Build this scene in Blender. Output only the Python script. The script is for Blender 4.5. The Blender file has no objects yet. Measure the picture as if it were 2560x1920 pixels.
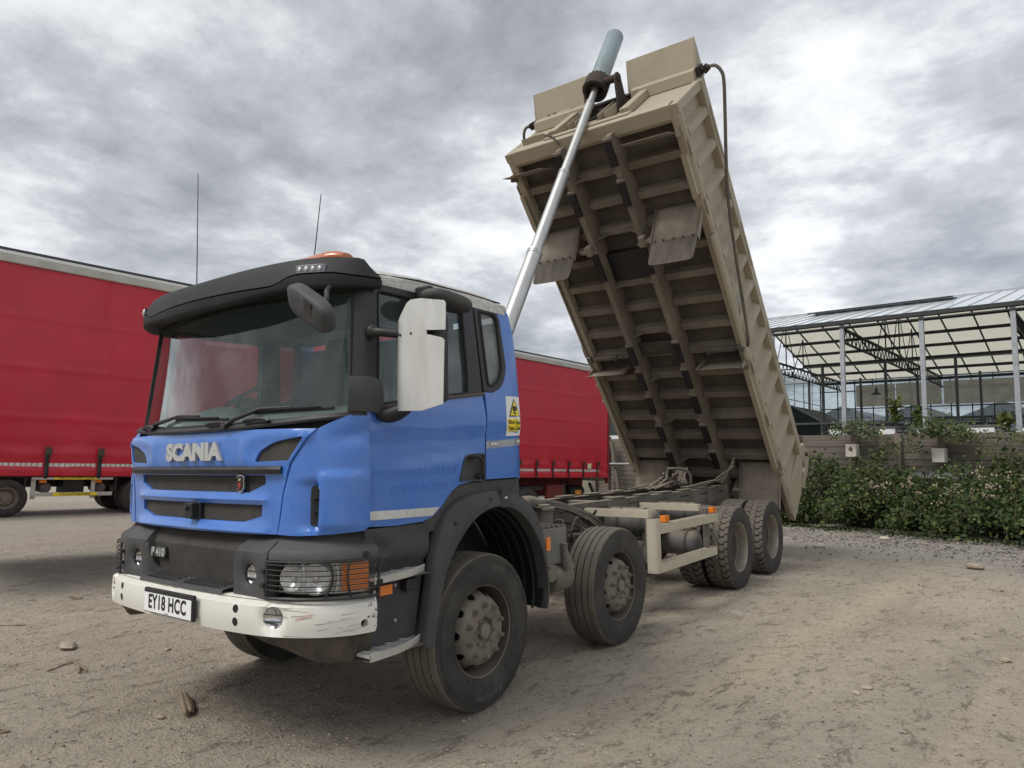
import bpy, bmesh, math, random
import numpy as np
from mathutils import Vector, Matrix, Euler, noise
from mathutils.geometry import delaunay_2d_cdt
random.seed(7)
rng = np.random.default_rng(7)
scene = bpy.context.scene
col = scene.collection
R = math.radians
# ---------------------------------------------------------------- camera
cam_data = bpy.data.cameras.new('camera')
cam = bpy.data.objects.new('camera', cam_data)
col.objects.link(cam)
cam_data.sensor_width = 36.0
cam_data.lens = 24.53
cam_data.clip_start = 0.1
cam_data.clip_end = 3000
cam.matrix_world = Matrix(((0.743733, 0.058112, 0.665946, 0.0),
                           (0.668116, -0.09735, -0.737661, 0.0),
                           (0.021963, 0.993552, -0.111228, 1.655),
                           (0, 0, 0, 1)))
scene.camera = cam
# ---------------------------------------------------------------- world: overcast sky
world = bpy.data.worlds.new('World')
scene.world = world
world.use_nodes = True
SUN_EL, SUN_AZ = R(50), R(196)        # azimuth measured like the sky's sun_rotation


def node(nt, kind, **kw):
    n = nt.nodes.new(kind)
    for k, v in kw.items():
        if k.startswith('i_'):
            key = k[2:]
            n.inputs[int(key) if key.isdigit() else key.replace('_', ' ')].default_value = v
        else:
            setattr(n, k, v)
    return n


def build_world():
    nt = world.node_tree
    nt.nodes.clear()
    L = nt.links.new
    out = node(nt, 'ShaderNodeOutputWorld')
    bg = node(nt, 'ShaderNodeBackground')
    sky = node(nt, 'ShaderNodeTexSky', sky_type='NISHITA', sun_disc=False, sun_elevation=SUN_EL,
               sun_rotation=SUN_AZ, altitude=50, air_density=1.0, dust_density=2.0, ozone_density=1.0)
    tc = node(nt, 'ShaderNodeTexCoord')
    sep = node(nt, 'ShaderNodeSeparateXYZ')
    L(tc.outputs['Generated'], sep.inputs[0])
    # project the direction on a flat cloud deck so that clouds crowd towards the horizon
    za = node(nt, 'ShaderNodeMath', operation='MAXIMUM', i_1=0.0)
    L(sep.outputs['Z'], za.inputs[0])
    zb = node(nt, 'ShaderNodeMath', operation='ADD', i_1=0.18)
    L(za.outputs[0], zb.inputs[0])
    dx = node(nt, 'ShaderNodeMath', operation='DIVIDE')
    dy = node(nt, 'ShaderNodeMath', operation='DIVIDE')
    L(sep.outputs['X'], dx.inputs[0]); L(zb.outputs[0], dx.inputs[1])
    L(sep.outputs['Y'], dy.inputs[0]); L(zb.outputs[0], dy.inputs[1])
    cmb = node(nt, 'ShaderNodeCombineXYZ', i_Z=CLOUD_SEED)
    L(dx.outputs[0], cmb.inputs[0]); L(dy.outputs[0], cmb.inputs[1])
    # large banks of cloud
    n1 = node(nt, 'ShaderNodeTexNoise', i_Scale=0.62, i_Detail=7.0, i_Roughness=0.50, i_Distortion=0.25)
    n2 = node(nt, 'ShaderNodeTexNoise', i_Scale=1.9, i_Detail=12.0, i_Roughness=0.60, i_Distortion=0.18)
    n3 = node(nt, 'ShaderNodeTexNoise', i_Scale=4.6, i_Detail=10.0, i_Roughness=0.64, i_Distortion=0.1)
    for n in (n1, n2, n3):
        L(cmb.outputs[0], n.inputs['Vector'])
    m1 = node(nt, 'ShaderNodeMath', operation='MULTIPLY', i_1=0.46)
    L(n1.outputs['Fac'], m1.inputs[0])
    m2 = node(nt, 'ShaderNodeMath', operation='MULTIPLY_ADD', i_1=0.37)
    L(n2.outputs['Fac'], m2.inputs[0]); L(m1.outputs[0], m2.inputs[2])
    m3 = node(nt, 'ShaderNodeMath', operation='MULTIPLY_ADD', i_1=0.17)
    L(n3.outputs['Fac'], m3.inputs[0]); L(m2.outputs[0], m3.inputs[2])
    ramp = node(nt, 'ShaderNodeValToRGB')
    cr = ramp.color_ramp
    cr.elements[0].position = 0.385
    cr.elements[0].color = (0.180, 0.190, 0.210, 1)
    cr.elements[1].position = 0.60
    cr.elements[1].color = (0.66, 0.67, 0.68, 1)
    for p, c in ((0.44, (0.25, 0.262, 0.284, 1)), (0.495, (0.35, 0.362, 0.382, 1)), (0.535, (0.49, 0.503, 0.518, 1))):
        e = cr.elements.new(p)
        e.color = c
    L(m3.outputs[0], ramp.inputs[0])
    # cloud brightened towards the lower right of the view
    nrm = node(nt, 'ShaderNodeVectorMath', operation='DOT_PRODUCT')
    L(tc.outputs['Generated'], nrm.inputs[0])
    nrm.inputs[1].default_value = (0.42, 0.55, -0.72)
    mr = node(nt, 'ShaderNodeMapRange', i_1=-0.75, i_2=0.5, i_3=0.88, i_4=1.20)
    L(nrm.outputs['Value'], mr.inputs[0])
    mul = node(nt, 'ShaderNodeVectorMath', operation='SCALE')
    L(ramp.outputs[0], mul.inputs[0]); L(mr.outputs[0], mul.inputs['Scale'])
    skm = node(nt, 'ShaderNodeVectorMath', operation='SCALE', i_Scale=0.10)
    L(sky.outputs[0], skm.inputs[0])
    mix = node(nt, 'ShaderNodeMix', data_type='RGBA')
    mix.inputs[0].default_value = 0.94
    L(skm.outputs[0], mix.inputs[6]); L(mul.outputs[0], mix.inputs[7])
    L(mix.outputs[2], bg.inputs[0])
    bg.inputs[1].default_value = 1.07
    L(bg.outputs[0], out.inputs[0])


CLOUD_SEED = 3.7
build_world()
sun_data = bpy.data.lights.new('sun', 'SUN')
sun_data.energy = 1.5
sun_data.angle = R(24)
sun_data.color = (1.0, 0.96, 0.9)
sun = bpy.data.objects.new('sun', sun_data)
col.objects.link(sun)
sd = Vector((math.sin(SUN_AZ) * math.cos(SUN_EL), math.cos(SUN_AZ) * math.cos(SUN_EL), math.sin(SUN_EL)))
sun.rotation_euler = sd.to_track_quat('Z', 'Y').to_euler()
sun.location = sd * 60
vs = scene.view_settings
vs.view_transform = 'Standard'
vs.look = 'None'
vs.exposure = 0.70
vs.gamma = 1.0
vs.use_curve_mapping = False
scene.cycles.max_bounces = 8
scene.cycles.transparent_max_bounces = 16
scene.cycles.use_denoising = True

# ---------------------------------------------------------------- materials
MATS = {}


def mat(name, base, rough=0.6, metal=0.0, var=0.0, vscale=6.0, bump=0.0, bscale=60.0, dust=None, damt=0.0,
        dscale=3.0, up=0.0, coat=0.0, spec=0.5, stretch=None, trans=0.0, alpha=1.0, spots=None):
    """Principled material in object space: colour variation, fine bump, a dust / rust layer by noise and on
    upward faces.  spots = (colour, scale, threshold) adds chips or specks."""
    if name in MATS:
        return MATS[name]
    m = bpy.data.materials.new(name)
    m.use_nodes = True
    nt = m.node_tree
    L = nt.links.new
    p = nt.nodes['Principled BSDF']
    p.inputs['Base Color'].default_value = (*base, 1)
    p.inputs['Roughness'].default_value = rough
    p.inputs['Metallic'].default_value = metal
    p.inputs['Specular IOR Level'].default_value = spec
    if coat:
        p.inputs['Coat Weight'].default_value = coat
        p.inputs['Coat Roughness'].default_value = 0.12
    if alpha < 1:
        p.inputs['Alpha'].default_value = alpha
    tc = node(nt, 'ShaderNodeTexCoord')
    mp = node(nt, 'ShaderNodeMapping')
    L(tc.outputs['Object'], mp.inputs[0])
    if stretch:
        mp.inputs['Scale'].default_value = stretch
    csock = None
    if var:
        n = node(nt, 'ShaderNodeTexNoise', i_Scale=vscale, i_Detail=6.0, i_Roughness=0.6)
        L(mp.outputs[0], n.inputs['Vector'])
        mr = node(nt, 'ShaderNodeMapRange', i_1=0.3, i_2=0.7, i_3=1 - var, i_4=1 + var)
        L(n.outputs['Fac'], mr.inputs[0])
        sc = node(nt, 'ShaderNodeVectorMath', operation='SCALE')
        sc.inputs[0].default_value = base
        L(mr.outputs[0], sc.inputs['Scale'])
        csock = sc.outputs[0]
    rsock = None
    if dust:
        n = node(nt, 'ShaderNodeTexNoise', i_Scale=dscale, i_Detail=9.0, i_Roughness=0.68)
        L(mp.outputs[0], n.inputs['Vector'])
        mr = node(nt, 'ShaderNodeMapRange', i_1=0.38, i_2=0.68, i_3=0.0, i_4=damt)
        L(n.outputs['Fac'], mr.inputs[0])
        fac = mr.outputs[0]
        if up:
            ge = node(nt, 'ShaderNodeNewGeometry')
            sp = node(nt, 'ShaderNodeSeparateXYZ')
            L(ge.outputs['Normal'], sp.inputs[0])
            mu = node(nt, 'ShaderNodeMapRange', i_1=0.25, i_2=0.9, i_3=0.0, i_4=up)
            L(sp.outputs['Z'], mu.inputs[0])
            ad = node(nt, 'ShaderNodeMath', operation='ADD', use_clamp=True)
            L(fac, ad.inputs[0]); L(mu.outputs[0], ad.inputs[1])
            fac = ad.outputs[0]
        mx = node(nt, 'ShaderNodeMix', data_type='RGBA')
        L(fac, mx.inputs[0])
        if csock:
            L(csock, mx.inputs[6])
        else:
            mx.inputs[6].default_value = (*base, 1)
        mx.inputs[7].default_value = (*dust, 1)
        csock = mx.outputs[2]
        rr = node(nt, 'ShaderNodeMapRange', i_1=0.0, i_2=1.0, i_3=rough, i_4=0.92)
        L(fac, rr.inputs[0])
        rsock = rr.outputs[0]
    if spots:
        n = node(nt, 'ShaderNodeTexNoise', i_Scale=spots[1], i_Detail=4.0, i_Roughness=0.75)
        L(tc.outputs['Object'], n.inputs['Vector'])
        gt = node(nt, 'ShaderNodeMapRange', i_1=spots[2], i_2=spots[2] + 0.02, i_3=0.0, i_4=1.0)
        L(n.outputs['Fac'], gt.inputs[0])
        mx = node(nt, 'ShaderNodeMix', data_type='RGBA')
        L(gt.outputs[0], mx.inputs[0])
        if csock:
            L(csock, mx.inputs[6])
        else:
            mx.inputs[6].default_value = (*base, 1)
        mx.inputs[7].default_value = (*spots[0], 1)
        csock = mx.outputs[2]
    if csock:
        L(csock, p.inputs['Base Color'])
    if rsock:
        L(rsock, p.inputs['Roughness'])
    if bump:
        n = node(nt, 'ShaderNodeTexNoise', i_Scale=bscale, i_Detail=5.0, i_Roughness=0.6)
        L(mp.outputs[0], n.inputs['Vector'])
        b = node(nt, 'ShaderNodeBump', i_Strength=min(1.0, bump), i_Distance=0.01 if bump <= 1 else 0.01 * bump)
        L(n.outputs['Fac'], b.inputs['Height'])
        L(b.outputs[0], p.inputs['Normal'])
    if trans:
        tr = node(nt, 'ShaderNodeBsdfTranslucent')
        tr.inputs[0].default_value = (*base, 1)
        if csock:
            L(csock, tr.inputs[0])
        ms = node(nt, 'ShaderNodeMixShader', i_0=trans)
        out = nt.nodes['Material Output']
        L(p.outputs[0], ms.inputs[1]); L(tr.outputs[0], ms.inputs[2]); L(ms.outputs[0], out.inputs[0])
    MATS[name] = m
    return m


def glass_mat(name, tint, rough=0.02, clear=0.8, ior=1.45, dirt=0.0, film=(0.32, 0.34, 0.33)):
    """thin glazing: fresnel mirror over a tinted see-through pane, with optional pale film: dirt and painted sky sheen"""
    if name in MATS:
        return MATS[name]
    m = bpy.data.materials.new(name)
    m.use_nodes = True
    nt = m.node_tree
    nt.nodes.clear()
    L = nt.links.new
    out = node(nt, 'ShaderNodeOutputMaterial')
    tr = node(nt, 'ShaderNodeBsdfTransparent')
    tr.inputs[0].default_value = (*[clear * t for t in tint], 1)
    gl = node(nt, 'ShaderNodeBsdfGlossy', i_Roughness=rough)
    gl.inputs[0].default_value = (1, 1, 1, 1)
    # Schlick reflectance, the same from both faces of the sheet
    r0 = ((ior - 1) / (ior + 1)) ** 2
    lw = node(nt, 'ShaderNodeLayerWeight', i_Blend=0.5)
    pw = node(nt, 'ShaderNodeMath', operation='POWER', i_1=5.0)
    L(lw.outputs['Facing'], pw.inputs[0])
    fr = node(nt, 'ShaderNodeMath', operation='MULTIPLY_ADD', i_1=1 - r0, i_2=r0)
    L(pw.outputs[0], fr.inputs[0])
    ms = node(nt, 'ShaderNodeMixShader')
    L(fr.outputs[0], ms.inputs[0]); L(tr.outputs[0], ms.inputs[1]); L(gl.outputs[0], ms.inputs[2])
    last = ms
    if dirt:
        ge = node(nt, 'ShaderNodeNewGeometry')
        inv = node(nt, 'ShaderNodeMath', operation='SUBTRACT', i_0=1.0)
        L(ge.outputs['Backfacing'], inv.inputs[1])
        tc = node(nt, 'ShaderNodeTexCoord')
        n = node(nt, 'ShaderNodeTexNoise', i_Scale=2.2, i_Detail=7.0, i_Roughness=0.65)
        L(tc.outputs['Object'], n.inputs['Vector'])
        mr = node(nt, 'ShaderNodeMapRange', i_1=0.35, i_2=0.75, i_3=dirt * 0.35, i_4=dirt)
        L(n.outputs['Fac'], mr.inputs[0])
        df = node(nt, 'ShaderNodeBsdfDiffuse')
        df.inputs[0].default_value = (*film, 1)
        m2 = node(nt, 'ShaderNodeMixShader')
        one = node(nt, 'ShaderNodeMath', operation='MULTIPLY')     # the film lies on one face of the pane only
        L(mr.outputs[0], one.inputs[0]); L(inv.outputs[0], one.inputs[1])
        L(one.outputs[0], m2.inputs[0]); L(ms.outputs[0], m2.inputs[1]); L(df.outputs[0], m2.inputs[2])
        last = m2
    L(last.outputs[0], out.inputs[0])
    MATS[name] = m
    return m


DUST = (0.27, 0.225, 0.17)
M_BLUE = mat('blue_paint', (0.040, 0.162, 0.545), 0.30, var=0.05, vscale=2.5, dust=(0.30, 0.33, 0.42), damt=0.12, dscale=9, coat=0.7, spots=((0.10, 0.12, 0.2), 55, 0.745))
M_WHITE = mat('white_cab_paint', (0.56, 0.55, 0.51), 0.4, var=0.07, vscale=5, dust=(0.20, 0.17, 0.13), damt=0.5, dscale=26, coat=0.2)
M_BUMP = mat('white_bumper_paint', (0.74, 0.73, 0.67), 0.38, var=0.05, vscale=3, dust=(0.33, 0.29, 0.22), damt=0.2, dscale=6, coat=0.25, spots=((0.05, 0.045, 0.04), 42, 0.735))
M_PLAST = mat('dark_grey_plastic', (0.040, 0.042, 0.046), 0.62, var=0.16, vscale=5, bump=0.12, bscale=420, dust=(0.16, 0.14, 0.115), damt=0.28, dscale=4)
M_VISOR = mat('visor_plastic', (0.011, 0.012, 0.014), 0.6, var=0.15, vscale=5, bump=0.08, bscale=400, spec=0.35, dust=(0.07, 0.065, 0.06), damt=0.16, dscale=5)
M_BLACK = mat('black_trim', (0.012, 0.0125, 0.014), 0.5, var=0.2, vscale=8, bump=0.05, bscale=300, dust=(0.12, 0.105, 0.085), damt=0.12, dscale=5)
M_PILLAR = mat('black_pillar_paint', (0.016, 0.017, 0.02), 0.42, var=0.15, vscale=6, dust=(0.10, 0.09, 0.08), damt=0.14, dscale=8)
M_RUBBER = mat('dark_rubber', (0.016, 0.016, 0.016), 0.75, var=0.2, vscale=10, bump=0.1, bscale=150)
M_MESHG = mat('brown_grille_mesh', (0.055, 0.05, 0.044), 0.7, var=0.18, vscale=7, dust=(0.16, 0.135, 0.105), damt=0.5, dscale=5)
M_ALU = mat('dull_aluminium', (0.66, 0.66, 0.64), 0.42, 0.6, var=0.10, vscale=5, bump=0.06, bscale=50, stretch=(1, 1, 0.25), dust=(0.36, 0.34, 0.30), damt=0.4, dscale=6)
M_CHROME = mat('bright_metal', (0.72, 0.72, 0.72), 0.14, 1.0, var=0.05)
M_RAM = mat('ram_chrome', (0.50, 0.505, 0.50), 0.42, 0.9, var=0.08, vscale=10, dust=(0.35, 0.33, 0.3), damt=0.28, dscale=9, stretch=(1, 1, 0.3))
M_RAMC = mat('blue_grey_ram_cover', (0.20, 0.26, 0.28), 0.36, 0.15, var=0.2, vscale=4, dust=(0.30, 0.30, 0.28), damt=0.35, dscale=5, stretch=(1, 1, 0.3))
M_BODY = mat('beige_body_paint', (0.37, 0.325, 0.242), 0.5, var=0.09, vscale=3, dust=(0.24, 0.20, 0.145), damt=0.55, dscale=3.0, bump=0.10, bscale=9, stretch=(1, 1, 0.4), spots=((0.13, 0.08, 0.045), 26, 0.725))
M_UNDER = mat('dusty_underbody', (0.200, 0.172, 0.136), 0.85, var=0.22, vscale=3, dust=(0.13, 0.105, 0.078), damt=0.6, dscale=3.5, bump=0.2, bscale=60)
M_FLOORU = mat('brown_floor_underside', (0.112, 0.095, 0.077), 0.9, var=0.25, vscale=2.5, dust=(0.05, 0.04, 0.03), damt=0.6, dscale=2, bump=0.2, bscale=50)
M_FLAP = mat('dusty_mudguard', (0.25, 0.215, 0.17), 0.85, var=0.16, vscale=6, dust=(0.09, 0.075, 0.06), damt=0.4, dscale=5, bump=0.15, bscale=60, spots=((0.05, 0.04, 0.032), 22, 0.70))
M_PAD = mat('black_bearer_pad', (0.008, 0.008, 0.009), 0.6)
M_CHAS = mat('dusty_chassis_grey', (0.10, 0.092, 0.08), 0.82, var=0.2, vscale=5, dust=DUST, damt=0.5, dscale=3, up=0.75, bump=0.12, bscale=70)
M_CHASD = mat('dark_running_gear', (0.035, 0.031, 0.027), 0.85, var=0.25, vscale=6, dust=(0.14, 0.115, 0.085), damt=0.5, dscale=4, up=0.5, bump=0.2, bscale=60)
M_TANK = mat('grey_air_tank', (0.052, 0.058, 0.064), 0.6, var=0.15, vscale=5, dust=DUST, damt=0.4, dscale=3.5, up=0.6)
M_GUARD = mat('cream_side_guard', (0.50, 0.46, 0.36), 0.55, var=0.1, vscale=5, dust=(0.27, 0.225, 0.165), damt=0.55, dscale=5, up=0.6)
M_TYRE = mat('tyre_rubber', (0.024, 0.0235, 0.023), 0.78, var=0.2, vscale=6, dust=(0.12, 0.105, 0.085), damt=0.4, dscale=5, bump=0.08, bscale=160)
M_TREAD = mat('dusty_tread', (0.115, 0.102, 0.084), 0.9, var=0.2, vscale=7, dust=(0.18, 0.152, 0.115), damt=0.6, dscale=4, bump=0.2, bscale=120)
M_RIM = mat('dusty_steel_rim', (0.17, 0.152, 0.122), 0.72, 0.1, var=0.2, vscale=8, dust=(0.24, 0.20, 0.15), damt=0.6, dscale=5, bump=0.15, bscale=90)
M_RIMR = mat('silver_rear_rim', (0.36, 0.335, 0.285), 0.42, 0.55, var=0.2, vscale=7, dust=(0.26, 0.215, 0.155), damt=0.6, dscale=4)
M_ORANGE = mat('orange_lens', (0.80, 0.22, 0.02), 0.18, coat=0.6)
M_AMBER = mat('amber_beacon', (0.42, 0.115, 0.03), 0.25, coat=0.5)
M_LENS = glass_mat('clear_lens', (1, 1, 1), 0.01, 0.95, 1.5)
M_GLASS = glass_mat('cab_glass', (0.88, 0.95, 0.93), 0.012, 0.97, 1.48, dirt=0.07, film=(0.24, 0.31, 0.30))  # teal film paints in some of the sky's reflection
M_SGLASS = glass_mat('side_glass', (0.84, 0.93, 0.92), 0.015, 0.92, 1.55, dirt=0.22, film=(0.24, 0.29, 0.29))  # film tint stands in for grey-green sky mirrored in the side panes
M_QGLASS = glass_mat('quarter_glass', (0.8, 0.85, 0.85), 0.03, 0.8, 1.5, dirt=0.8, film=(0.33, 0.35, 0.345))  # dense pale film painted as the bright sky reflection
M_SILVER = mat('silver_letter', (0.50, 0.50, 0.49), 0.4, 0.35)
M_PLATE = mat('plate_white', (0.82, 0.83, 0.82), 0.35)
M_INK = mat('black_ink', (0.012, 0.012, 0.013), 0.5)
M_YELLOW = mat('sign_yellow', (0.86, 0.68, 0.02), 0.4)
M_STICK = mat('sticker_white', (0.76, 0.77, 0.74), 0.4)
M_REFL = mat('reflective_tape', (0.60, 0.62, 0.60), 0.45, var=0.12, vscale=30, dust=(0.35, 0.33, 0.28), damt=0.3)
M_INTER = mat('cab_interior_grey', (0.085, 0.09, 0.088), 0.8, var=0.1)
M_SEAT = mat('seat_cloth', (0.03, 0.034, 0.038), 0.9)


# ---------------------------------------------------------------- mesh helpers
class MB:
    """collects geometry that becomes one mesh object"""

    def __init__(s):
        s.v, s.f, s.m = [], [], []

    def add(s, verts, faces, mi=0):
        o = len(s.v)
        s.v.extend([tuple(p) for p in verts])
        s.f.extend([tuple(i + o for i in f) for f in faces])
        s.m.extend([mi] * len(faces))
        return s

    def box(s, c, size, rot=None, mi=0):
        h = [d / 2 for d in size]
        vs_ = [Vector((x, y, z)) for x in (-h[0], h[0]) for y in (-h[1], h[1]) for z in (-h[2], h[2])]
        if rot is not None:
            vs_ = [rot @ p for p in vs_]
        c = Vector(c)
        return s.add([p + c for p in vs_], [(0, 1, 3, 2), (4, 6, 7, 5), (0, 4, 5, 1), (2, 3, 7, 6), (0, 2, 6, 4), (1, 5, 7, 3)], mi)

    def bx(s, x0, x1, y0, y1, z0, z1, mi=0):
        return s.box(((x0 + x1) / 2, (y0 + y1) / 2, (z0 + z1) / 2), (abs(x1 - x0), abs(y1 - y0), abs(z1 - z0)), None, mi)

    def bar(s, p0, p1, w, h, up=(0, 0, 1), mi=0):
        p0, p1 = Vector(p0), Vector(p1)
        d = (p1 - p0)
        ln = d.length
        d.normalize()
        up = Vector(up)
        sd_ = d.cross(up)
        if sd_.length < 1e-4:
            sd_ = d.cross(Vector((1, 0, 0)))
        sd_.normalize()
        u2 = sd_.cross(d)
        rot = Matrix((sd_, d, u2)).transposed()
        return s.box((p0 + p1) / 2, (w, ln, h), rot, mi)

    def cyl(s, p0, p1, r0, r1=None, n=16, caps=True, mi=0):
        r1 = r0 if r1 is None else r1
        p0, p1 = Vector(p0), Vector(p1)
        d = (p1 - p0).normalized()
        a = d.orthogonal().normalized()
        b = d.cross(a)
        vs_ = []
        for p, r in ((p0, r0), (p1, r1)):
            for i in range(n):
                t = 2 * math.pi * i / n
                vs_.append(p + (a * math.cos(t) + b * math.sin(t)) * r)
        fs = [(i, (i + 1) % n, n + (i + 1) % n, n + i) for i in range(n)]
        if caps:
            fs += [tuple(range(n - 1, -1, -1)), tuple(range(n, 2 * n))]
        return s.add(vs_, fs, mi)

    def tube(s, pts, r, n=8, mi=0, caps=True):
        pts = [Vector(p) for p in pts]
        k = len(pts)
        rs = r if isinstance(r, (list, tuple)) else [r] * k
        d0 = (pts[1] - pts[0]).normalized()
        a = d0.orthogonal().normalized()
        vs_ = []
        for i, p in enumerate(pts):
            d = (pts[min(i + 1, k - 1)] - pts[max(i - 1, 0)]).normalized()
            a = (a - d * a.dot(d))
            if a.length < 1e-5:
                a = d.orthogonal()
            a.normalize()
            b = d.cross(a)
            for j in range(n):
                t = 2 * math.pi * j / n
                vs_.append(p + (a * math.cos(t) + b * math.sin(t)) * rs[i])
        fs = []
        for i in range(k - 1):
            for j in range(n):
                fs.append((i * n + j, i * n + (j + 1) % n, (i + 1) * n + (j + 1) % n, (i + 1) * n + j))
        if caps:
            fs += [tuple(range(n - 1, -1, -1)), tuple(range((k - 1) * n, k * n))]
        return s.add(vs_, fs, mi)

    def prism(s, poly, f0, f1, mi=0):
        """closed solid between two images of one 2-D outline"""
        n = len(poly)
        vs_ = [f0(*p) for p in poly] + [f1(*p) for p in poly]
        fs = [tuple(range(n - 1, -1, -1)), tuple(range(n, 2 * n))]
        fs += [(i, (i + 1) % n, n + (i + 1) % n, n + i) for i in range(n)]
        return s.add(vs_, fs, mi)

    def px(s, poly, x0, x1, mi=0):      # outline in (y, z)
        return s.prism(poly, lambda a, b: (x0, a, b), lambda a, b: (x1, a, b), mi)

    def py(s, poly, y0, y1, mi=0):      # outline in (x, z)
        return s.prism(poly, lambda a, b: (a, y0, b), lambda a, b: (a, y1, b), mi)

    def pz(s, poly, z0, z1, mi=0):      # outline in (x, y)
        return s.prism(poly, lambda a, b: (a, b, z0), lambda a, b: (a, b, z1), mi)

    def lathe(s, prof, o, axis, n=48, mi=0):
        """prof: (radius, offset along axis)"""
        o, axis = Vector(o), Vector(axis).normalized()
        a = axis.orthogonal().normalized()
        b = axis.cross(a)
        k = len(prof)
        vs_ = []
        for i in range(n):
            t = 2 * math.pi * i / n
            e = a * math.cos(t) + b * math.sin(t)
            for r, h in prof:
                vs_.append(o + e * r + axis * h)
        fs = []
        for i in range(n):
            j = (i + 1) % n
            for q in range(k - 1):
                fs.append((i * k + q, j * k + q, j * k + q + 1, i * k + q + 1))
        return s.add(vs_, fs, mi)

    def grid(s, P, cu=False, cv=False, mi=0):
        P = np.asarray(P, float)
        nu, nv = P.shape[:2]
        fs = []
        for i in range(nu if cu else nu - 1):
            for j in range(nv if cv else nv - 1):
                a, b = i, (i + 1) % nu
                c, d = j, (j + 1) % nv
                fs.append((a * nv + c, b * nv + c, b * nv + d, a * nv + d))
        return s.add(P.reshape(-1, 3).tolist(), fs, mi)

    def sphere(s, c, r, n=12, m=8, sc=(1, 1, 1), mi=0):
        c = Vector(c)
        P = np.zeros((m + 1, n, 3))
        for i in range(m + 1):
            th = math.pi * i / m
            for j in range(n):
                ph = 2 * math.pi * j / n
                P[i, j] = (c.x + r * sc[0] * math.sin(th) * math.cos(ph), c.y + r * sc[1] * math.sin(th) * math.sin(ph), c.z + r * sc[2] * math.cos(th))
        return s.grid(P, False, True, mi)

    def panel(s, poly, fmap, inward, grid=0.06, holes=(), mi=0, mi_back=None):
        """curved sheet with thickness: outline (and holes) in a 2-D space, mapped to 3-D by fmap; the back is moved
        by inward(u, v) (a 3-vector)"""
        def resample(lp):
            out = []
            for i in range(len(lp)):
                a, b = Vector(lp[i]), Vector(lp[(i + 1) % len(lp)])
                k = max(1, int((b - a).length / grid + 0.5))
                for q in range(k):
                    out.append(a.lerp(b, q / k))
            return out
        loops = [resample(poly)] + [resample(h) for h in holes]
        pts, edges = [], []
        for lp in loops:
            o = len(pts)
            pts += lp
            edges += [(o + i, o + (i + 1) % len(lp)) for i in range(len(lp))]
        arr = [np.array([(p.x, p.y) for p in lp]) for lp in loops]
        lo, hi = arr[0].min(0), arr[0].max(0)
        allb = np.concatenate(arr)
        gx = np.arange(lo[0] + grid * 0.5, hi[0], grid)
        gy = np.arange(lo[1] + grid * 0.5, hi[1], grid)
        for q in gx:
            for w in gy:
                if pip(q, w, arr[0]) and not any(pip(q, w, h) for h in arr[1:]) and ((allb - (q, w)) ** 2).sum(1).min() > (0.38 * grid) ** 2:
                    pts.append(Vector((q, w)))
        res = delaunay_2d_cdt(pts, edges, [], 0, 1e-6)
        V2, F2 = res[0], res[2]
        keep = []
        for f in F2:
            cx = sum(V2[i].x for i in f) / 3
            cy = sum(V2[i].y for i in f) / 3
            if pip(cx, cy, arr[0]) and not any(pip(cx, cy, h) for h in arr[1:]):
                keep.append(tuple(f))
        n = len(V2)
        front = [Vector(fmap(p.x, p.y)) for p in V2]
        back = [q + Vector(inward(p.x, p.y)) for q, p in zip(front, V2)]
        ec = {}
        for f in keep:
            for i in range(3):
                a, b = f[i], f[(i + 1) % 3]
                ec[(a, b)] = 1
        fs = list(keep) + [tuple(i + n for i in reversed(f)) for f in keep]
        walls = [(b, a, a + n, b + n) for (a, b) in ec if (b, a) not in ec]
        # orient: front should face against inward
        if keep:
            f = keep[0]
            nn = (front[f[1]] - front[f[0]]).cross(front[f[2]] - front[f[0]])
            if nn.dot(Vector(inward(V2[f[0]].x, V2[f[0]].y))) > 0:
                fs = [tuple(reversed(g)) for g in fs]
                walls = [tuple(reversed(g)) for g in walls]
        s.add(front + back, fs + walls, mi)
        return s

    def mirrored(s):
        o = MB()
        o.v = [(-x, y, z) for x, y, z in s.v]
        o.f = [tuple(reversed(f)) for f in s.f]
        o.m = list(s.m)
        return o

    def build(s, name, mats, parent=None, bevel=0.0, smooth=35, seg=2, fix=True):
        me = bpy.data.meshes.new(name)
        me.from_pydata(s.v, [], s.f)
        if not isinstance(mats, (list, tuple)):
            mats = [mats]
        for m in mats:
            me.materials.append(m)
        if len(mats) > 1:
            me.polygons.foreach_set('material_index', s.m)
        if fix:
            bm = bmesh.new()
            bm.from_mesh(me)
            bmesh.ops.recalc_face_normals(bm, faces=bm.faces)
            bm.to_mesh(me)
            bm.free()
        if smooth:
            me.polygons.foreach_set('use_smooth', [True] * len(me.polygons))
            me.set_sharp_from_angle(angle=R(smooth))
        me.update()
        o = bpy.data.objects.new(name, me)
        col.objects.link(o)
        o.parent = parent
        if bevel:
            b = o.modifiers.new('bevel', 'BEVEL')
            b.width = bevel
            b.segments = seg
            b.limit_method = 'ANGLE'
            b.angle_limit = R(40)
            b.harden_normals = True
        return o


def pip(x, y, arr):
    xs, ys = arr[:, 0], arr[:, 1]
    xj, yj = np.roll(xs, 1), np.roll(ys, 1)
    c = ((ys > y) != (yj > y)) & (x < (xj - xs) * (y - ys) / (yj - ys + 1e-30) + xs)
    return bool(c.sum() & 1)


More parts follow.
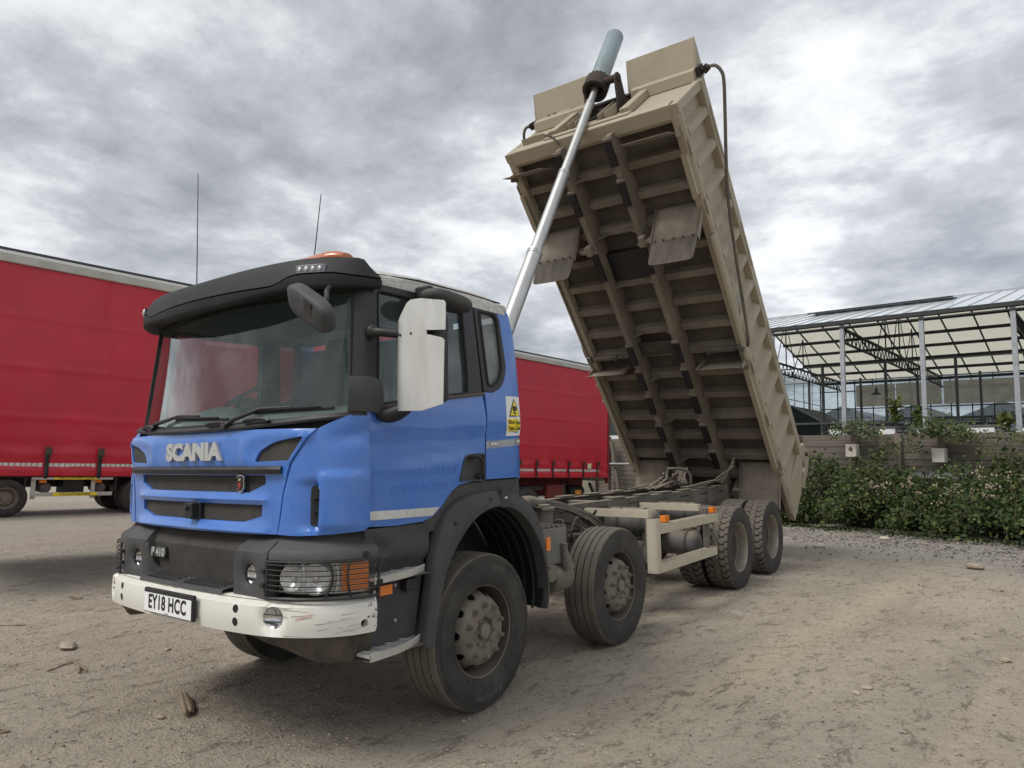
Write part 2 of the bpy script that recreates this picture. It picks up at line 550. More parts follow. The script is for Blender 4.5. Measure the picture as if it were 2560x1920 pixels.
def rounded(poly, r, seg=4):
    """round the corners of a 2-D outline; r may be a list"""
    n = len(poly)
    out = []
    for i in range(n):
        p0, p, p1 = Vector(poly[i - 1]), Vector(poly[i]), Vector(poly[(i + 1) % n])
        rr = r[i] if isinstance(r, (list, tuple)) else r
        if rr <= 0:
            out.append((p.x, p.y))
            continue
        a, b = (p0 - p), (p1 - p)
        t = min(rr, a.length * 0.48, b.length * 0.48)
        a.normalize(); b.normalize()
        q0, q1 = p + a * t, p + b * t
        for k in range(seg + 1):
            u = k / seg
            q = q0 * (1 - u) ** 2 + p * 2 * u * (1 - u) + q1 * u * u
            out.append((q.x, q.y))
    return out


def curve(pts, n=6, closed=False):
    """Catmull-Rom through points"""
    pts = [Vector(p) for p in pts]
    k = len(pts)
    out = []
    for i in range(k if closed else k - 1):
        if closed:
            a, b, c, d = pts[i - 1], pts[i], pts[(i + 1) % k], pts[(i + 2) % k]
        else:
            a, b, c, d = pts[max(i - 1, 0)], pts[i], pts[i + 1], pts[min(i + 2, k - 1)]
        for q in range(n):
            t = q / n
            out.append(0.5 * ((2 * b) + (c - a) * t + (2 * a - 5 * b + 4 * c - d) * t * t + (3 * b - a - 3 * c + d) * t ** 3))
    if not closed:
        out.append(pts[-1])
    return out


def text_mesh(txt, size, extrude=0.004, bold=0.0, align='CENTER', res=3, shear=0.0, spacing=1.0, sx=1.0):
    cu = bpy.data.curves.new('lettering', 'FONT')
    cu.body = txt
    cu.size = size
    cu.extrude = extrude
    cu.offset = bold
    cu.align_x = align
    cu.align_y = 'CENTER'
    cu.resolution_u = res
    cu.shear = shear
    cu.space_character = spacing
    o = bpy.data.objects.new('lettering', cu)
    col.objects.link(o)
    dg = bpy.context.evaluated_depsgraph_get()
    me = bpy.data.meshes.new_from_object(o.evaluated_get(dg))
    vs_ = [(v.co.x * sx, v.co.y, v.co.z) for v in me.vertices]
    fs = [tuple(p.vertices) for p in me.polygons]
    bpy.data.objects.remove(o)
    bpy.data.curves.remove(cu)
    bpy.data.meshes.remove(me)
    return vs_, fs


def lettering(name, txt, size, fmap, material, parent, **kw):
    """writing laid on a surface: fmap(u, v, h) gives the 3-D point"""
    vs_, fs = text_mesh(txt, size, **kw)
    b = MB()
    b.add([fmap(*p) for p in vs_], fs)
    return b.build(name, material, parent, smooth=0)


def empty(name, matrix=None):
    o = bpy.data.objects.new(name, None)
    o.empty_display_size = 0.2
    col.objects.link(o)
    if matrix is not None:
        o.matrix_world = matrix
    return o


def tag(o, label=None, cat=None, group=None, kind=None):
    if label:
        o['label'] = label
    if cat:
        o['category'] = cat
    if group:
        o['group'] = group
    if kind:
        o['kind'] = kind
    return o


def copy_tree(o, parent=None):
    c = o.copy()
    col.objects.link(c)
    c.parent = parent
    for ch in o.children:
        copy_tree(ch, c)
    return c


def sstep(a, b, x):
    t = min(1.0, max(0.0, (x - a) / (b - a)))
    return t * t * (3 - 2 * t)


def ground_h(x, y):
    """height of the yard: level on the left, gently rising towards the planted wall"""
    pl = 0.022122 * x + 0.02949 * y
    w = sstep(-13.5, -8.5, x)
    h = pl * w
    return max(-0.25, min(h, 0.40 + 0.1 * max(0, h - 0.40)))
# ================================================================ the yard ground
def ground_material():
    m = bpy.data.materials.new('dirt_yard')
    m.use_nodes = True
    nt = m.node_tree
    L = nt.links.new
    p = nt.nodes['Principled BSDF']
    p.inputs['Roughness'].default_value = 0.95
    p.inputs['Specular IOR Level'].default_value = 0.25
    tc = node(nt, 'ShaderNodeTexCoord')

    def nz(scale, detail=8.0, rough=0.6, dist=0.0, vec=None, sc=None, rot=0.0):
        n = node(nt, 'ShaderNodeTexNoise', i_Scale=scale, i_Detail=detail, i_Roughness=rough, i_Distortion=dist)
        if sc:
            mp = node(nt, 'ShaderNodeMapping')
            mp.inputs['Scale'].default_value = sc
            mp.inputs['Rotation'].default_value = (0, 0, rot)
            L(tc.outputs['Object'], mp.inputs[0])
            L(mp.outputs[0], n.inputs['Vector'])
        else:
            L(tc.outputs['Object'], n.inputs['Vector'])
        return n.outputs['Fac']

    def rng_(sock, a, b, c=0.0, d=1.0):
        mr = node(nt, 'ShaderNodeMapRange', i_1=a, i_2=b, i_3=c, i_4=d)
        L(sock, mr.inputs[0])
        return mr.outputs[0]

    def mixc(fac, a, b):
        mx = node(nt, 'ShaderNodeMix', data_type='RGBA')
        if isinstance(fac, float):
            mx.inputs[0].default_value = fac
        else:
            L(fac, mx.inputs[0])
        for s_, v in ((6, a), (7, b)):
            if isinstance(v, tuple):
                mx.inputs[s_].default_value = (*v, 1)
            else:
                L(v, mx.inputs[s_])
        return mx.outputs[2]

    def math_(op, a, b, clamp=False):
        n = node(nt, 'ShaderNodeMath', operation=op, use_clamp=clamp)
        for i, v in enumerate((a, b)):
            if isinstance(v, float):
                n.inputs[i].default_value = v
            else:
                L(v, n.inputs[i])
        return n.outputs[0]

    c = mixc(rng_(nz(0.45, 8, 0.62, 0.4), 0.34, 0.66), (0.485, 0.43, 0.352), (0.595, 0.53, 0.432))
    # wheel-swept lanes: stretched along the drive direction
    c = mixc(math_('MULTIPLY', rng_(nz(1.0, 6, 0.6, 0.3, sc=(1.0, 0.10, 1.0), rot=R(9)), 0.50, 0.68), 0.75), c, (0.66, 0.575, 0.445))
    c = mixc(math_('MULTIPLY', rng_(nz(2.0, 9, 0.72, 0.4, sc=(1.0, 0.34, 1.0), rot=R(-28)), 0.50, 0.64), 0.50), c, (0.36, 0.31, 0.245))
    c = mixc(math_('MULTIPLY', rng_(nz(0.21, 5, 0.6), 0.52, 0.72), 0.42), c, (0.44, 0.395, 0.33))
    # one compacted pale lane left by wheels beside the truck
    sl_ = node(nt, 'ShaderNodeSeparateXYZ')
    L(tc.outputs['Object'], sl_.inputs[0])
    dist = math_('ABSOLUTE', math_('ADD', sl_.outputs['X'], 2.32), 0.0)
    dist = math_('ADD', dist, math_('MULTIPLY', nz(1.6, 6, 0.6), 0.35))
    lane = math_('MULTIPLY', rng_(dist, 0.50, 0.22), rng_(sl_.outputs['Y'], 3.2, 5.5))
    lane = math_('MULTIPLY', lane, rng_(sl_.outputs['Y'], 12.0, 9.5))
    c = mixc(math_('MULTIPLY', lane, 0.6), c, (0.70, 0.60, 0.44))
    # relief shade painted as dark crevices, with pale crumbs, drawn along the scraping direction
    c = mixc(math_('MULTIPLY', rng_(nz(7.5, 12, 0.80, 0.25, sc=(1.0, 0.42, 1.0), rot=R(-24)), 0.455, 0.405), 0.70), c, (0.165, 0.135, 0.100))
    c = mixc(math_('MULTIPLY', rng_(nz(22, 10, 0.82, 0.2, sc=(1.0, 0.55, 1.0), rot=R(15)), 0.45, 0.395), 0.70), c, (0.170, 0.140, 0.104))
    c = mixc(math_('MULTIPLY', rng_(nz(9.0, 11, 0.80, 0.3), 0.57, 0.63), 0.50), c, (0.62, 0.535, 0.41))
    c = mixc(rng_(nz(60, 6, 0.8), 0.34, 0.72, 0.0, 0.45), c, (0.27, 0.225, 0.17))
    c = mixc(rng_(nz(30, 5, 0.85), 0.65, 0.69, 0.0, 0.6), c, (0.66, 0.60, 0.49))
    # a grey band of crushed stone below the planted wall
    sx = node(nt, 'ShaderNodeSeparateXYZ')
    L(tc.outputs['Object'], sx.inputs[0])
    band = math_('ADD', sx.outputs['Y'], math_('MULTIPLY', sx.outputs['X'], 0.30))
    band = math_('ADD', band, math_('MULTIPLY', nz(0.9, 6, 0.6), 2.6))
    bandm = rng_(band, 11.8, 13.3)
    left = rng_(sx.outputs['X'], -9.0, -12.5, 0.0, 0.55)
    bandm = math_('MAXIMUM', bandm, left)
    grey = mixc(rng_(nz(26, 6, 0.8), 0.40, 0.62), (0.17, 0.16, 0.15), (0.50, 0.47, 0.42))
    c = mixc(math_('MULTIPLY', bandm, 0.75), c, grey)
    # spilled lime
    L(c, p.inputs['Base Color'])
    h = math_('ADD', math_('MULTIPLY', nz(9, 8, 0.66, 0.3), 0.6), math_('MULTIPLY', nz(48, 6, 0.7), 0.34))
    h = math_('ADD', h, math_('MULTIPLY', nz(3.0, 6, 0.65, 0.5, sc=(1.0, 0.3, 1.0), rot=R(-25)), 0.5))
    b = node(nt, 'ShaderNodeBump', i_Strength=1.0, i_Distance=0.11)
    L(h, b.inputs['Height'])
    L(b.outputs[0], p.inputs['Normal'])
    return m


def axis_pts(a, b, fine, lo, hi):
    pts = list(np.arange(a, b + 1e-6, fine))
    s_, q = fine, a
    while q > lo:
        s_ *= 1.5
        q -= s_
        pts.insert(0, max(q, lo))
    s_, q = fine, b
    while q < hi:
        s_ *= 1.5
        q += s_
        pts.append(min(q, hi))
    return np.array(pts)


TRACKS = [((-2.2, 4.0), (-2.24, 7.5), (-2.34, 10.3)), ((-1.72, 3.9), (-1.72, 5.2), (-1.9, 7.0))]


_TAB = np.random.default_rng(99).random((256, 256)) * 2 - 1


def vnoise(x, y):
    x, y = np.asarray(x, float), np.asarray(y, float)
    xi, yi = np.floor(x).astype(int), np.floor(y).astype(int)
    fx, fy = x - xi, y - yi
    fx, fy = fx * fx * (3 - 2 * fx), fy * fy * (3 - 2 * fy)
    t = lambda i, j: _TAB[(xi + i) & 255, (yi + j) & 255]
    return (t(0, 0) * (1 - fx) + t(1, 0) * fx) * (1 - fy) + (t(0, 1) * (1 - fx) + t(1, 1) * fx) * fy


def micro(x, y):
    """small unevenness of the dirt"""
    x, y = np.asarray(x, float), np.asarray(y, float)
    h = 0.014 * vnoise(x * 0.9, y * 0.9) + 0.009 * vnoise(x * 2.7 + 40, y * 2.7)
    xr, yr = x * 0.9 - y * 0.44, x * 0.44 + y * 0.9
    h = h + 0.007 * vnoise(xr * 7 + 9, yr * 3.2) + 0.006 * np.abs(vnoise(xr * 15, yr * 8 + 77)) + 0.004 * vnoise(x * 19 + 5, y * 19)
    return h


gx = axis_pts(-14.0, 4.0, 0.045, -500, 500)
gy = axis_pts(0.2, 17.4, 0.045, -300, 700)
GX, GY = np.meshgrid(gx, gy, indexing='ij')
tw = np.clip((GX + 13.5) / 5.0, 0, 1)
H = (0.022122 * GX + 0.02949 * GY) * (tw * tw * (3 - 2 * tw))
H = np.maximum(-0.25, np.minimum(H, 0.40 + 0.1 * np.maximum(0, H - 0.40)))
mk = (GX > -16) & (GX < 6) & (GY > -2) & (GY < 20)
rut = sum(np.exp(-((GX - xx - 0.02 * np.sin(GY * 1.3)) / 0.045) ** 2) for xx in (-2.24, -2.42)) * ((GY > 3.5) & (GY < 10.5))
rut2 = sum(np.exp(-((GX - xx - 0.05 * (GY - 4)) / 0.03) ** 2) for xx in (-1.95, -1.80)) * ((GY > 3.0) & (GY < 5.0))
H = np.where(mk, H + micro(GX, GY) - 0.008 - 0.012 * rut * (0.6 + 0.4 * np.sin(GY * 60)) - 0.008 * rut2 * (0.5 + 0.5 * np.sin(GY * 70)), H)
H = np.where(GY > 18.2, np.maximum(H, 0.4), H)
gverts = np.stack([GX, GY, H], -1).reshape(-1, 3)
nu_, nv_ = GX.shape
idx = np.arange(nu_ * nv_).reshape(nu_, nv_)
gf = np.stack([idx[:-1, :-1], idx[1:, :-1], idx[1:, 1:], idx[:-1, 1:]], -1).reshape(-1, 4)
gme = bpy.data.meshes.new('ground')
gme.vertices.add(len(gverts))
gme.vertices.foreach_set('co', gverts.reshape(-1))
gme.loops.add(len(gf) * 4)
gme.loops.foreach_set('vertex_index', gf.reshape(-1))
gme.polygons.add(len(gf))
gme.polygons.foreach_set('loop_start', np.arange(len(gf)) * 4)
gme.polygons.foreach_set('loop_total', np.full(len(gf), 4))
gme.polygons.foreach_set('use_smooth', np.ones(len(gf), bool))
gme.materials.append(ground_material())
gme.update(calc_edges=True)
ground = bpy.data.objects.new('ground', gme)
col.objects.link(ground)
tag(ground, kind='structure')


def stone_mesh(positions, sizes, name, mats, mi=None):
    """one mesh of many small angular stones"""
    ico = np.array([(0, 0, 1), (0.89, 0, 0.3), (0.28, 0.85, 0.3), (-0.72, 0.53, 0.3), (-0.72, -0.53, 0.3), (0.28, -0.85, 0.3), (0, 0, -0.6)])
    tri = np.array([(0, 1, 2), (0, 2, 3), (0, 3, 4), (0, 4, 5), (0, 5, 1), (6, 2, 1), (6, 3, 2), (6, 4, 3), (6, 5, 4), (6, 1, 5)])
    n = len(positions)
    V = np.repeat(ico[None], n, 0) * (0.65 + 0.7 * rng.random((n, 7, 1)))
    ang = rng.random(n) * 6.28
    ca, sa = np.cos(ang), np.sin(ang)
    X = V[:, :, 0] * ca[:, None] - V[:, :, 1] * sa[:, None]
    Y = V[:, :, 0] * sa[:, None] + V[:, :, 1] * ca[:, None]
    V[:, :, 0], V[:, :, 1] = X, Y * (0.6 + 0.4 * rng.random((n, 1)))
    V[:, :, 2] *= 0.7
    V = V * np.asarray(sizes)[:, None, None] + np.asarray(positions)[:, None, :]
    F = tri[None] + (np.arange(n) * 7)[:, None, None]
    me = bpy.data.meshes.new(name)
    me.vertices.add(n * 7)
    me.vertices.foreach_set('co', V.reshape(-1))
    me.loops.add(n * 30)
    me.loops.foreach_set('vertex_index', F.reshape(-1))
    me.polygons.add(n * 10)
    me.polygons.foreach_set('loop_start', np.arange(n * 10) * 3)
    me.polygons.foreach_set('loop_total', np.full(n * 10, 3))
    for m in mats:
        me.materials.append(m)
    if len(mats) > 1:
        me.polygons.foreach_set('material_index', np.repeat(rng.integers(0, len(mats), n), 10))
    me.update(calc_edges=True)
    me.validate()
    o = bpy.data.objects.new(name, me)
    col.objects.link(o)
    return o


M_ST = [mat('brown_grit', (0.42, 0.35, 0.26), 0.9, var=0.3, vscale=3), mat('grey_grit', (0.27, 0.25, 0.225), 0.9, var=0.3, vscale=3),
        mat('pale_grit', (0.40, 0.36, 0.29), 0.9, var=0.2, vscale=3), mat('dark_grit', (0.115, 0.105, 0.095), 0.9, var=0.3, vscale=3)]


def inview_ground(n, far):
    """random ground points in front of the camera, denser close by"""
    out = []
    while len(out) < n:
        d = 1.6 + (far - 1.6) * random.random() ** 1.25
        a = R(random.uniform(-80, 2))
        x, y = d * math.sin(a), d * math.cos(a)
        out.append((x, y))
    return out


ps, ss = [], []
for x, y in inview_ground(26000, 15):
    s_ = 0.0025 + 0.012 * random.random() ** 4.5
    ps.append((x, y, ground_h(x, y) + micro(x, y) - 0.006 + s_ * 0.15))
    ss.append(s_)
grit = stone_mesh(ps, ss, 'grit', [M_ST[0], M_ST[0], M_ST[0], M_ST[1], mat('umber_grit', (0.22, 0.18, 0.135), 0.9, var=0.3, vscale=3), M_ST[2]])
tag(grit, 'loose grit and small stones scattered over the brown dirt yard', 'grit', kind='stuff')
ps, ss = [], []
for k in range(30000):
    x = random.uniform(-8.5, 4.0)
    base = 16.4 + (x + 2.7) * -0.25
    y = base - abs(random.gauss(0, 1.5)) - 0.1
    if y < 9:
        continue
    s_ = 0.006 + 0.024 * random.random() ** 3.4
    ps.append((x, y, ground_h(x, y) + s_ * 0.2))
    ss.append(s_)
gravel = stone_mesh(ps, ss, 'gravel', [M_ST[1], M_ST[1], M_ST[2], M_ST[3], M_ST[3]])
tag(gravel, 'grey crushed stone lying in a band below the planted timber wall', 'gravel', kind='stuff')

# single stones, bits of wood and a splash of lime
M_BARK = mat('dry_wood', (0.25, 0.195, 0.135), 0.9, var=0.3, vscale=14, bump=0.5, bscale=40, stretch=(1, 1, 1), dust=(0.12, 0.09, 0.065), damt=0.6, dscale=12)
M_STONE = mat('dusty_stone', (0.33, 0.28, 0.215), 0.92, var=0.25, vscale=18, bump=0.5, bscale=60)


def stick(p0, p1, r, name, label, cat, bend=0.01, group=None):
    a = Vector((p0[0], p0[1], ground_h(*p0) + r * 0.7))
    b = Vector((p1[0], p1[1], ground_h(*p1) + r * 0.75))
    m_ = MB()
    pts, rs = [], []
    for k in range(9):
        t = k / 8
        q = a.lerp(b, t) + Vector((noise.noise((k * 0.7, r * 90, p0[0])) * bend, noise.noise((k * 0.7, 5, p0[1])) * bend, 0))
        pts.append(q)
        rs.append(r * (0.75 + 0.5 * noise.noise((k * 0.9, p0[0] * 7, 3)) + 0.25 * math.sin(math.pi * t)))
    m_.tube(pts, rs, 7)
    o = m_.build(name, M_BARK, None, smooth=40)
    return tag(o, label, cat, group)


stick((-6.59, 1.85), (-6.73, 2.08), 0.012, 'stick', 'straight dry stick lying on the dirt beside a forked twig', 'stick')
t_ = MB()
for pa, pb, rr in (((-6.70, 2.07), (-6.42, 2.06), 0.012), ((-6.55, 2.06), (-6.34, 2.00), 0.014), ((-6.52, 2.08), (-6.33, 2.05), 0.008)):
    t_.tube([Vector((pa[0], pa[1], ground_h(*pa) + 0.012)).lerp(Vector((pb[0], pb[1], ground_h(*pb) + 0.012)), k / 4) for k in range(5)], [rr, rr * 1.1, rr, rr * 0.9, rr * 0.5], 6)
tag(t_.build('forked_twig', M_BARK, None), 'forked dry twig on the dirt in front of the bumper corner', 'twig')
w_ = MB()
for k in range(4):
    o0, o1 = Vector((-5.17 + 0.012 * k, 2.33 - 0.015 * k, 0)), Vector((-4.76 + 0.01 * k, 2.20 - 0.02 * k, 0))
    pts = [o0.lerp(o1, t / 6) + Vector((noise.noise((t, k, 1)) * 0.012, noise.noise((t, k, 7)) * 0.012, 0)) for t in range(7)]
    pts = [Vector((q.x, q.y, ground_h(q.x, q.y) + 0.012 + 0.012 * (k % 2))) for q in pts]
    w_.tube(pts, [0.008, 0.017, 0.021, 0.020, 0.022, 0.018, 0.008], 6)
tag(w_.build('bark_chunk', M_BARK, None), 'splintered chunk of bark lying on the dirt before the front bumper', 'wood')
stick((-8.85, 1.98), (-8.66, 2.2), 0.008, 'stick', 'thin weathered stick lying out on the open dirt near the trailer', 'stick')
stick((-9.85, 2.93), (-9.68, 3.02), 0.016, 'wood_chip', 'short pale wood chip on the dirt beside the red trailer', 'wood')
stick((-5.36, 1.24), (-5.33, 1.33), 0.009, 'stick', 'short dark broken stick pressed in the dirt', 'stick')
for (x, y, s_, lab) in ((-4.85, 2.03, 0.026, 'small rounded stone beside the splintered bark'), (-7.3, 2.2, 0.07, 'flat half buried stone in a muddy hollow'),
                        (-6.5, 2.74, 0.03, 'dark clod of earth under the number plate'), (-1.54, 5.49, 0.036, 'brown stone by the wheel ruts, larger of a close pair'),
                        (-1.56, 5.34, 0.028, 'brown stone by the wheel ruts, smaller of a close pair'), (-0.9, 6.87, 0.035, 'lone dark stone on the open dirt right of the wheel ruts'),
                        (-1.84, 11.84, 0.10, 'clod of turf and stone at the edge of the gravel'), (-4.3, 12.9, 0.09, 'pale lump of rubble at the gravel edge behind the rear wheel'),
                        (-3.7, 14.7, 0.09, 'white lump of rubble under the brambles')):
    st = MB()
    P_ = np.zeros((7, 10, 3))
    for i in range(7):
        for j in range(10):
            th, ph = math.pi * i / 6, 2 * math.pi * j / 10
            d = Vector((math.sin(th) * math.cos(ph), math.sin(th) * math.sin(ph), math.cos(th) * 0.55))
            rr = s_ * (1 + 0.45 * noise.noise(d * 1.6 + Vector((x, y, 1))))
            P_[i, j] = (x + d.x * rr * 1.2, y + d.y * rr, ground_h(x, y) + s_ * 0.25 + d.z * rr)
    st.grid(P_, False, True)
    tag(st.build('stone', mat('pale_rubble', (0.45, 0.41, 0.35), 0.9, var=0.2) if 'white' in lab or 'pale' in lab else M_STONE, None, smooth=50), lab, 'stone')
ps, ss = [], []
for cx, cy, sp, n_ in ((-3.21, 7.17, 0.10, 150), (-3.2, 7.2, 0.25, 40), (-4.01, 8.05, 0.12, 50), (-3.82, 7.46, 0.03, 16)):
    for k in range(n_):
        x, y = cx + random.gauss(0, sp), cy + random.gauss(0, sp * 0.5)
        s_ = 0.002 + 0.005 * random.random()
        ps.append((x, y, ground_h(x, y) + micro(x, y) - 0.005))
        ss.append(s_)
lime = stone_mesh(ps, ss, 'lime_crumbs', [mat('white_lime', (0.74, 0.73, 0.68), 0.9)])
tag(lime, 'white crumbs of lime spilled on the dirt beside the dump truck', 'lime', kind='stuff')

# ================================================================ planted timber retaining wall
M_SLEEP = mat('weathered_timber', (0.165, 0.145, 0.122), 0.9, var=0.28, vscale=3.0, bump=0.6, bscale=24, stretch=(0.12, 1, 1), dust=(0.09, 0.078, 0.064), damt=0.6, dscale=3)
M_POST = mat('timber_post', (0.19, 0.16, 0.125), 0.9, var=0.25, vscale=5, bump=0.4, bscale=30, stretch=(1, 1, 0.15), dust=(0.09, 0.075, 0.06), damt=0.5)
WK = (17.035 - 17.899) / 4.599


def wall_y(x):
    return 17.899 + (x + 6.312) * WK


WA = math.atan(WK)
timber = empty('timber_wall', Matrix.Translation((-4.0, wall_y(-4.0), 0.3)) @ Matrix.Rotation(WA, 4, 'Z'))
tag(timber, 'grey timber sleeper retaining wall behind the brambles', 'wall')
bmeshes = []
for k in range(3):
    b = MB()
    P_ = []
    L_ = 2.385
    for i in range(9):
        xx = -L_ / 2 + L_ * i / 8
        wob = 0.006 * noise.noise((i * 1.3, k * 9.1, 0))
        P_.append([(xx, -0.048 + wob, -0.069 + 0.003 * noise.noise((i, k, 2))), (xx, -0.054 + wob, -0.063), (xx, -0.054 + wob, 0.063), (xx, -0.048 + wob, 0.069 + 0.003 * noise.noise((i, k, 5))), (xx, 0.05, 0.068), (xx, 0.05, -0.068)])
    b.grid(P_, False, True)
    b.add(P_[0], [(0, 1, 2, 3, 4, 5)])
    b.add(P_[-1], [(5, 4, 3, 2, 1, 0)])
    o = b.build('sleeper', M_SLEEP, timber, smooth=0)
    bmeshes.append(o)
cnt = 0
for bay in range(-4, 4):
    for r_ in range(15):
        src = bmeshes[cnt % 3]
        o = src if cnt < 3 else src.copy()
        if cnt >= 3:
            col.objects.link(o)
        o.location = (bay * 2.4 + 1.2 + random.uniform(-0.004, 0.004), random.uniform(-0.012, 0.012), 0.08 + r_ * 0.1445 + 0.0)
        o.rotation_euler = (0, random.uniform(-0.002, 0.002), 0)
        cnt += 1
        if random.random() < 0.5:
            o.scale = (-1, 1, 1)
for bay in range(-4, 5):
    b = MB()
    b.bx(-0.07, 0.07, -0.20, -0.075, -0.25, 2.18)
    o = b.build('post', M_POST, timber, bevel=0.01)
    o.location = (bay * 2.4, 0, 0)
# leaning props and rails at the far left of the wall
prop = empty('timber_prop', Matrix.Translation((-12.6, 18.6, ground_h(-12.6, 18.6))))
tag(prop, 'upright timber post with raking brace beside the red trailer', 'post')
b = MB(); b.bx(-0.14, 0.06, -0.08, 0.08, -0.1, 2.5); b.build('post', M_POST, prop, bevel=0.012)
b = MB(); b.bar((0.12, 0.0, 2.35), (0.55, 0.02, 0.0), 0.14, 0.1); b.build('brace', M_POST, prop, bevel=0.01)
b = MB(); b.bx(-0.10, 0.42, -0.12, -0.082, 1.55, 1.66); b.build('cleat', M_POST, prop, bevel=0.008)
M_GALV = mat('galvanised_steel', (0.42, 0.44, 0.46), 0.5, 0.6, var=0.15, vscale=9)
b = MB(); b.cyl((-1.0, -0.16, 1.63), (1.6, -0.13, 1.67), 0.028, n=10)
b.build('rail', M_GALV, prop)
# meter boxes on the wall posts
M_BOXW = mat('white_box_plastic', (0.66, 0.64, 0.58), 0.5, var=0.06, dust=(0.30, 0.26, 0.19), damt=0.35, dscale=5)
for k, (x0, z0, lab) in enumerate(((-4.98, 1.94, 'white plastic meter box with a wasp nest patch on a wall post'), (-3.165, 1.84, 'white plastic meter box, the blank one, on a wall post'))):
    e = empty('meter_box', Matrix.Translation((x0, wall_y(x0) - 0.22, z0)) @ Matrix.Rotation(WA, 4, 'Z'))
    tag(e, lab, 'box', 'meter boxes on the timber wall')
    b = MB(); b.bx(-0.13, 0.13, -0.14, 0.0, 0, 0.30); b.build('case', M_BOXW, e, bevel=0.012)
    b = MB(); b.bx(-0.122, 0.122, -0.158, -0.143, 0.008, 0.292); b.build('lid', M_BOXW, e, bevel=0.006)
    if k == 0:
        b = MB()
        for q in range(16):
            b.sphere((random.gauss(0, 0.035), -0.16, 0.19 + random.gauss(0, 0.022)), 0.018, 6, 4)
        b.build('dirt_patch', mat('dry_mud', (0.16, 0.13, 0.09), 0.95), e)
    b = MB(); b.bx(-0.06, 0.06, -0.02, 0.10, 0.30, 0.62); b.build('post_head', M_POST, e, bevel=0.01)
e = empty('cable_tray', Matrix.Translation((-3.4, wall_y(-3.4) - 0.24, 1.52)) @ Matrix.Rotation(WA, 4, 'Z'))
tag(e, 'perforated grey metal cable tray among the brambles', 'cable tray')
holes = [[(-0.70 + 0.07 * i + dx_, 0.03 + 0.022 * j + dz_) for dx_, dz_ in ((-0.022, -0.005), (0.022, -0.005), (0.022, 0.005), (-0.022, 0.005))] for i in range(21) for j in range(4)]
b = MB()
b.panel([(-0.75, 0), (0.75, 0), (0.75, 0.13), (-0.75, 0.13)], lambda u, v: (u, 0, v), lambda u, v: (0, 0.004, 0), 0.2, holes)
b.build('face', M_GALV, e, smooth=0)
b = MB(); b.bx(-0.75, 0.75, -0.02, 0.0, -0.004, 0.0); b.bx(-0.75, 0.75, -0.02, 0.0, 0.131, 0.135); b.build('flange', M_GALV, e)
# raised terrain behind the wall
b = MB()
PT = np.zeros((24, 12, 3))
for i in range(24):
    for j in range(12):
        x = -30 + 60 * i / 23
        y = wall_y(x) + 0.12 + (j / 11) ** 1.6 * 140
        PT[i, j] = (x * (1 + j * 0.2), y, 2.32 + 0.55 * sstep(0.5, 8, y - wall_y(x)))
b.grid(PT)
b.grid([[(x, wall_y(x) + 0.075, -0.2), (x, wall_y(x) + 0.075, 2.30), (x, wall_y(x) + 0.13, 2.32)] for x in np.linspace(-30, 30, 24)])
tag(b.build('terrain', mat('upper_terrain', (0.16, 0.15, 0.12), 0.95, var=0.3, vscale=0.5), None, smooth=180), kind='structure')

# ================================================================ brambles and weeds
def leaf_mat(name, c, t=0.35):
    return mat(name, c, 0.55, var=0.35, vscale=9, trans=t, spec=0.35)


LEAF = [leaf_mat('bramble_leaf', (0.064, 0.104, 0.026)), leaf_mat('bramble_leaf_dark', (0.028, 0.054, 0.017)), leaf_mat('bramble_leaf_yellow', (0.135, 0.155, 0.044)),
        leaf_mat('bramble_leaf_grey', (0.15, 0.17, 0.105))]
M_STEM = mat('bramble_stem', (0.085, 0.062, 0.038), 0.85, var=0.3)
M_FLUFF = mat('dry_flower_heads', (0.36, 0.30, 0.225), 0.95, var=0.3, vscale=25)


def leaves_object(name, pts, sizes, normals_up, mats, parent, weights=None):
    """many small pointed leaves (six triangles, folded on the midrib) in one mesh"""
    n = len(pts)
    base = np.array([(0, 0, 0), (0.34, 0.30, 0.05), (0.30, 0.68, 0.06), (0, 1.0, -0.10), (-0.30, 0.68, 0.06), (-0.34, 0.30, 0.05), (0, 0.5, -0.03)])
    tri = np.array([(0, 1, 6), (1, 2, 6), (2, 3, 6), (3, 4, 6), (4, 5, 6), (5, 0, 6)])
    pts = np.asarray(pts)
    d = rng.normal(size=(n, 3)); d[:, 2] *= 0.6; d[:, 1] -= 0.35
    d /= np.linalg.norm(d, axis=1)[:, None]
    up = rng.normal(size=(n, 3)) * 0.55; up[:, 2] += normals_up; up[:, 1] -= 0.75
    x = np.cross(d, up); x /= np.linalg.norm(x, axis=1)[:, None]
    z = np.cross(x, d)
    s_ = np.asarray(sizes)[:, None]
    V = np.zeros((n, 7, 3))
    for k in range(7):
        V[:, k] = pts + s_ * (x * base[k, 0] + d * base[k, 1] + z * base[k, 2])
    F = tri[None] + (np.arange(n) * 7)[:, None, None]
    me = bpy.data.meshes.new(name)
    me.vertices.add(n * 7)
    me.vertices.foreach_set('co', V.reshape(-1))
    me.loops.add(n * 18)
    me.loops.foreach_set('vertex_index', F.reshape(-1))
    me.polygons.add(n * 6)
    me.polygons.foreach_set('loop_start', np.arange(n * 6) * 3)
    me.polygons.foreach_set('loop_total', np.full(n * 6, 3))
    for m_ in mats:
        me.materials.append(m_)
    me.polygons.foreach_set('material_index', np.repeat(rng.choice(len(mats), n, p=weights), 6))
    me.update(calc_edges=True)
    o = bpy.data.objects.new(name, me)
    col.objects.link(o)
    o.parent = parent
    return o


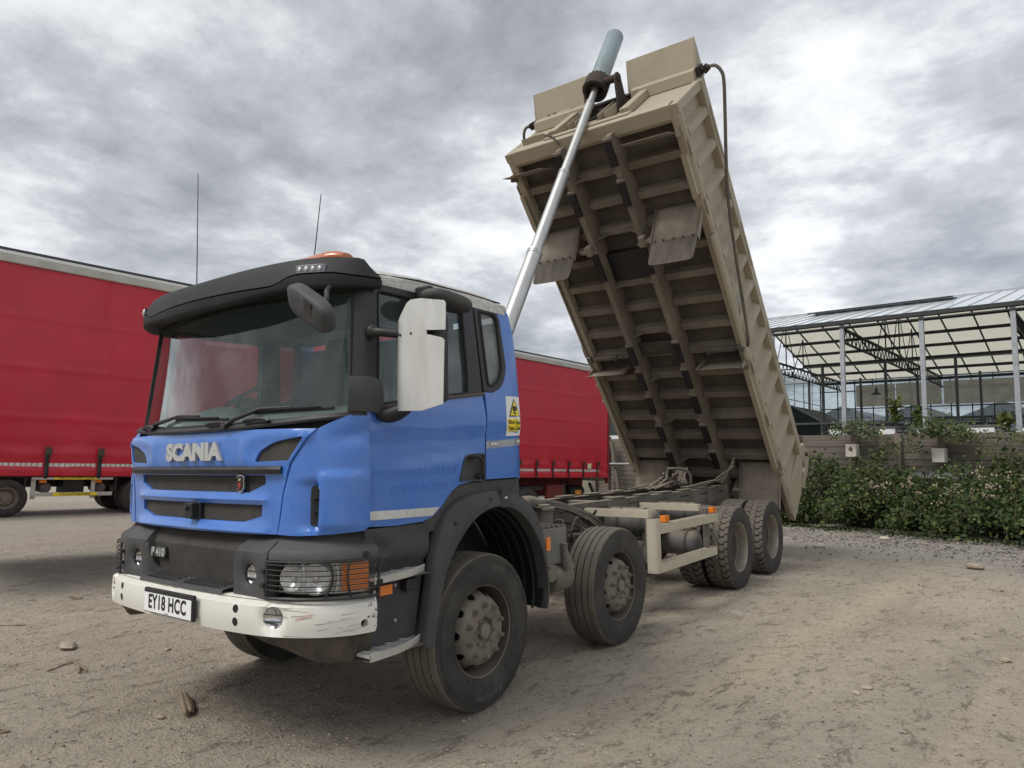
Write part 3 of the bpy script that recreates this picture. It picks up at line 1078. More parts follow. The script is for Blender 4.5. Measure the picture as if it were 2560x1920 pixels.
def bush(cx, depth, width, height, nl, label, mats=(0, 1, 2), weights=(0.5, 0.35, 0.15), size=0.075, z0=None, cat='bush', clumps=26, kind='bramble_bush', hang=False):
    """arching canes from the base with leaf clumps along them; depth = how far it reaches out of the wall"""
    by = wall_y(cx) - 0.28
    bz = ground_h(cx, by - depth) if z0 is None else z0
    root = empty(kind, Matrix.Translation((cx, by - depth * 0.5, bz)))
    tag(root, label, cat, 'plants along the timber wall')
    st = MB()
    pts, sz = [], []
    for c_ in range(clumps):
        a = random.uniform(-1, 1)
        top = height * (1 - 0.45 * a * a) * random.uniform(0.45, 1.08)
        ex = a * width * 0.5
        sx_ = ex * random.uniform(0.2, 0.8)
        ey = random.uniform(-0.5, 0.35) * depth * (1.15 - 0.6 * top / (height * 1.1))
        p0 = Vector((sx_, 0.3 * depth, 0.0 if not hang else height * 0.9))
        p1 = Vector(((sx_ + ex) / 2, 0.15 * depth, top * (0.85 if not hang else 1.0)))
        p2 = Vector((ex, ey, top))
        p3 = Vector((ex + random.uniform(-0.3, 0.3), ey - 0.22 * depth, top * random.uniform(0.35, 0.8)))
        path = curve([p0, p1, p2, p3], 5)
        st.tube(path, 0.006, 4, caps=False)
        m_ = nl // clumps
        for q in range(m_):
            t = random.random() ** 0.75
            k = min(len(path) - 2, int(t * (len(path) - 1)))
            o = path[k].lerp(path[k + 1], random.random())
            sp = 0.07 + 0.07 * random.random()
            p = o + Vector((random.gauss(0, sp * 1.25), random.gauss(0, sp), random.gauss(0, sp)))
            if p.z < 0.01:
                p.z = random.uniform(0.01, 0.1)
            p.y = min(p.y, 0.42 * depth + 0.2)
            wx, wz = cx + p.x, bz + p.z
            if any(abs(wx - bx_) < 0.20 and zl - 0.08 < wz < zl + 0.55 for bx_, zl in ((-4.98, 1.94), (-3.165, 1.84))):
                continue
            if random.random() < 0.55 * sstep(1.55, 2.15, wz) and not hang:
                continue
            pts.append(p)
            sz.append(size * random.choice((0.45, 0.6, 0.75, 0.9, 1.05, 1.25)))
    st.build('stem', M_STEM, root, smooth=0, fix=False)
    leaves_object('foliage', pts, sz, 0.7, [LEAF[i] for i in mats], root, weights)
    return root


random.seed(21)
bush(-6.75, 0.9, 1.6, 1.25, 2600, 'low dark bramble thicket beside the tail of the tipper body', weights=(0.4, 0.5, 0.1))
bush(-5.6, 1.0, 1.8, 1.55, 3400, 'bramble thicket climbing left of the first meter box', weights=(0.5, 0.35, 0.15))
bush(-4.3, 1.1, 1.6, 1.55, 3400, 'tall bramble thicket between the two meter boxes', weights=(0.5, 0.3, 0.2))
bush(-3.45, 0.7, 0.9, 1.25, 1700, 'small bramble under the metal cable tray', weights=(0.4, 0.5, 0.1))
bush(-2.3, 1.2, 1.7, 1.66, 3800, 'tall bramble thicket right of the second meter box', weights=(0.5, 0.32, 0.18))
bush(-1.0, 1.3, 1.8, 1.6, 3400, 'broad bramble thicket spreading at the right end of the wall', weights=(0.5, 0.35, 0.15))
bush(0.5, 1.3, 1.8, 1.7, 2600, 'bramble thicket past the right end of the view of the wall', weights=(0.5, 0.35, 0.15))
bush(-4.85, 0.45, 1.1, 0.36, 700, 'pale leafy creeper spilling over the wall top above the first meter box', mats=(0, 3, 2), weights=(0.35, 0.45, 0.2), z0=2.3, cat='creeper', kind='creeper', clumps=14, hang=True, size=0.07)
bush(-3.0, 0.5, 1.0, 0.50, 1100, 'thick leafy creeper crowning the wall above the blank meter box', mats=(0, 3, 2), weights=(0.4, 0.4, 0.2), z0=2.2, cat='creeper', kind='creeper', clumps=16, hang=True, size=0.075)
bush(-1.9, 0.4, 1.4, 0.2, 350, 'sparse creeper trailing along the right part of the wall top', mats=(0, 3, 2), weights=(0.4, 0.4, 0.2), z0=2.2, cat='creeper', kind='creeper', clumps=12, hang=True, size=0.06)


def seed_weed(x, off, h, n_head, label):
    y = wall_y(x) - off
    z = ground_h(x, y)
    root = empty('seeding_weed', Matrix.Translation((x, y, z)))
    tag(root, label, 'weed', 'seeding weeds in the brambles')
    st, fl = MB(), MB()
    lp, ls = [], []
    for k in range(n_head):
        tx, ty = random.gauss(0, 0.22), random.gauss(0, 0.12)
        hh = h * random.uniform(0.70, 1.15)
        pth = curve([(tx * 0.3, ty * 0.3 + 0.25, hh * 0.35), (tx * 0.5, ty * 0.5 + 0.1, hh * 0.7), (tx, ty, hh)], 4)
        st.tube(pth, 0.004, 4, caps=False)
        for q in range(5):
            c_ = Vector((tx, ty, hh)) + Vector((random.gauss(0, 0.035), random.gauss(0, 0.03), random.gauss(0, 0.03)))
            fl.sphere(c_, random.uniform(0.012, 0.026), 5, 3)
        for q in range(14):
            p = pth[random.randrange(2, len(pth) - 1)] + Vector((random.gauss(0, 0.05), random.gauss(0, 0.05), random.gauss(0, 0.05)))
            lp.append(p)
            ls.append(0.05 * random.uniform(0.6, 1.2))
    st.build('stem', mat('weed_stem', (0.12, 0.11, 0.045), 0.85), root, smooth=0, fix=False)
    tag(fl.build('seed_heads', M_FLUFF, root, smooth=60, fix=False), kind='stuff')
    leaves_object('foliage', lp, ls, 0.5, [LEAF[0], LEAF[3]], root, (0.6, 0.4))


for x, off, h, n_, lab in ((-4.35, 1.25, 0.95, 9, 'pale seed heads over brambles below the first meter box'), (-3.75, 1.3, 0.98, 12, 'fluffy seed heads left of the cable tray post'),
                           (-2.75, 1.45, 0.86, 16, 'dense fluffy seed heads right of the cable tray post'), (-2.2, 1.5, 0.88, 18, 'widest clump of fluffy seed heads, low on the right bramble'),
                           (-1.95, 1.35, 1.20, 9, 'tall seed heads above the widest seeding clump'), (-4.85, 1.2, 0.62, 6, 'short seed heads low at the left bramble')):
    seed_weed(x, off, h, n_, lab)
for cx_, dp, w_, h_, n_, lab in ((-6.2, 1.7, 1.1, 0.7, 1500, 'low bramble runners spilling on the gravel beside the tipper tail'), (-4.7, 1.9, 1.3, 0.95, 2200, 'low bramble mound spilling forward below the first meter box'),
                            (-3.3, 2.0, 1.2, 0.75, 1800, 'low bramble mound spilling forward below the cable tray'), (-1.9, 2.3, 1.6, 1.05, 2600, 'bramble mound spilling far onto the gravel below the seed heads'),
                            (-0.5, 2.4, 1.5, 1.2, 2400, 'tall bramble mound spilling onto the gravel past the seed heads')):
    bush(cx_, dp, w_, h_, n_, lab, weights=(0.5, 0.35, 0.15), clumps=26, size=0.075)
bush(-0.9, 0.6, 1.2, 0.35, 500, 'leafy creeper hanging over the far right of the wall', mats=(0, 1, 2), weights=(0.45, 0.4, 0.15), z0=2.05, cat='creeper', kind='creeper', clumps=18, hang=True, size=0.08)
bush(-3.9, 0.5, 0.9, 0.3, 160, 'thin creeper hanging on the wall between the meter boxes', mats=(0, 1, 2), weights=(0.45, 0.4, 0.15), z0=2.0, cat='creeper', kind='creeper', clumps=12, hang=True, size=0.07)
# grass fringe where the gravel ends
gp, gs = [], []
for k in range(2600):
    x = random.uniform(-8.0, 2.5)
    y = wall_y(x) - 1.35 - abs(random.gauss(0, 0.25)) - 0.25 * (x + 6) * 0.3
    gp.append((x, y, ground_h(x, y)))
    gs.append(random.uniform(0.04, 0.11))
gr = leaves_object('ground_cover', gp, gs, 0.2, [LEAF[0], LEAF[2], LEAF[1]], None, (0.5, 0.2, 0.3))
tag(gr, 'low weeds and grass along the foot of the brambles', 'weeds', kind='stuff')
# ================================================================ glasshouse on the upper ground
M_GALVD = mat('dark_glasshouse_steel', (0.030, 0.032, 0.035), 0.6, 0.2, var=0.2)
M_GPOST = mat('galvanised_post', (0.34, 0.36, 0.385), 0.55, 0.5, var=0.15, vscale=6)
M_PANE = mat('roof_glass', (0.80, 0.86, 0.88), 0.2, var=0.05, vscale=1.2, trans=0.12, coat=0.4)  # pale, nearly opaque base stands in for sky reflected in the panes
M_CREAM = mat('cream_shade_cloth', (0.92, 0.91, 0.84), 0.9, var=0.04, trans=0.68)
M_TAN = mat('tan_screen_cloth', (0.70, 0.66, 0.56), 0.9, var=0.15, vscale=2, trans=0.5)
M_WGLASS = glass_mat('wall_glass', (0.85, 0.9, 0.92), 0.03, 0.85, 1.45, dirt=0.22)
gh = empty('glasshouse', Matrix.Translation((-8.03, 27.1, 2.9)))
tag(gh, 'large steel framed glasshouse with cream roof screens behind the timber wall', 'greenhouse')
EZ, RZ, FY, RY = 4.08, 6.44, 17.3, 8.4      # eave height, ridge height, far wall, ridge position
X0, X1 = -6.45, 19.5


def gpart(b, name, m, **kw):
    return b.build(name, m, gh, **kw)


for k in range(-2, 8):
    b = MB(); b.bx(-0.075, 0.075, -0.06, 0.06, -0.4, EZ); b.bx(-0.13, 0.13, -0.1, 0.1, -0.4, 0.06)
    o = gpart(b, 'post', M_GPOST, bevel=0.008)
    o.location = (k * 2.6, 0, 0)
b = MB(); b.bx(X0, X1, -0.16, 0.02, EZ, EZ + 0.16); b.bx(X0, X1, -0.10, 0.0, EZ - 0.12, EZ - 0.07); gpart(b, 'eave_gutter', M_GALVD, bevel=0.01)
b = MB(); b.bx(X0, X1, RY - 0.06, RY + 0.06, RZ - 0.02, RZ + 0.07); gpart(b, 'ridge', M_GPOST)
sl = math.atan2(RZ - EZ - 0.16, RY)
pw = 0.65
plen = math.hypot(RY, RZ - EZ - 0.16)
pm = MB(); pm.bx(0.018, pw - 0.018, 0, plen, -0.006, 0.006)
po = gpart(pm, 'roof_pane', M_PANE, smooth=0)
bm_ = MB(); bm_.bx(-0.022, 0.022, 0, plen, -0.03, 0.03)
bo = gpart(bm_, 'glazing_bar', M_GPOST, smooth=0)
npan = int((X1 - X0) / pw)
for k in range(npan):
    x = X0 + k * pw
    for src in (po, bo):
        o = src if k == 0 else src.copy()
        if k:
            col.objects.link(o)
        o.location = (x, 0, EZ + 0.16)
        o.rotation_euler = (sl, 0, 0)
# three opened ridge vents
for k, x in enumerate((-3.2, -1.25, 0.7)):
    b = MB(); b.bx(0, 1.92, 0, 2.6, -0.012, 0.012)
    o = gpart(b, 'roof_vent', M_PANE, smooth=0)
    o.location = (x, RY - 2.55, RZ - 0.52)
    o.rotation_euler = (sl + R(-5), 0, 0)
    b = MB(); b.bx(0, 1.92, -0.05, 0.0, -0.03, 0.03); b.bx(-0.02, 0.02, 0, 2.6, -0.03, 0.035)
    o2 = gpart(b, 'vent_frame', M_GALVD, smooth=0)
    o2.location = (x, RY - 2.55, RZ - 0.52 + 0.02)
    o2.rotation_euler = (sl + R(-5), 0, 0)
# far roof slope, seen from below
sl2 = math.atan2(RZ - EZ, FY - RY)
fl = math.hypot(FY - RY, RZ - EZ)
pw2 = 1.3
pm = MB(); pm.bx(0.02, pw2 - 0.02, 0, fl, -0.006, 0.006)
po = gpart(pm, 'screen_panel', M_CREAM, smooth=0)
bm_ = MB(); bm_.bx(-0.03, 0.03, 0, fl, -0.07, -0.01)
bo = gpart(bm_, 'rafter', M_GALVD, smooth=0)
for k in range(int((X1 - X0) / pw2)):
    for src in (po, bo):
        o = src if k == 0 else src.copy()
        if k:
            col.objects.link(o)
        o.location = (X0 + k * pw2, RY, RZ)
        o.rotation_euler = (-sl2, 0, 0)
for k in range(7):
    t = k / 6
    y, z = RY + (FY - RY) * t, RZ + (EZ - RZ) * t
    b = MB(); b.bx(X0, X1, y - 0.06, y + 0.06, z - 0.24, z - 0.10)
    gpart(b, 'purlin', M_GALVD, smooth=0)
for k in range(1, 5):
    t = k / 5
    y, z = RY * t, EZ + 0.16 + (RZ - EZ - 0.16) * t
    b = MB(); b.bx(X0, X1, y - 0.04, y + 0.04, z - 0.16, z - 0.06)
    gpart(b, 'purlin', M_GALVD, smooth=0)
# lattice trusses across the span
for x in (-5.2, 0.0, 5.2, 10.4, 15.6):
    b = MB()
    zt, zb = EZ - 0.08, EZ - 0.66
    b.bx(x - 0.05, x + 0.05, 0.05, FY, zt - 0.09, zt)
    b.bx(x - 0.04, x + 0.04, 0.05, FY, zb, zb + 0.07)
    y = 0.2
    while y < FY - 0.5:
        b.bar((x, y, zb + 0.03), (x, y + 0.25, zt - 0.04), 0.03, 0.03)
        b.bar((x, y + 0.25, zt - 0.04), (x, y + 0.5, zb + 0.03), 0.03, 0.03)
        y += 0.5
    for yy in (RY - 2.4, RY, RY + 2.4):
        zz = EZ + (RZ - EZ) * (1 - abs(yy - RY) / RY) - 0.12
        b.bar((x, yy, zt), (x, yy, zz), 0.045, 0.045)
        b.bar((x, yy - 1.2, zt), (x, yy, zz), 0.03, 0.03)
        b.bar((x, yy + 1.2, zt), (x, yy, zz), 0.03, 0.03)
    gpart(b, 'truss', M_GALVD, smooth=0)
for x in (-5.2, -2.6, 0.0, 2.6, 5.2, 7.8):
    for y in (5.8, 11.6):
        b = MB(); b.bx(x - 0.05, x + 0.05, y - 0.05, y + 0.05, -0.3, EZ - 0.6)
        gpart(b, 'inner_post', mat('grey_inner_post', (0.13, 0.135, 0.14), 0.6, 0.2), smooth=0)
for y, z in ((5.8, EZ - 0.70), (11.6, EZ - 0.70)):
    b = MB(); b.cyl((X0, y, z), (X1, y, z), 0.03, n=6); gpart(b, 'pipe', M_GPOST)
# far wall: glass bays, mullions, tan roller screens on the upper part
b = MB(); b.bx(X0, X1, FY, FY + 0.012, 0.0, EZ); gpart(b, 'wall_glazing', M_WGLASS, smooth=0)
mb_ = MB(); mb_.bx(-0.025, 0.025, FY - 0.07, FY - 0.015, -0.2, EZ)
mo = gpart(mb_, 'mullion', M_GALVD, smooth=0)
for k in range(0, 27):
    o = mo if k == 0 else mo.copy()
    if k:
        col.objects.link(o)
    o.location = (X0 + k * 0.98, 0, 0)
for z in (0.9, 2.35, 3.4):
    b = MB(); b.bx(X0, X1, FY - 0.10, FY - 0.072, z - 0.03, z + 0.03); gpart(b, 'wall_rail', M_GALVD, smooth=0)
for a_, c_ in ((-4.4, -2.3), (-2.25, 0.0), (0.1, 3.9), (4.0, 9.0), (9.1, 14.0)):
    b = MB()
    PP = [[(a_ + (c_ - a_) * i / 20, FY - 0.16 + 0.03 * math.sin(i * 1.9), z) for z in (2.45, 2.9, 3.35, 3.72)] for i in range(21)]
    b.grid(PP)
    gpart(b, 'roller_screen', M_TAN, smooth=60)
# left gable: glass with mullions
b = MB(); b.bx(X0 - 0.012, X0, 0, FY, 0, EZ); gpart(b, 'gable_glazing', M_WGLASS, smooth=0)
for k in range(13):
    y = FY * k / 12
    b = MB(); b.bx(X0 - 0.06, X0 - 0.015, y - 0.025, y + 0.025, 0, EZ); gpart(b, 'gable_mullion', M_GPOST, smooth=0)
for z in (1.35, 2.6):
    b = MB(); b.bx(X0 - 0.09, X0 - 0.065, 0, FY, z - 0.025, z + 0.025); gpart(b, 'gable_rail', M_GALVD, smooth=0)
# white base boards between the posts, benches and clutter inside
for k, (a_, c_) in enumerate(((-0.55, -0.12), (1.15, 1.66), (2.35, 2.62), (3.8, 4.55), (5.1, 7.0), (7.4, 9.6))):
    b = MB(); b.bx(a_, c_, -0.05, -0.02, -0.1, 0.20); gpart(b, 'base_board', mat('white_base_board', (0.62, 0.64, 0.64), 0.6), bevel=0.005)
M_CLUT = mat('grey_bench_steel', (0.11, 0.115, 0.12), 0.7, 0.2, var=0.3)
for y, z, x0_, x1_ in ((1.6, 0.34, 0.2, 4.8), (3.0, 0.62, -4.5, 1.0), (13.5, 1.15, -3.0, 15.0), (15.5, 1.6, -2.0, 12.0)):
    b = MB(); b.bx(x0_, x1_, y - 0.35, y + 0.35, z - 0.05, z + 0.03)
    xx = x0_
    while xx <= x1_:
        b.bx(xx - 0.025, xx + 0.025, y - 0.3, y - 0.25, -0.3, z)
        xx += 1.4
    gpart(b, 'bench', M_CLUT, smooth=0)
for x, y, z in ((-1.1, 8.6, 2.3), (-4.95, 8.6, 3.35)):
    e = MB(); e.cyl((x, y, z), (x, y, z + 0.12), 0.24, 0.06, 14); e.cyl((x, y, z + 0.12), (x, y, z + 0.30), 0.05, n=8); e.cyl((x, y, z + 0.3), (x, y, EZ - 0.6), 0.008, n=5)
    o = e.build('hanging_lamp', M_BLACK, None)
    o.location = (-8.03, 27.1, 2.9)
    tag(o, 'black hanging lamp shade below the glasshouse lattice truss' if x > -2 else 'black hanging lamp shade by the left end of the glasshouse', 'lamp', 'lamps hanging in the glasshouse')
random.seed(5)
for x, y, h, lab in ((-6.5, 27.8, 1.5, 'yellow green bamboo tuft inside the glasshouse, the tallest'), (-5.9, 28.2, 1.1, 'yellow green bamboo tuft inside the glasshouse, the shorter neighbour'), (-3.3, 28.0, 0.75, 'small green palm tuft inside the glasshouse')):
    root = empty('potted_plant', Matrix.Translation((x, y, 2.85)))
    tag(root, lab, 'plant')
    st = MB(); lp, ls = [], []
    for k in range(9):
        tx = random.gauss(0, 0.14)
        pth = curve([(0, 0, 0), (tx * 0.3, 0, h * 0.6), (tx, random.gauss(0, 0.1), h * random.uniform(0.7, 1.0))], 4)
        st.tube(pth, 0.010, 4, caps=False)
        for q in range(16):
            lp.append(pth[random.randrange(3, len(pth))] + Vector((random.gauss(0, 0.06), random.gauss(0, 0.06), random.gauss(0, 0.09))))
            ls.append(random.uniform(0.1, 0.22))
    st.build('stem', M_STEM, root, smooth=0, fix=False)
    leaves_object('foliage', lp, ls, 0.4, [LEAF[2], LEAF[0]], root, (0.7, 0.3))
# dark backdrop of gable forms added to tone down the pale far wall
e = empty('far_backdrop', Matrix.Translation((-2.0, 58.0, 2.9)))
tag(e, 'added grey backdrop of low gables behind the glasshouse', 'greenhouse')
M_BACKDROP = mat('backdrop_grey', (0.16, 0.175, 0.19), 0.35, var=0.35, vscale=0.6)
for k in range(7):
    b = MB(); b.py([(k * 5.2 - 18, 0), (k * 5.2 - 12.85, 0), (k * 5.2 - 12.85, 2.6), (k * 5.2 - 15.4, 3.7), (k * 5.2 - 18, 2.6)], 0, 12)
    b.build('gable_bay', M_BACKDROP, e, smooth=0)
    for q in range(6):
        b = MB(); b.bx(k * 5.2 - 18 + q * 0.95, k * 5.2 - 17.93 + q * 0.95, -0.06, -0.01, 0, 2.55); b.build('glazing_bar', M_GPOST, e, smooth=0)
b = MB(); b.bx(-18.1, 18.5, -0.14, -0.065, 2.5, 2.66); b.build('gutter', M_GPOST, e)
b = MB(); b.bx(-18.1, 18.5, -0.12, -0.065, 1.1, 1.2); b.build('rail', M_GALVD, e)
# dark sheds beyond the left gable
M_DGREEN = mat('dark_green_sheet', (0.022, 0.036, 0.032), 0.6, var=0.15)
for x, y, w_, h_, lab in ((-12.4, 36.0, 3.1, 1.75, 'dark gabled shed seen through the glasshouse, the nearer one'), (-18.5, 50.0, 5.0, 3.0, 'dark gabled shed seen through the glasshouse, the farther one')):
    e = empty('dark_shed', Matrix.Translation((x, y, 2.9)))
    tag(e, lab, 'shed')
    b = MB(); b.bx(-w_ / 2, w_ / 2, -2, 2, 0, h_ * 0.45); b.build('wall', M_DGREEN, e, bevel=0.01)
    b = MB(); b.py([(-w_ / 2 - 0.1, h_ * 0.45), (w_ / 2 + 0.1, h_ * 0.45), (0, h_)], -2.1, 2.1); b.build('roof', M_DGREEN, e, bevel=0.01)
    b = MB(); b.bar((-w_ / 2 - 0.1, -2.13, h_ * 0.45), (0, -2.13, h_), 0.05, 0.07); b.bar((0, -2.13, h_), (w_ / 2 + 0.1, -2.13, h_ * 0.45), 0.05, 0.07); b.build('barge_board', M_GPOST, e)
# dark green building with a pale gutter behind the fence by the trailer
e = empty('green_building', Matrix.Translation((-16.6, 24.0, 0.3)))
tag(e, 'dark green sheet clad building with pale gutter behind the red trailer', 'building')
b = MB()
pr = []
x = -3.0
k = 0
while x < 3.0:
    pr += [(x, 0.0 if k % 2 == 0 else 0.03), (x + 0.16, 0.0 if k % 2 == 0 else 0.03)]
    x += 0.2
    k += 1
b.pz(pr + [(3.0, 6.0), (-3.0, 6.0)], 0, 3.75)
b.build('wall', M_DGREEN, e, smooth=0)
b = MB(); b.bx(-3.1, 3.1, -0.12, 0.02, 3.76, 3.92); b.build('gutter', mat('pale_gutter', (0.6, 0.62, 0.62), 0.5), e, bevel=0.02)
b = MB(); b.bx(-3.0, 3.0, -0.06, -0.015, 2.36, 2.52); b.build('pale_band', MATS['pale_gutter'], e, bevel=0.01)

# ================================================================ red curtain-sided trailer
def curtain_mat():
    m = mat('red_curtain', (0.52, 0.013, 0.034), 0.34, var=0.10, vscale=1.5, dust=(0.26, 0.08, 0.08), damt=0.14, dscale=2.5, bump=0.03, bscale=200)
    return m


M_RED = curtain_mat()
M_RAIL = mat('pale_roof_rail', (0.50, 0.49, 0.45), 0.5, 0.1, var=0.1, vscale=2, dust=(0.30, 0.27, 0.22), damt=0.5, dscale=3)
M_REDM = mat('red_chassis_paint', (0.17, 0.010, 0.014), 0.6, var=0.2, dust=(0.10, 0.07, 0.05), damt=0.5)
TY0, TY1 = 1.5, 15.72
TXN, TXF = -10.66, -13.18
trailer = empty('curtain_trailer', Matrix.Translation((-11.92, 0, 0)))
tag(trailer, 'long red curtain sided trailer with pale roof rail parked behind the dump truck', 'trailer')
dxT = 11.92
near, far_ = TXN + dxT, TXF + dxT
BK = [15.2 - 0.622 * k for k in range(23) if 15.2 - 0.622 * k > TY0]


def curtain_x(y, z):
    """bulge, strap pulls at the bottom and welded bands"""
    o = 0.018 * noise.noise((y * 0.45, z * 0.5, 1)) + 0.007 * noise.noise((y * 1.7, z * 0.9, 5))
    d = min(abs(y - q) for q in BK)
    if z < 1.85:
        w = (1.85 - z) / 0.55
        o += 0.030 * w * min(1, d / 0.31) - 0.020 * w + 0.012 * w * noise.noise((y * 3.0, z * 9, 2))
        o += 0.010 * math.sin((z - 1.3) * 26 + 1.5 * noise.noise((y * 0.9, 0, 8))) * min(1, w * 1.4)
    fold = math.exp(-((d) / 0.05) ** 2)
    o -= 0.010 * fold * sstep(2.9, 4.0, z)
    # slack folds pulled diagonally to the buckles
    o += 0.012 * max(0.0, noise.noise((y * 0.8 - z * 0.55, z * 0.25 + y * 0.1, 21))) * (1 - sstep(1.6, 3.6, z))
    o += 0.006 * noise.noise((y * 2.2 + z * 0.6, z * 0.35, 31))
    for zs in (2.08, 2.72, 3.38):
        if abs(z - zs) < 0.034:
            o += 0.005
    if d < 0.045:
        o += 0.004
    o += 0.010 * sstep(3.2, 4.05, z) * noise.noise((y * 2.4, z * 0.6, 11))
    return o


ys_ = np.arange(TY0, TY1 - 0.02, 0.036)
zs_ = np.unique(np.concatenate([np.linspace(1.30, 1.9, 22), np.linspace(1.9, 4.06, 60)]))
b = MB()
b.grid([[(near + 0.012 + curtain_x(y, z), y, z + (0.045 - 0.0037 * (y - 2.2)) * (1 - (z - 1.3) / 2.76)) for z in zs_] for y in ys_])
b.build('curtain', M_RED, trailer, smooth=60)
b = MB()
b.bx(far_, far_ + 0.02, TY0, TY1 - 0.05, 1.30, 4.06)
b.build('curtain', M_RED, trailer, smooth=0)
b = MB(); b.px([(TY0 - 0.04, 4.055), (TY1, 4.055), (TY1, 4.15), (TY0 - 0.04, 4.15)], near - 0.06, near + 0.055); b.build('cant_rail', M_RAIL, trailer, bevel=0.012)
b = MB(); b.px([(TY0 - 0.04, 4.155), (TY1, 4.155), (TY1, 4.205), (TY0 - 0.04, 4.205)], near - 0.06, near + 0.04); b.build('upper_rail', mat('white_roof_rail', (0.70, 0.70, 0.68), 0.45, 0.1), trailer, bevel=0.01)
b = MB(); b.bx(far_, near + 0.03, TY0 - 0.04, TY1, 4.207, 4.245); b.build('roof', mat('dark_roof_edge', (0.05, 0.05, 0.052), 0.6), trailer, bevel=0.01)
b = MB(); b.bx(far_ + 0.02, near - 0.06, TY0, TY1 - 0.06, 1.352, 1.39); b.build('deck', M_CHASD, trailer)
b = MB(); b.bx(far_, near, TY0 - 0.03, TY0, 1.18, 4.2); b.build('headboard', M_RAIL, trailer)
b = MB(); b.bx(near - 0.08, near + 0.03, TY1 - 0.05, TY1 + 0.03, 1.15, 4.2); b.bx(far_, far_ + 0.1, TY1 - 0.05, TY1 + 0.03, 1.15, 4.2); b.bx(far_ + 0.1, near - 0.08, TY1 - 0.05, TY1 + 0.03, 3.95, 4.2)
b.build('rear_frame', M_REDM, trailer, bevel=0.008)
b = MB(); b.bx(far_ + 0.105, 0.0 - 0.004, TY1 - 0.03, TY1 + 0.01, 1.2, 3.945); b.build('rear_door', M_RAIL, trailer, bevel=0.005)
b = MB(); b.bx(0.004, near - 0.085, TY1 - 0.03, TY1 + 0.01, 1.2, 3.945); b.build('rear_door', M_RAIL, trailer, bevel=0.005)
# buckles with straps
sb = MB()
sb.bx(0.036, 0.050, -0.032, 0.032, 0.28, 0.36); sb.bx(0.050, 0.062, -0.04, -0.028, 0.24, 0.38); sb.bx(0.050, 0.062, 0.028, 0.04, 0.24, 0.38); sb.bx(0.048, 0.064, -0.04, 0.04, 0.372, 0.384)
bs = MB(); bs.grid([[(0.030 + 0.006 * math.sin(k * 1.3), -0.024, 0.30 - 0.33 * k / 8), (0.030 + 0.006 * math.sin(k * 1.3), 0.024, 0.30 - 0.33 * k / 8)] for k in range(9)])
bs2 = MB(); bs2.v, bs2.f, bs2.m = list(bs.v), list(bs.f), list(bs.m)
buck = sb.build('buckle', mat('buckle_steel', (0.10, 0.095, 0.085), 0.5, 0.6, dust=(0.12, 0.06, 0.03), damt=0.5), trailer, bevel=0.003)
strap = bs.build('strap', M_BLACK, trailer, smooth=60)
sol = strap.modifiers.new('thick', 'SOLIDIFY'); sol.thickness = 0.006
for k, y in enumerate(BK):
    for src in (buck, strap):
        o = src if k == 0 else src.copy()
        if k:
            col.objects.link(o)
        o.location = (near + 0.005, y, 1.34)
# reflective dashes along the skirt and at the rear corner
rb = MB()
y = TY0 + 0.05
while y < TY1 - 0.42:
    if min(abs(y + 0.025 - q) for q in BK) > 0.045:
        pts4 = [(y, 1.455), (y + 0.052, 1.455), (y + 0.052, 1.508), (y, 1.508)]
        rb.add([(near + 0.018 + curtain_x(a_, c_), a_, c_) for a_, c_ in pts4], [(0, 1, 2, 3)])
    y += 0.062
tag(rb.build('reflective_strip', M_REFL, trailer, smooth=0), kind='stuff')
rb = MB()
for k in range(5):
    rb.add([(near + 0.024, TY1 - 0.62 + 0.07 * k, 3.70), (near + 0.024, TY1 - 0.62 + 0.07 * k + 0.06, 3.70), (near + 0.024, TY1 - 0.62 + 0.07 * k + 0.06, 3.755), (near + 0.024, TY1 - 0.62 + 0.07 * k, 3.755)], [(0, 1, 2, 3)])
    rb.add([(near + 0.024, TY1 - 0.33, 3.69 - 0.08 * k), (near + 0.024, TY1 - 0.27, 3.69 - 0.08 * k), (near + 0.024, TY1 - 0.27, 3.62 - 0.08 * k), (near + 0.024, TY1 - 0.33, 3.62 - 0.08 * k)], [(0, 1, 2, 3)])
rb.build('corner_mark', M_REFL, trailer, smooth=0)
b = MB(); b.bx(near + 0.045, near + 0.049, 14.72, 14.88, 1.53, 1.66); b.build('load_label', mat('pale_yellow_label', (0.62, 0.62, 0.36), 0.6), trailer)
# running gear at the rear
for x in (-0.45, 0.45):
    b = MB(); b.px([(TY0 + 0.4, 1.30), (6.4, 1.30), (7.6, 0.80), (14.9, 0.82), (15.6, 1.05), (15.6, 1.350), (TY0 + 0.4, 1.350)], x - 0.06, x + 0.06); b.build('chassis_beam', M_REDM, trailer)
for y in (9.9, 11.2, 12.5):
    b = MB(); b.cyl((-1.0, y, 0.50), (1.0, y, 0.50), 0.07, n=12); b.build('axle', M_CHASD, trailer)
for x in (-0.85, 0.85):
    b = MB(); b.px([(9.2, 1.0), (13.1, 1.0), (13.1, 1.09), (9.2, 1.09)], x - 0.3, x + 0.3); b.build('mudguard', M_BLACK, trailer)
b = MB(); b.bx(1.02, 1.08, 13.35, 14.0, 0.62, 1.12); b.build('side_panel', M_REDM, trailer)
b = MB(); b.cyl((0.75, 14.55, 0.92), (0.75, 15.15, 0.92), 0.17, n=20); b.build('air_tank', M_BLACK, trailer, bevel=0.02)
b = MB(); b.bx(0.918, 0.925, 14.72, 14.98, 0.85, 0.97); b.build('hazard_label', mat('orange_label', (0.7, 0.30, 0.05), 0.5), trailer)
b = MB(); b.bx(0.9, 1.0, 14.1, 14.2, 0.12, 1.15); b.bar((0.95, 13.8, 1.12), (0.95, 14.15, 0.8), 0.05, 0.05); b.build('support_leg', M_CHASD, trailer)
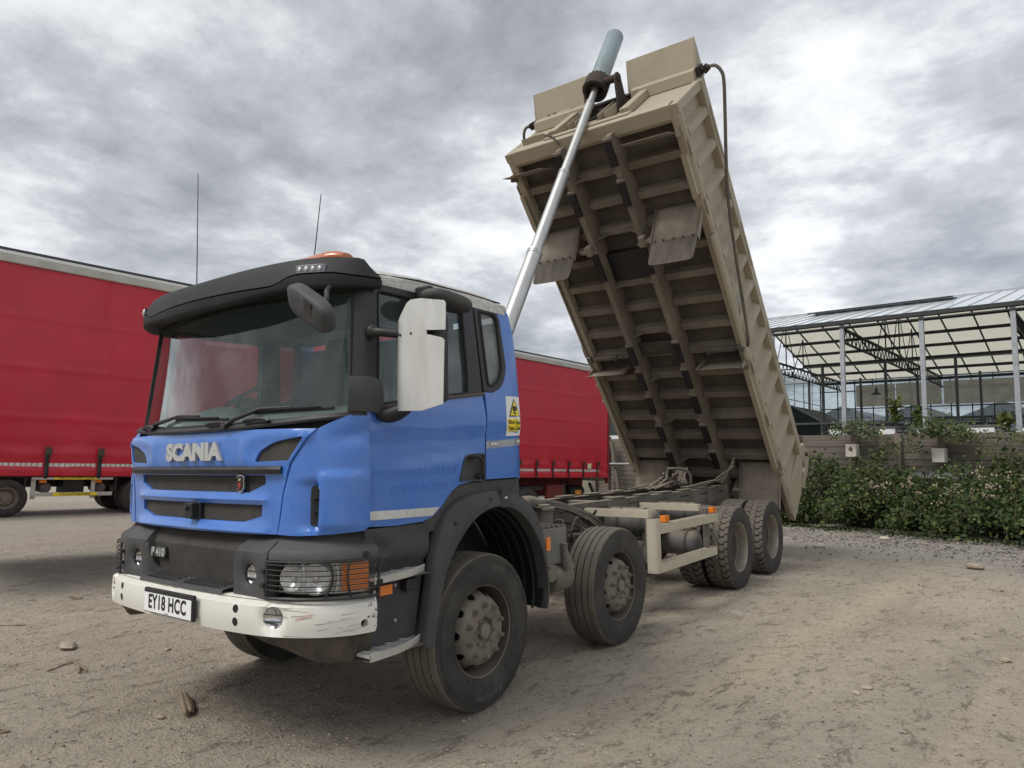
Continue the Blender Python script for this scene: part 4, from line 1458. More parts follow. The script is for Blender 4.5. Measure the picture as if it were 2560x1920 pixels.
b = MB(); b.cyl((0.85, 14.02, ground_h(-11, 14) + 0.1), (0.85, 14.28, ground_h(-11, 14) + 0.1), 0.10, n=14); b.build('support_foot', M_REDM, trailer)
b = MB(); b.bar((0.95, 15.3, 1.15), (0.98, 15.7, 0.55), 0.06, 0.06); b.bx(-1.1, 1.1, 15.55, 15.67, 0.42, 0.54); b.build('underrun_bar', M_CHASD, trailer)
for x in (-0.75, 0.75):
    b = MB(); b.bx(x - 0.06, x + 0.06, 5.7, 5.82, 0.35, 1.05); b.bx(x - 0.12, x + 0.12, 5.6, 5.9, 0.0, 0.04); b.bx(x - 0.045, x + 0.045, 5.71, 5.81, 0.03, 0.4); b.build('landing_leg', M_CHASD, trailer)


def simple_wheel(parent, x, y, z, r, w, side, rimm=None):
    """truck wheel: tyre with rounded shoulders, dished rim, hub"""
    b_ = MB()
    h = w / 2
    b_.lathe([(r * 0.56, h * 0.85), (r * 0.70, h), (r * 0.86, h * 1.0), (r * 0.96, h * 0.86), (r, h * 0.66), (r * 1.0, -h * 0.66), (r * 0.96, -h * 0.86), (r * 0.86, -h), (r * 0.56, -h * 0.85)], (x, y, z), (side, 0, 0), 40)
    t = b_.build('wheel', M_TYRE, parent, smooth=50)
    b_ = MB()
    b_.lathe([(r * 0.58, h * 0.86), (r * 0.55, h * 0.92), (r * 0.53, h * 0.86), (r * 0.50, h * 0.2), (r * 0.44, h * 0.1), (r * 0.34, h * 0.45), (r * 0.2, h * 0.5), (r * 0.18, h * 0.75), (0.001, h * 0.78)], (x, y, z), (side, 0, 0), 32)
    b_.build('rim', rimm or M_RIM, t, smooth=40)


for y in (9.9, 11.2, 12.5):
    for s_ in (-1, 1):
        simple_wheel(trailer, s_ * 1.05, y, 0.5 + ground_h(-11, y) * (1 if s_ > 0 else 0.4), 0.5, 0.38, s_)

# ================================================================ lorry standing beyond, seen under the trailer
lorry = empty('parked_lorry', Matrix.Translation((-22.4, 4.7, 0)))
tag(lorry, 'red bodied lorry with warning side guard seen beneath the red trailer', 'truck')
b = MB(); b.bx(-1.24, 1.24, -2.0, 8.2, 1.12, 3.6); b.build('load_body', M_REDM, lorry, bevel=0.02)
b = MB(); b.bx(-0.45, -0.33, -3.5, 8.0, 0.72, 1.02); b.build('chassis_beam', M_CHASD, lorry)
b = MB(); b.bx(0.33, 0.45, -3.5, 8.0, 0.72, 1.02); b.build('chassis_beam', M_CHASD, lorry)
b = MB(); b.bx(-1.2, 1.2, -4.2, -2.2, 0.75, 3.0); b.build('cab', mat('white_far_cab', (0.5, 0.5, 0.5), 0.4), lorry, bevel=0.1, seg=3)
for y, dual in ((0, False), (3.15, True), (4.45, True)):
    for s_ in (-1, 1):
        simple_wheel(lorry, s_ * 1.02, y, 0.47, 0.47, 0.30, s_)
        if dual:
            simple_wheel(lorry, s_ * 0.68, y, 0.47, 0.47, 0.28, s_)
    b = MB(); b.cyl((-0.9, y, 0.47), (0.9, y, 0.47), 0.08, n=10); b.build('axle', M_CHASD, lorry)
for z in (0.935, 0.51):
    b = MB(); b.bx(1.22, 1.27, 0.50, 2.40, z, z + 0.10); b.build('guard_rail', M_RAIL, lorry, bevel=0.006)
for y in (0.5, 1.88):
    b = MB(); b.bx(1.17, 1.215, y, y + 0.10, 0.44, 1.08); b.build('guard_post', M_RAIL, lorry, bevel=0.006)
b = MB(); b.bx(1.275, 1.279, 0.98, 2.02, 0.945, 1.025); b.build('warning_strip', M_YELLOW, lorry)
b = MB(); b.bx(1.275, 1.279, 0.98, 2.02, 0.52, 0.60); b.build('warning_strip', M_YELLOW, lorry)
lettering('warning_text', 'CAUTION KEEP CLEAR', 0.085, lambda u, v, h: (1.281 + h, 1.50 + u, 0.985 + v), M_INK, lorry, extrude=0.001, bold=0.001)
lettering('warning_text', 'CYCLISTS BEWARE', 0.085, lambda u, v, h: (1.281 + h, 1.50 + u, 0.56 + v), M_INK, lorry, extrude=0.001, bold=0.001)
for y in (0.85, 2.15):
    b = MB(); b.cyl((0.45, y, 0.72), (1.12, y, 0.72), 0.13, n=16); b.build('air_tank', M_TANK, lorry, bevel=0.03)
    b = MB(); b.bx(1.18, 1.22, y - 0.18, y - 0.02, 0.86, 0.925); b.build('side_marker', M_ORANGE, lorry)
b = MB(); b.bx(0.5, 1.1, 1.25, 1.75, 0.58, 1.02); b.build('battery_box', M_BLACK, lorry, bevel=0.02)
b = MB(); b.bx(0.9, 1.15, 0.36, 0.40, 0.42, 1.1); b.build('mud_flap', M_BLACK, lorry)
b = MB(); b.bx(0.8, 1.18, 2.48, 2.52, 0.62, 1.1); b.build('mud_flap', M_BLACK, lorry)
# ================================================================ the dump truck: root
TRUCK = Matrix(((0.995107, -0.096295, -0.022107, -4.491352), (0.095628, 0.994981, -0.02947, 3.376004), (0.024834, 0.027212, 0.999321, -0.001099), (0, 0, 0, 1)))
truck = empty('dump_truck', TRUCK)
tag(truck, 'blue cab eight wheeled dump truck with its beige tipper body raised', 'truck')


class Plan:
    """smooth plan curve x, y by arc length, mirrored about the centre line; s is signed like x"""

    def __init__(s, pts, n=10):
        c = curve([(-p[0], p[1], 0) for p in reversed(pts) if p[0] > 0] + [(p[0], p[1], 0) for p in pts], n)
        s.p = [Vector((q.x, q.y)) for q in c]
        d = [0.0]
        for a, b in zip(s.p, s.p[1:]):
            d.append(d[-1] + (b - a).length)
        mid = d[-1] / 2
        s.d = np.array([q - mid for q in d])
        s.x = np.array([q.x for q in s.p])
        s.y = np.array([q.y for q in s.p])
        s.S = mid

    def at(s, t):
        return float(np.interp(t, s.d, s.x)), float(np.interp(t, s.d, s.y))

    def nrm(s, t):
        a, b = s.at(t - 0.02), s.at(t + 0.02)
        v = Vector((b[0] - a[0], b[1] - a[1]))
        if v.length < 1e-9:
            return Vector((0, -1))
        v.normalize()
        return Vector((v.y, -v.x))      # outward (forward / sideways)

    def s_of_x(s, x):
        return float(np.interp(x, s.x, s.d))

    def pt(s, t, z, off=0.0):
        x, y = s.at(t)
        n = s.nrm(t)
        return (x + n.x * off, y + n.y * off, z)


def both(fn):
    """build left (+1) and right (-1)"""
    for sgn in (1, -1):
        fn(sgn)


def mirror_pt(fn, sgn):
    return lambda u, v: (lambda p: (sgn * p[0], p[1], p[2]))(fn(u, v))


# ---------------------------------------------------------------- cab shell: back wall, floor, roof, quarter panels
def side_x(y, z):
    x = 1.205
    if z > 1.95:
        x -= 0.052 * ((z - 1.95) / 0.75)
    if y < -0.85:
        x -= 0.022 * ((-0.85 - y) / 0.2) ** 2
    if z < 1.98:
        # pressed feature lines of the door skin
        zc = 1.835 + 0.05 * y
        x += 0.011 * sstep(zc - 0.016, zc + 0.012, z) - 0.011
        zd = 1.70 + 0.10 * y
        x += 0.008 * (1 - sstep(zd - 0.010, zd + 0.012, z)) * sstep(-1.05, -0.55, y) * (1 - sstep(-0.30, -0.02, y))
        x -= 0.014 * (1 - sstep(1.27, 1.33, z))
    if y > 0.36:
        x -= 0.05 * ((y - 0.36) / 0.11) ** 2
    return x


b = MB()
b.px([(-0.95, 1.40), (0.44, 1.40), (0.44, 1.50), (-0.95, 1.50)], -1.12, 1.12)
b.bx(-1.10, 1.10, -1.22, -0.955, 1.30, 1.74)
cab = b.build('cab', [M_INTER], truck)
# back wall
b = MB()
b.panel([(-1.15, 1.50), (1.15, 1.50), (1.13, 2.66), (-1.13, 2.66)], lambda u, v: (u, 0.468 - 0.10 * ((v - 1.5) / 1.2) ** 2, v), lambda u, v: (0, -0.03, 0), 0.2)
b.build('back_wall', M_BLUE, cab, bevel=0.004)
b = MB()
b.panel([(-1.12, 1.52), (1.12, 1.52), (1.10, 2.64), (-1.10, 2.64)], lambda u, v: (u, 0.425 - 0.10 * ((v - 1.5) / 1.2) ** 2, v), lambda u, v: (0, 0.01, 0), 0.3)
b.build('rear_trim', M_INTER, cab)
# roof
xs = []
NS = 28
P_ = []
for (yy, top, hw) in ((-1.10, 2.70, 1.145), (-1.04, 2.775, 1.15), (-0.85, 2.835, 1.155), (-0.5, 2.862, 1.16), (-0.1, 2.868, 1.162), (0.12, 2.862, 1.162), (0.22, 2.845, 1.16), (0.285, 2.80, 1.155), (0.318, 2.755, 1.152), (0.335, 2.70, 1.15)):
    row = []
    for k in range(NS + 1):
        t = math.pi * k / NS
        cx, sz = math.cos(t), math.sin(t)
        x = hw * math.copysign(abs(cx) ** 0.32, cx)
        z = 2.69 + (top - 2.69) * abs(sz) ** 0.55
        row.append((x, yy, z))
    P_.append(row)
b = MB()
b.grid(P_)
b.build('roof', M_WHITE, cab, smooth=50)
for sg in (1, -1):
    b = MB()
    b.panel([(-1.02, 2.695), (0.325, 2.722), (0.305, 2.765), (-0.1, 2.772), (-0.6, 2.768), (-1.0, 2.735)], mirror_pt(lambda y, z: (side_x(y, z) + 0.004, y, z), sg), lambda u, v: (-0.03 * sg, 0, 0), 0.08)
    b.build('roof_rail', M_WHITE, cab, bevel=0.006)
    b = MB()
    b.tube([(sg * (side_x(y, 2.77) - 0.004), y, z) for y, z in ((-1.0, 2.745), (-0.6, 2.779), (-0.1, 2.783), (0.25, 2.776))], 0.006, 6)
    b.build('rain_gutter', M_BLACK, cab)
    # rear quarter panel with window
    win = rounded([(-0.012, 2.105), (0.085, 2.105), (0.20, 2.15), (0.268, 2.28), (0.222, 2.66), (0.165, 2.71), (-0.068, 2.715)], [0.0, 0.03, 0.05, 0.06, 0.04, 0.03, 0.0])
    outer = [(0.005, 1.505), (0.47, 1.51), (0.466, 1.75), (0.452, 2.0), (0.43, 2.28), (0.385, 2.55), (0.335, 2.715)]
    b = MB()
    poly = outer + list(reversed(win[:]))[:0]
    # blue skin wraps round the black window surround
    k0 = [p for p in win if True]
    poly = [(0.011, 1.505), (0.47, 1.51), (0.466, 1.75), (0.452, 2.0), (0.43, 2.28), (0.385, 2.55), (0.335, 2.718), (0.17, 2.718)] + [(p[0] + 0.002, p[1]) for p in reversed(win) if p[1] < 2.705 and p[0] > -0.03] + [(0.004, 2.10), (0.016, 1.95), (0.014, 1.8)]
    b.panel(poly, mirror_pt(lambda y, z: (side_x(y, z), y, z), sg), lambda u, v: (-0.04 * sg, 0, 0), 0.07)
    b.build('quarter_panel', M_BLUE, cab, bevel=0.004)
    gl = rounded([(0.035, 2.15), (0.10, 2.155), (0.165, 2.195), (0.205, 2.28), (0.185, 2.64), (0.15, 2.675), (-0.012, 2.675)], [0.03, 0.02, 0.04, 0.04, 0.03, 0.02, 0.02])
    b = MB()
    b.panel(win, mirror_pt(lambda y, z: (side_x(y, z) + 0.006, y, z), sg), lambda u, v: (-0.035 * sg, 0, 0), 0.06, [gl])
    b.build('window_surround', M_PILLAR, cab, bevel=0.004)
    b = MB()
    b.panel([(p[0] * 1.0, p[1]) for p in gl], mirror_pt(lambda y, z: (side_x(y, z) - 0.008, y, z), sg), lambda u, v: (-0.004 * sg, 0, 0), 0.1)
    b.build('quarter_window', M_QGLASS, cab)
    b = MB()
    ring = [(sg * (side_x(p[0], p[1]) + 0.007), p[0], p[1]) for p in gl]
    b.tube(ring + [ring[0], ring[1]], 0.010, 6)
    b.build('window_seal', M_RUBBER, cab)
    # A pillar
    P_ = []
    for k in range(9):
        t = k / 8
        z = 1.90 + 0.78 * t
        xa, ya = 1.145 - 0.05 * t, -1.165 + 0.085 * t
        xb, yb = 1.203 - 0.038 * t, -1.055 + 0.065 * t
        row = []
        for q in range(6):
            w = q / 5
            bul = 0.020 * math.sin(math.pi * w)
            row.append((sg * (xa + (xb - xa) * w + bul * 0.75), ya + (yb - ya) * w - bul * 0.5, z))
        row.append((sg * (xb - 0.05), yb, z))
        row.append((sg * (xa - 0.03), ya + 0.05, z))
        P_.append(row)
    b = MB()
    b.grid(P_, False, True)
    b.build('a_pillar', M_PILLAR, cab, smooth=50)
    if sg < 0:
        continue
    # plastic cover at the pillar foot
    b = MB()
    P_ = []
    for k in range(5):
        z = 1.92 + 0.20 * k / 4
        g_ = (0.012, 0.022, 0.024, 0.022, 0.006)[k]
        P_.append([(sg * (1.155 + g_), -1.165 - g_, z), (sg * (1.19 + g_), -1.11 - g_, z), (sg * (1.215 + g_), -1.04, z), (sg * (1.215 + g_), -0.975, z - 0.02), (sg * 1.19, -0.97, z - 0.02), (sg * 1.15, -1.08, z)])
    b.grid(P_, False, True)
    b.build('pillar_foot_cover', M_PLAST, cab, bevel=0.008, smooth=40)
# ---------------------------------------------------------------- windscreen and cowl
WB, WT = 1.868, 2.64


def ws_map(x, z, off=0.0):
    t = (z - WB) / (WT - WB)
    yb = -1.398 + 0.187 * x * x
    yt = -1.235 + 0.125 * x * x
    return (x, yb + (yt - yb) * t - off, z)


poly = [(-1.15, 1.912), (-0.8, 1.885), (-0.4, 1.872), (0, 1.868), (0.4, 1.872), (0.8, 1.885), (1.15, 1.912), (1.118, 2.3), (1.092, 2.64), (0.5, 2.655), (0, 2.66), (-0.5, 2.655), (-1.092, 2.64), (-1.118, 2.3)]
b = MB()
b.panel(poly, lambda u, v: ws_map(u, v), lambda u, v: (0, 0.006, 0), 0.09)
b.build('windscreen', M_GLASS, cab, smooth=80)
b = MB()
ring = [Vector(ws_map(u, v, 0.004)) for u, v in poly]
b.tube(ring + ring[:2], 0.012, 6)
b.build('windscreen_seal', M_RUBBER, cab)
# sun strip band at the top of the glass (dark print)
b = MB()
b.panel([(-1.09, 2.615), (0, 2.628), (1.09, 2.615), (1.09, 2.645), (0, 2.66), (-1.09, 2.645)], lambda u, v: ws_map(u, v, 0.003), lambda u, v: (0, 0.002, 0), 0.1)
b.build('screen_band', M_BLACK, cab)
# cowl (black plastic below the glass)
P_ = []
cw = Plan([(0, -1.432), (0.4, -1.415), (0.8, -1.35), (1.0, -1.285), (1.12, -1.20), (1.165, -1.13)])
for k in range(41):
    t = -cw.S + 2 * cw.S * k / 40
    x, y = cw.at(t)
    dz = 0.052 * (abs(x) / 1.165) ** 2.5
    P_.append([cw.pt(t, 1.832 + dz, 0.0), cw.pt(t, 1.846 + dz, 0.004), cw.pt(t, 1.866 + dz, -0.012), cw.pt(t, 1.872 + dz, -0.05), cw.pt(t, 1.862 + dz, -0.075), cw.pt(t, 1.80, -0.06)])
b = MB()
b.grid(P_)
b.build('cowl', M_BLACK, cab, smooth=40)
for x0 in (-0.62, 0.28, 0.62):
    b = MB()
    s0 = cw.s_of_x(x0)
    ring = [cw.pt(s0 + 0.10 * math.cos(a), 1.868 + 0.016 * math.sin(a) + 0.052 * (abs(x0) / 1.165) ** 2.5, 0.006) for a in np.linspace(0, math.pi, 9)]
    b.tube(ring, 0.012, 6)
    b.build('cowl_scoop', M_BLACK, cab)
# wipers
for pts in (((-0.58, 1.885), (-0.53, 1.91), (-0.2, 1.945), (0.33, 1.925)), ((0.36, 1.868), (0.42, 1.90), (0.60, 1.955), (1.06, 1.965))):
    w = empty_parent = None
    b = MB()
    a = [Vector(ws_map(u, v, 0.045 if i < 2 else 0.035)) for i, (u, v) in enumerate(pts)]
    b.tube([a[0], a[1], a[2], a[2].lerp(a[3], 0.45)], [0.016, 0.015, 0.010, 0.008], 8)
    b.cyl(a[0] + Vector((0, -0.02, 0)), a[0] + Vector((0, 0.05, -0.01)), 0.022, n=12)
    arm = b.build('wiper', M_BLACK, truck)
    b = MB()
    u0, u1 = pts[2][0] - 0.06, pts[3][0]
    bl = [Vector(ws_map(u0 + (u1 - u0) * t, pts[2][1] - 0.02 + (pts[3][1] - pts[2][1]) * t, 0.014)) for t in np.linspace(0, 1, 9)]
    b.tube(bl, 0.010, 6)
    b.tube([q + Vector((0, -0.014, 0.010)) for q in bl[1:-1]], 0.006, 6)
    b.build('wiper_blade', M_RUBBER, arm)

# ---------------------------------------------------------------- front panel
FP = Plan([(0, -1.402), (0.4, -1.392), (0.81, -1.360), (0.95, -1.327), (1.06, -1.262), (1.14, -1.18), (1.188, -1.10), (1.205, -1.045)])


def fp_relief(x, z):
    r = 0.0
    ax = abs(x)
    side = 1 - sstep(0.66, 0.80, ax)
    r += 0.020 * math.exp(-((z - 1.437) / 0.020) ** 2) * side
    r += 0.026 * math.exp(-((z - 1.262) / 0.026) ** 2) * side
    r += 0.012 * sstep(1.595, 1.66, z)
    r -= 0.008 * sstep(1.79, 1.835, z)
    # raised lip round the corner vents
    d = math.hypot((ax - 0.80) / 0.30, (z - 1.70) / 0.11)
    r += 0.010 * math.exp(-((d - 1.0) / 0.22) ** 2) * (1 if ax > 0.5 else 0)
    return r


def fp_map(x, z, off=0.0):
    s_ = FP.s_of_x(x)
    return FP.pt(s_, z, fp_relief(x, z) + off)


mesh1 = [(-0.70, 1.572), (-0.70, 1.522), (-0.56, 1.474), (0.56, 1.474), (0.70, 1.522), (0.70, 1.572)]
mesh2 = [(-0.678, 1.405), (-0.672, 1.342), (-0.52, 1.306), (0.52, 1.306), (0.672, 1.342), (0.678, 1.405)]
ventp = rounded([(0.618, 1.648), (0.655, 1.708), (0.775, 1.757), (0.972, 1.786), (0.885, 1.655)], [0.012, 0.03, 0.04, 0.01, 0.01])
ventm = [(-x, z) for x, z in reversed(ventp)]
half = [(0.80, 1.246), (0.815, 1.32), (0.838, 1.47), (0.893, 1.64), (0.985, 1.775), (1.035, 1.828)]
outline = [(-0.5, 1.240), (0, 1.238), (0.5, 1.240)] + half + [(0.5, 1.836), (0, 1.838), (-0.5, 1.836)] + [(-x, z) for x, z in reversed(half)]
b = MB()
b.panel(outline, fp_map, lambda u, v: (0, 0.03, 0), 0.03, [mesh1, mesh2, ventp, ventm])
front = b.build('front_panel', M_BLUE, truck, bevel=0.004, smooth=40)


def mesh_mat():
    m = bpy.data.materials.new('fine_grille_mesh')
    m.use_nodes = True
    nt = m.node_tree
    L = nt.links.new
    p = nt.nodes['Principled BSDF']
    tc = node(nt, 'ShaderNodeTexCoord')
    w1 = node(nt, 'ShaderNodeTexWave', wave_type='BANDS', bands_direction='Z', i_Scale=34.0, i_Distortion=0.0)
    w2 = node(nt, 'ShaderNodeTexWave', wave_type='BANDS', bands_direction='X', i_Scale=20.0, i_Distortion=0.0)
    n = node(nt, 'ShaderNodeTexNoise', i_Scale=5.0, i_Detail=7.0, i_Roughness=0.7)
    for q in (w1, w2, n):
        L(tc.outputs['Object'], q.inputs['Vector'])
    mn = node(nt, 'ShaderNodeMath', operation='MULTIPLY')
    L(w1.outputs['Fac'], mn.inputs[0]); L(w2.outputs['Fac'], mn.inputs[1])
    r1 = node(nt, 'ShaderNodeMapRange', i_1=0.05, i_2=0.45, i_3=0.0, i_4=1.0)
    L(mn.outputs[0], r1.inputs[0])
    r2 = node(nt, 'ShaderNodeMapRange', i_1=0.35, i_2=0.7, i_3=0.0, i_4=0.75)
    L(n.outputs['Fac'], r2.inputs[0])
    m1 = node(nt, 'ShaderNodeMix', data_type='RGBA')
    L(r2.outputs[0], m1.inputs[0])
    m1.inputs[6].default_value = (0.040, 0.037, 0.034, 1)
    m1.inputs[7].default_value = (0.115, 0.097, 0.076, 1)
    m2 = node(nt, 'ShaderNodeMix', data_type='RGBA')
    L(r1.outputs[0], m2.inputs[0])
    L(m1.outputs[2], m2.inputs[6])
    m2.inputs[7].default_value = (0.012, 0.011, 0.010, 1)
    L(m2.outputs[2], p.inputs['Base Color'])
    p.inputs['Roughness'].default_value = 0.75
    bp_ = node(nt, 'ShaderNodeBump', i_Strength=0.6, i_Distance=0.004, invert=True)
    L(r1.outputs[0], bp_.inputs['Height'])
    L(bp_.outputs[0], p.inputs['Normal'])
    return m


M_MESH = mesh_mat()
for pl in (mesh1, mesh2):
    b = MB()
    b.panel([(x * 1.02, z + (0.006 if z > 1.55 or abs(z - 1.405) < 0.01 else -0.006)) for x, z in pl], lambda u, v: FP.pt(FP.s_of_x(u), v, -0.020), lambda u, v: (0, 0.006, 0), 0.08)
    b.build('grille_mesh', M_MESH, front)
for pl in (ventp, ventm):
    b = MB()
    b.panel(pl, lambda u, v: FP.pt(FP.s_of_x(u), v, -0.006 + fp_relief(u, v) * 0.3), lambda u, v: (0, 0.006, 0), 0.06)
    b.build('corner_vent_mesh', M_MESH, front)
# black bar across the top of the grille
P_ = []
for k in range(33):
    x = -0.842 + 1.684 * k / 32
    e = 1 - 0.35 * sstep(0.78, 0.842, abs(x))
    s_ = FP.s_of_x(x)
    P_.append([FP.pt(s_, 1.578, 0.002), FP.pt(s_, 1.582, 0.032 * e), FP.pt(s_, 1.606, 0.040 * e), FP.pt(s_, 1.622, 0.028 * e), FP.pt(s_, 1.626, 0.0)])
b = MB()
b.grid(P_)
b.build('grille_bar', M_BLACK, front, smooth=40)
# raised maker's name, badge with crest, parking camera
lettering('raised_lettering', 'SCANIA', 0.141, lambda u, v, h: fp_map(u + 0.012, v * 0.99 + 1.709, h + 0.012), M_SILVER, front, extrude=0.009, bold=0.0078, sx=1.24, spacing=0.99)
b = MB()
shield = [(0.0, 0.062), (0.032, 0.058), (0.044, 0.045), (0.038, 0.02), (0.044, -0.01), (0.036, -0.04), (0.016, -0.058), (0, -0.066)]
shield = shield + [(-x, z) for x, z in reversed(shield[1:-1])]
b.prism([(x * 0.80 + 0.497, z * 0.82 + 1.526) for x, z in shield], lambda u, v: FP.pt(FP.s_of_x(u), v, 0.0), lambda u, v: FP.pt(FP.s_of_x(u), v, 0.016))
b.build('badge_rim', M_CHROME, front, bevel=0.003)
b = MB()
b.prism([(x * 0.66 + 0.497, z * 0.69 + 1.526) for x, z in shield], lambda u, v: FP.pt(FP.s_of_x(u), v, 0.012), lambda u, v: FP.pt(FP.s_of_x(u), v, 0.0185))
b.build('badge_field', M_INK, front)
b = MB()
for pts_, in (([(-0.014, -0.02), (0.012, -0.024), (0.018, 0.0), (0.006, 0.014), (-0.010, 0.012), (-0.018, -0.004)],), ([(-0.020, 0.010), (-0.010, 0.018), (-0.012, 0.028), (-0.022, 0.022)],), ([(-0.012, -0.034), (0.010, -0.036), (0.008, -0.027), (-0.012, -0.026)],)):
    b.prism([(x * 0.7 + 0.497, z * 0.7 + 1.520) for x, z in pts_], lambda u, v: FP.pt(FP.s_of_x(u), v, 0.018), lambda u, v: FP.pt(FP.s_of_x(u), v, 0.021))
b.build('badge_bird', mat('badge_red', (0.36, 0.03, 0.03), 0.5), front)
b = MB()
b.prism([(-0.010 + 0.497, 1.549), (0.497, 1.557), (0.010 + 0.497, 1.549), (0.497 + 0.008, 1.541), (0.497 - 0.008, 1.541)], lambda u, v: FP.pt(FP.s_of_x(u), v, 0.018), lambda u, v: FP.pt(FP.s_of_x(u), v, 0.021))
b.build('badge_crown', M_CHROME, front)
b = MB()
b.bx(-0.005, 0.075, -1.455, -1.385, 1.31, 1.405)
b.bx(-0.02, 0.09, -1.41, -1.383, 1.30, 1.412)
b.cyl((0.03, -1.475, 1.375), (0.03, -1.45, 1.375), 0.014, n=12)
b.build('front_camera', M_BLACK, front, bevel=0.008)


# ---------------------------------------------------------------- corner deflector panels with air slots
def corner(sg):
    s0 = FP.s_of_x(0.812)
    s1 = FP.S

    def cz(s_):
        return (s_ - s0) / (s1 - s0)

    def relief(s_, z):
        t = cz(s_)
        r = 0.0
        # scoop that deepens towards the slot, with a crisp rim, and the swelling behind it
        w = sstep(1.262, 1.292, z) * (1 - sstep(1.512, 1.552, z))
        tt = min(1.0, max(0.0, (t - 0.10) / 0.32))
        r -= 0.036 * tt * tt * w * (1 - sstep(0.44, 0.475, t))
        r += 0.020 * sstep(0.455, 0.50, t) * (1 - 0.6 * sstep(0.70, 1.0, t)) * sstep(1.25, 1.30, z) * (1 - sstep(1.565, 1.60, z))
        # hollow line above
        zc = 1.70 + 0.11 * t
        r -= 0.012 * math.exp(-((z - zc) / 0.045) ** 2) * sstep(0.45, 0.8, t)
        return r

    def fm(s_, z):
        p = FP.pt(s_, z, relief(s_, z) + 0.002)
        return (sg * p[0], p[1], p[2])

    def S(x):
        return FP.s_of_x(x)
    top = [(s1 - 0.004, 1.935), (s1 - 0.06, 1.925), (s1 - 0.14, 1.895), (s1 - 0.22, 1.862), (S(1.045), 1.832)]
    poly_ = [(s0 - 0.006, 1.246), (S(0.95), 1.243), (S(1.10), 1.25), (s1 - 0.03, 1.262), (s1 - 0.004, 1.29)] + top + [(S(0.997), 1.778), (S(0.905), 1.64), (S(0.85), 1.47), (S(0.827), 1.32)]
    sl = rounded([(S(1.025) - 0.030, 1.300), (S(1.025) + 0.028, 1.300), (S(1.03) + 0.030, 1.508), (S(1.03) - 0.026, 1.508)], 0.026, 5)
    b_ = MB()
    b_.panel(poly_, fm, lambda u, v: (lambda n: (sg * -n.x * 0.024, -n.y * 0.024, 0))(FP.nrm(u)), 0.017, [sl])
    o = b_.build('corner_deflector', M_BLUE, truck, bevel=0.004, smooth=45)
    b_ = MB()
    b_.panel([(a + (0.01 if i in () else 0), z) for i, (a, z) in enumerate(rounded([(S(1.025) - 0.035, 1.296), (S(1.025) + 0.033, 1.296), (S(1.03) + 0.035, 1.512), (S(1.03) - 0.031, 1.512)], 0.02))], lambda u, v: (lambda p: (sg * p[0], p[1], p[2]))(FP.pt(u, v, -0.024)), lambda u, v: (0, 0.004, 0), 0.1)
    for z in (1.37, 1.44):
        q = FP.pt(S(1.024), z, -0.014)
        b_.box((sg * q[0], q[1], q[2]), (0.034, 0.034, 0.006))
    b_.build('air_slot', M_INK, o)


both(corner)


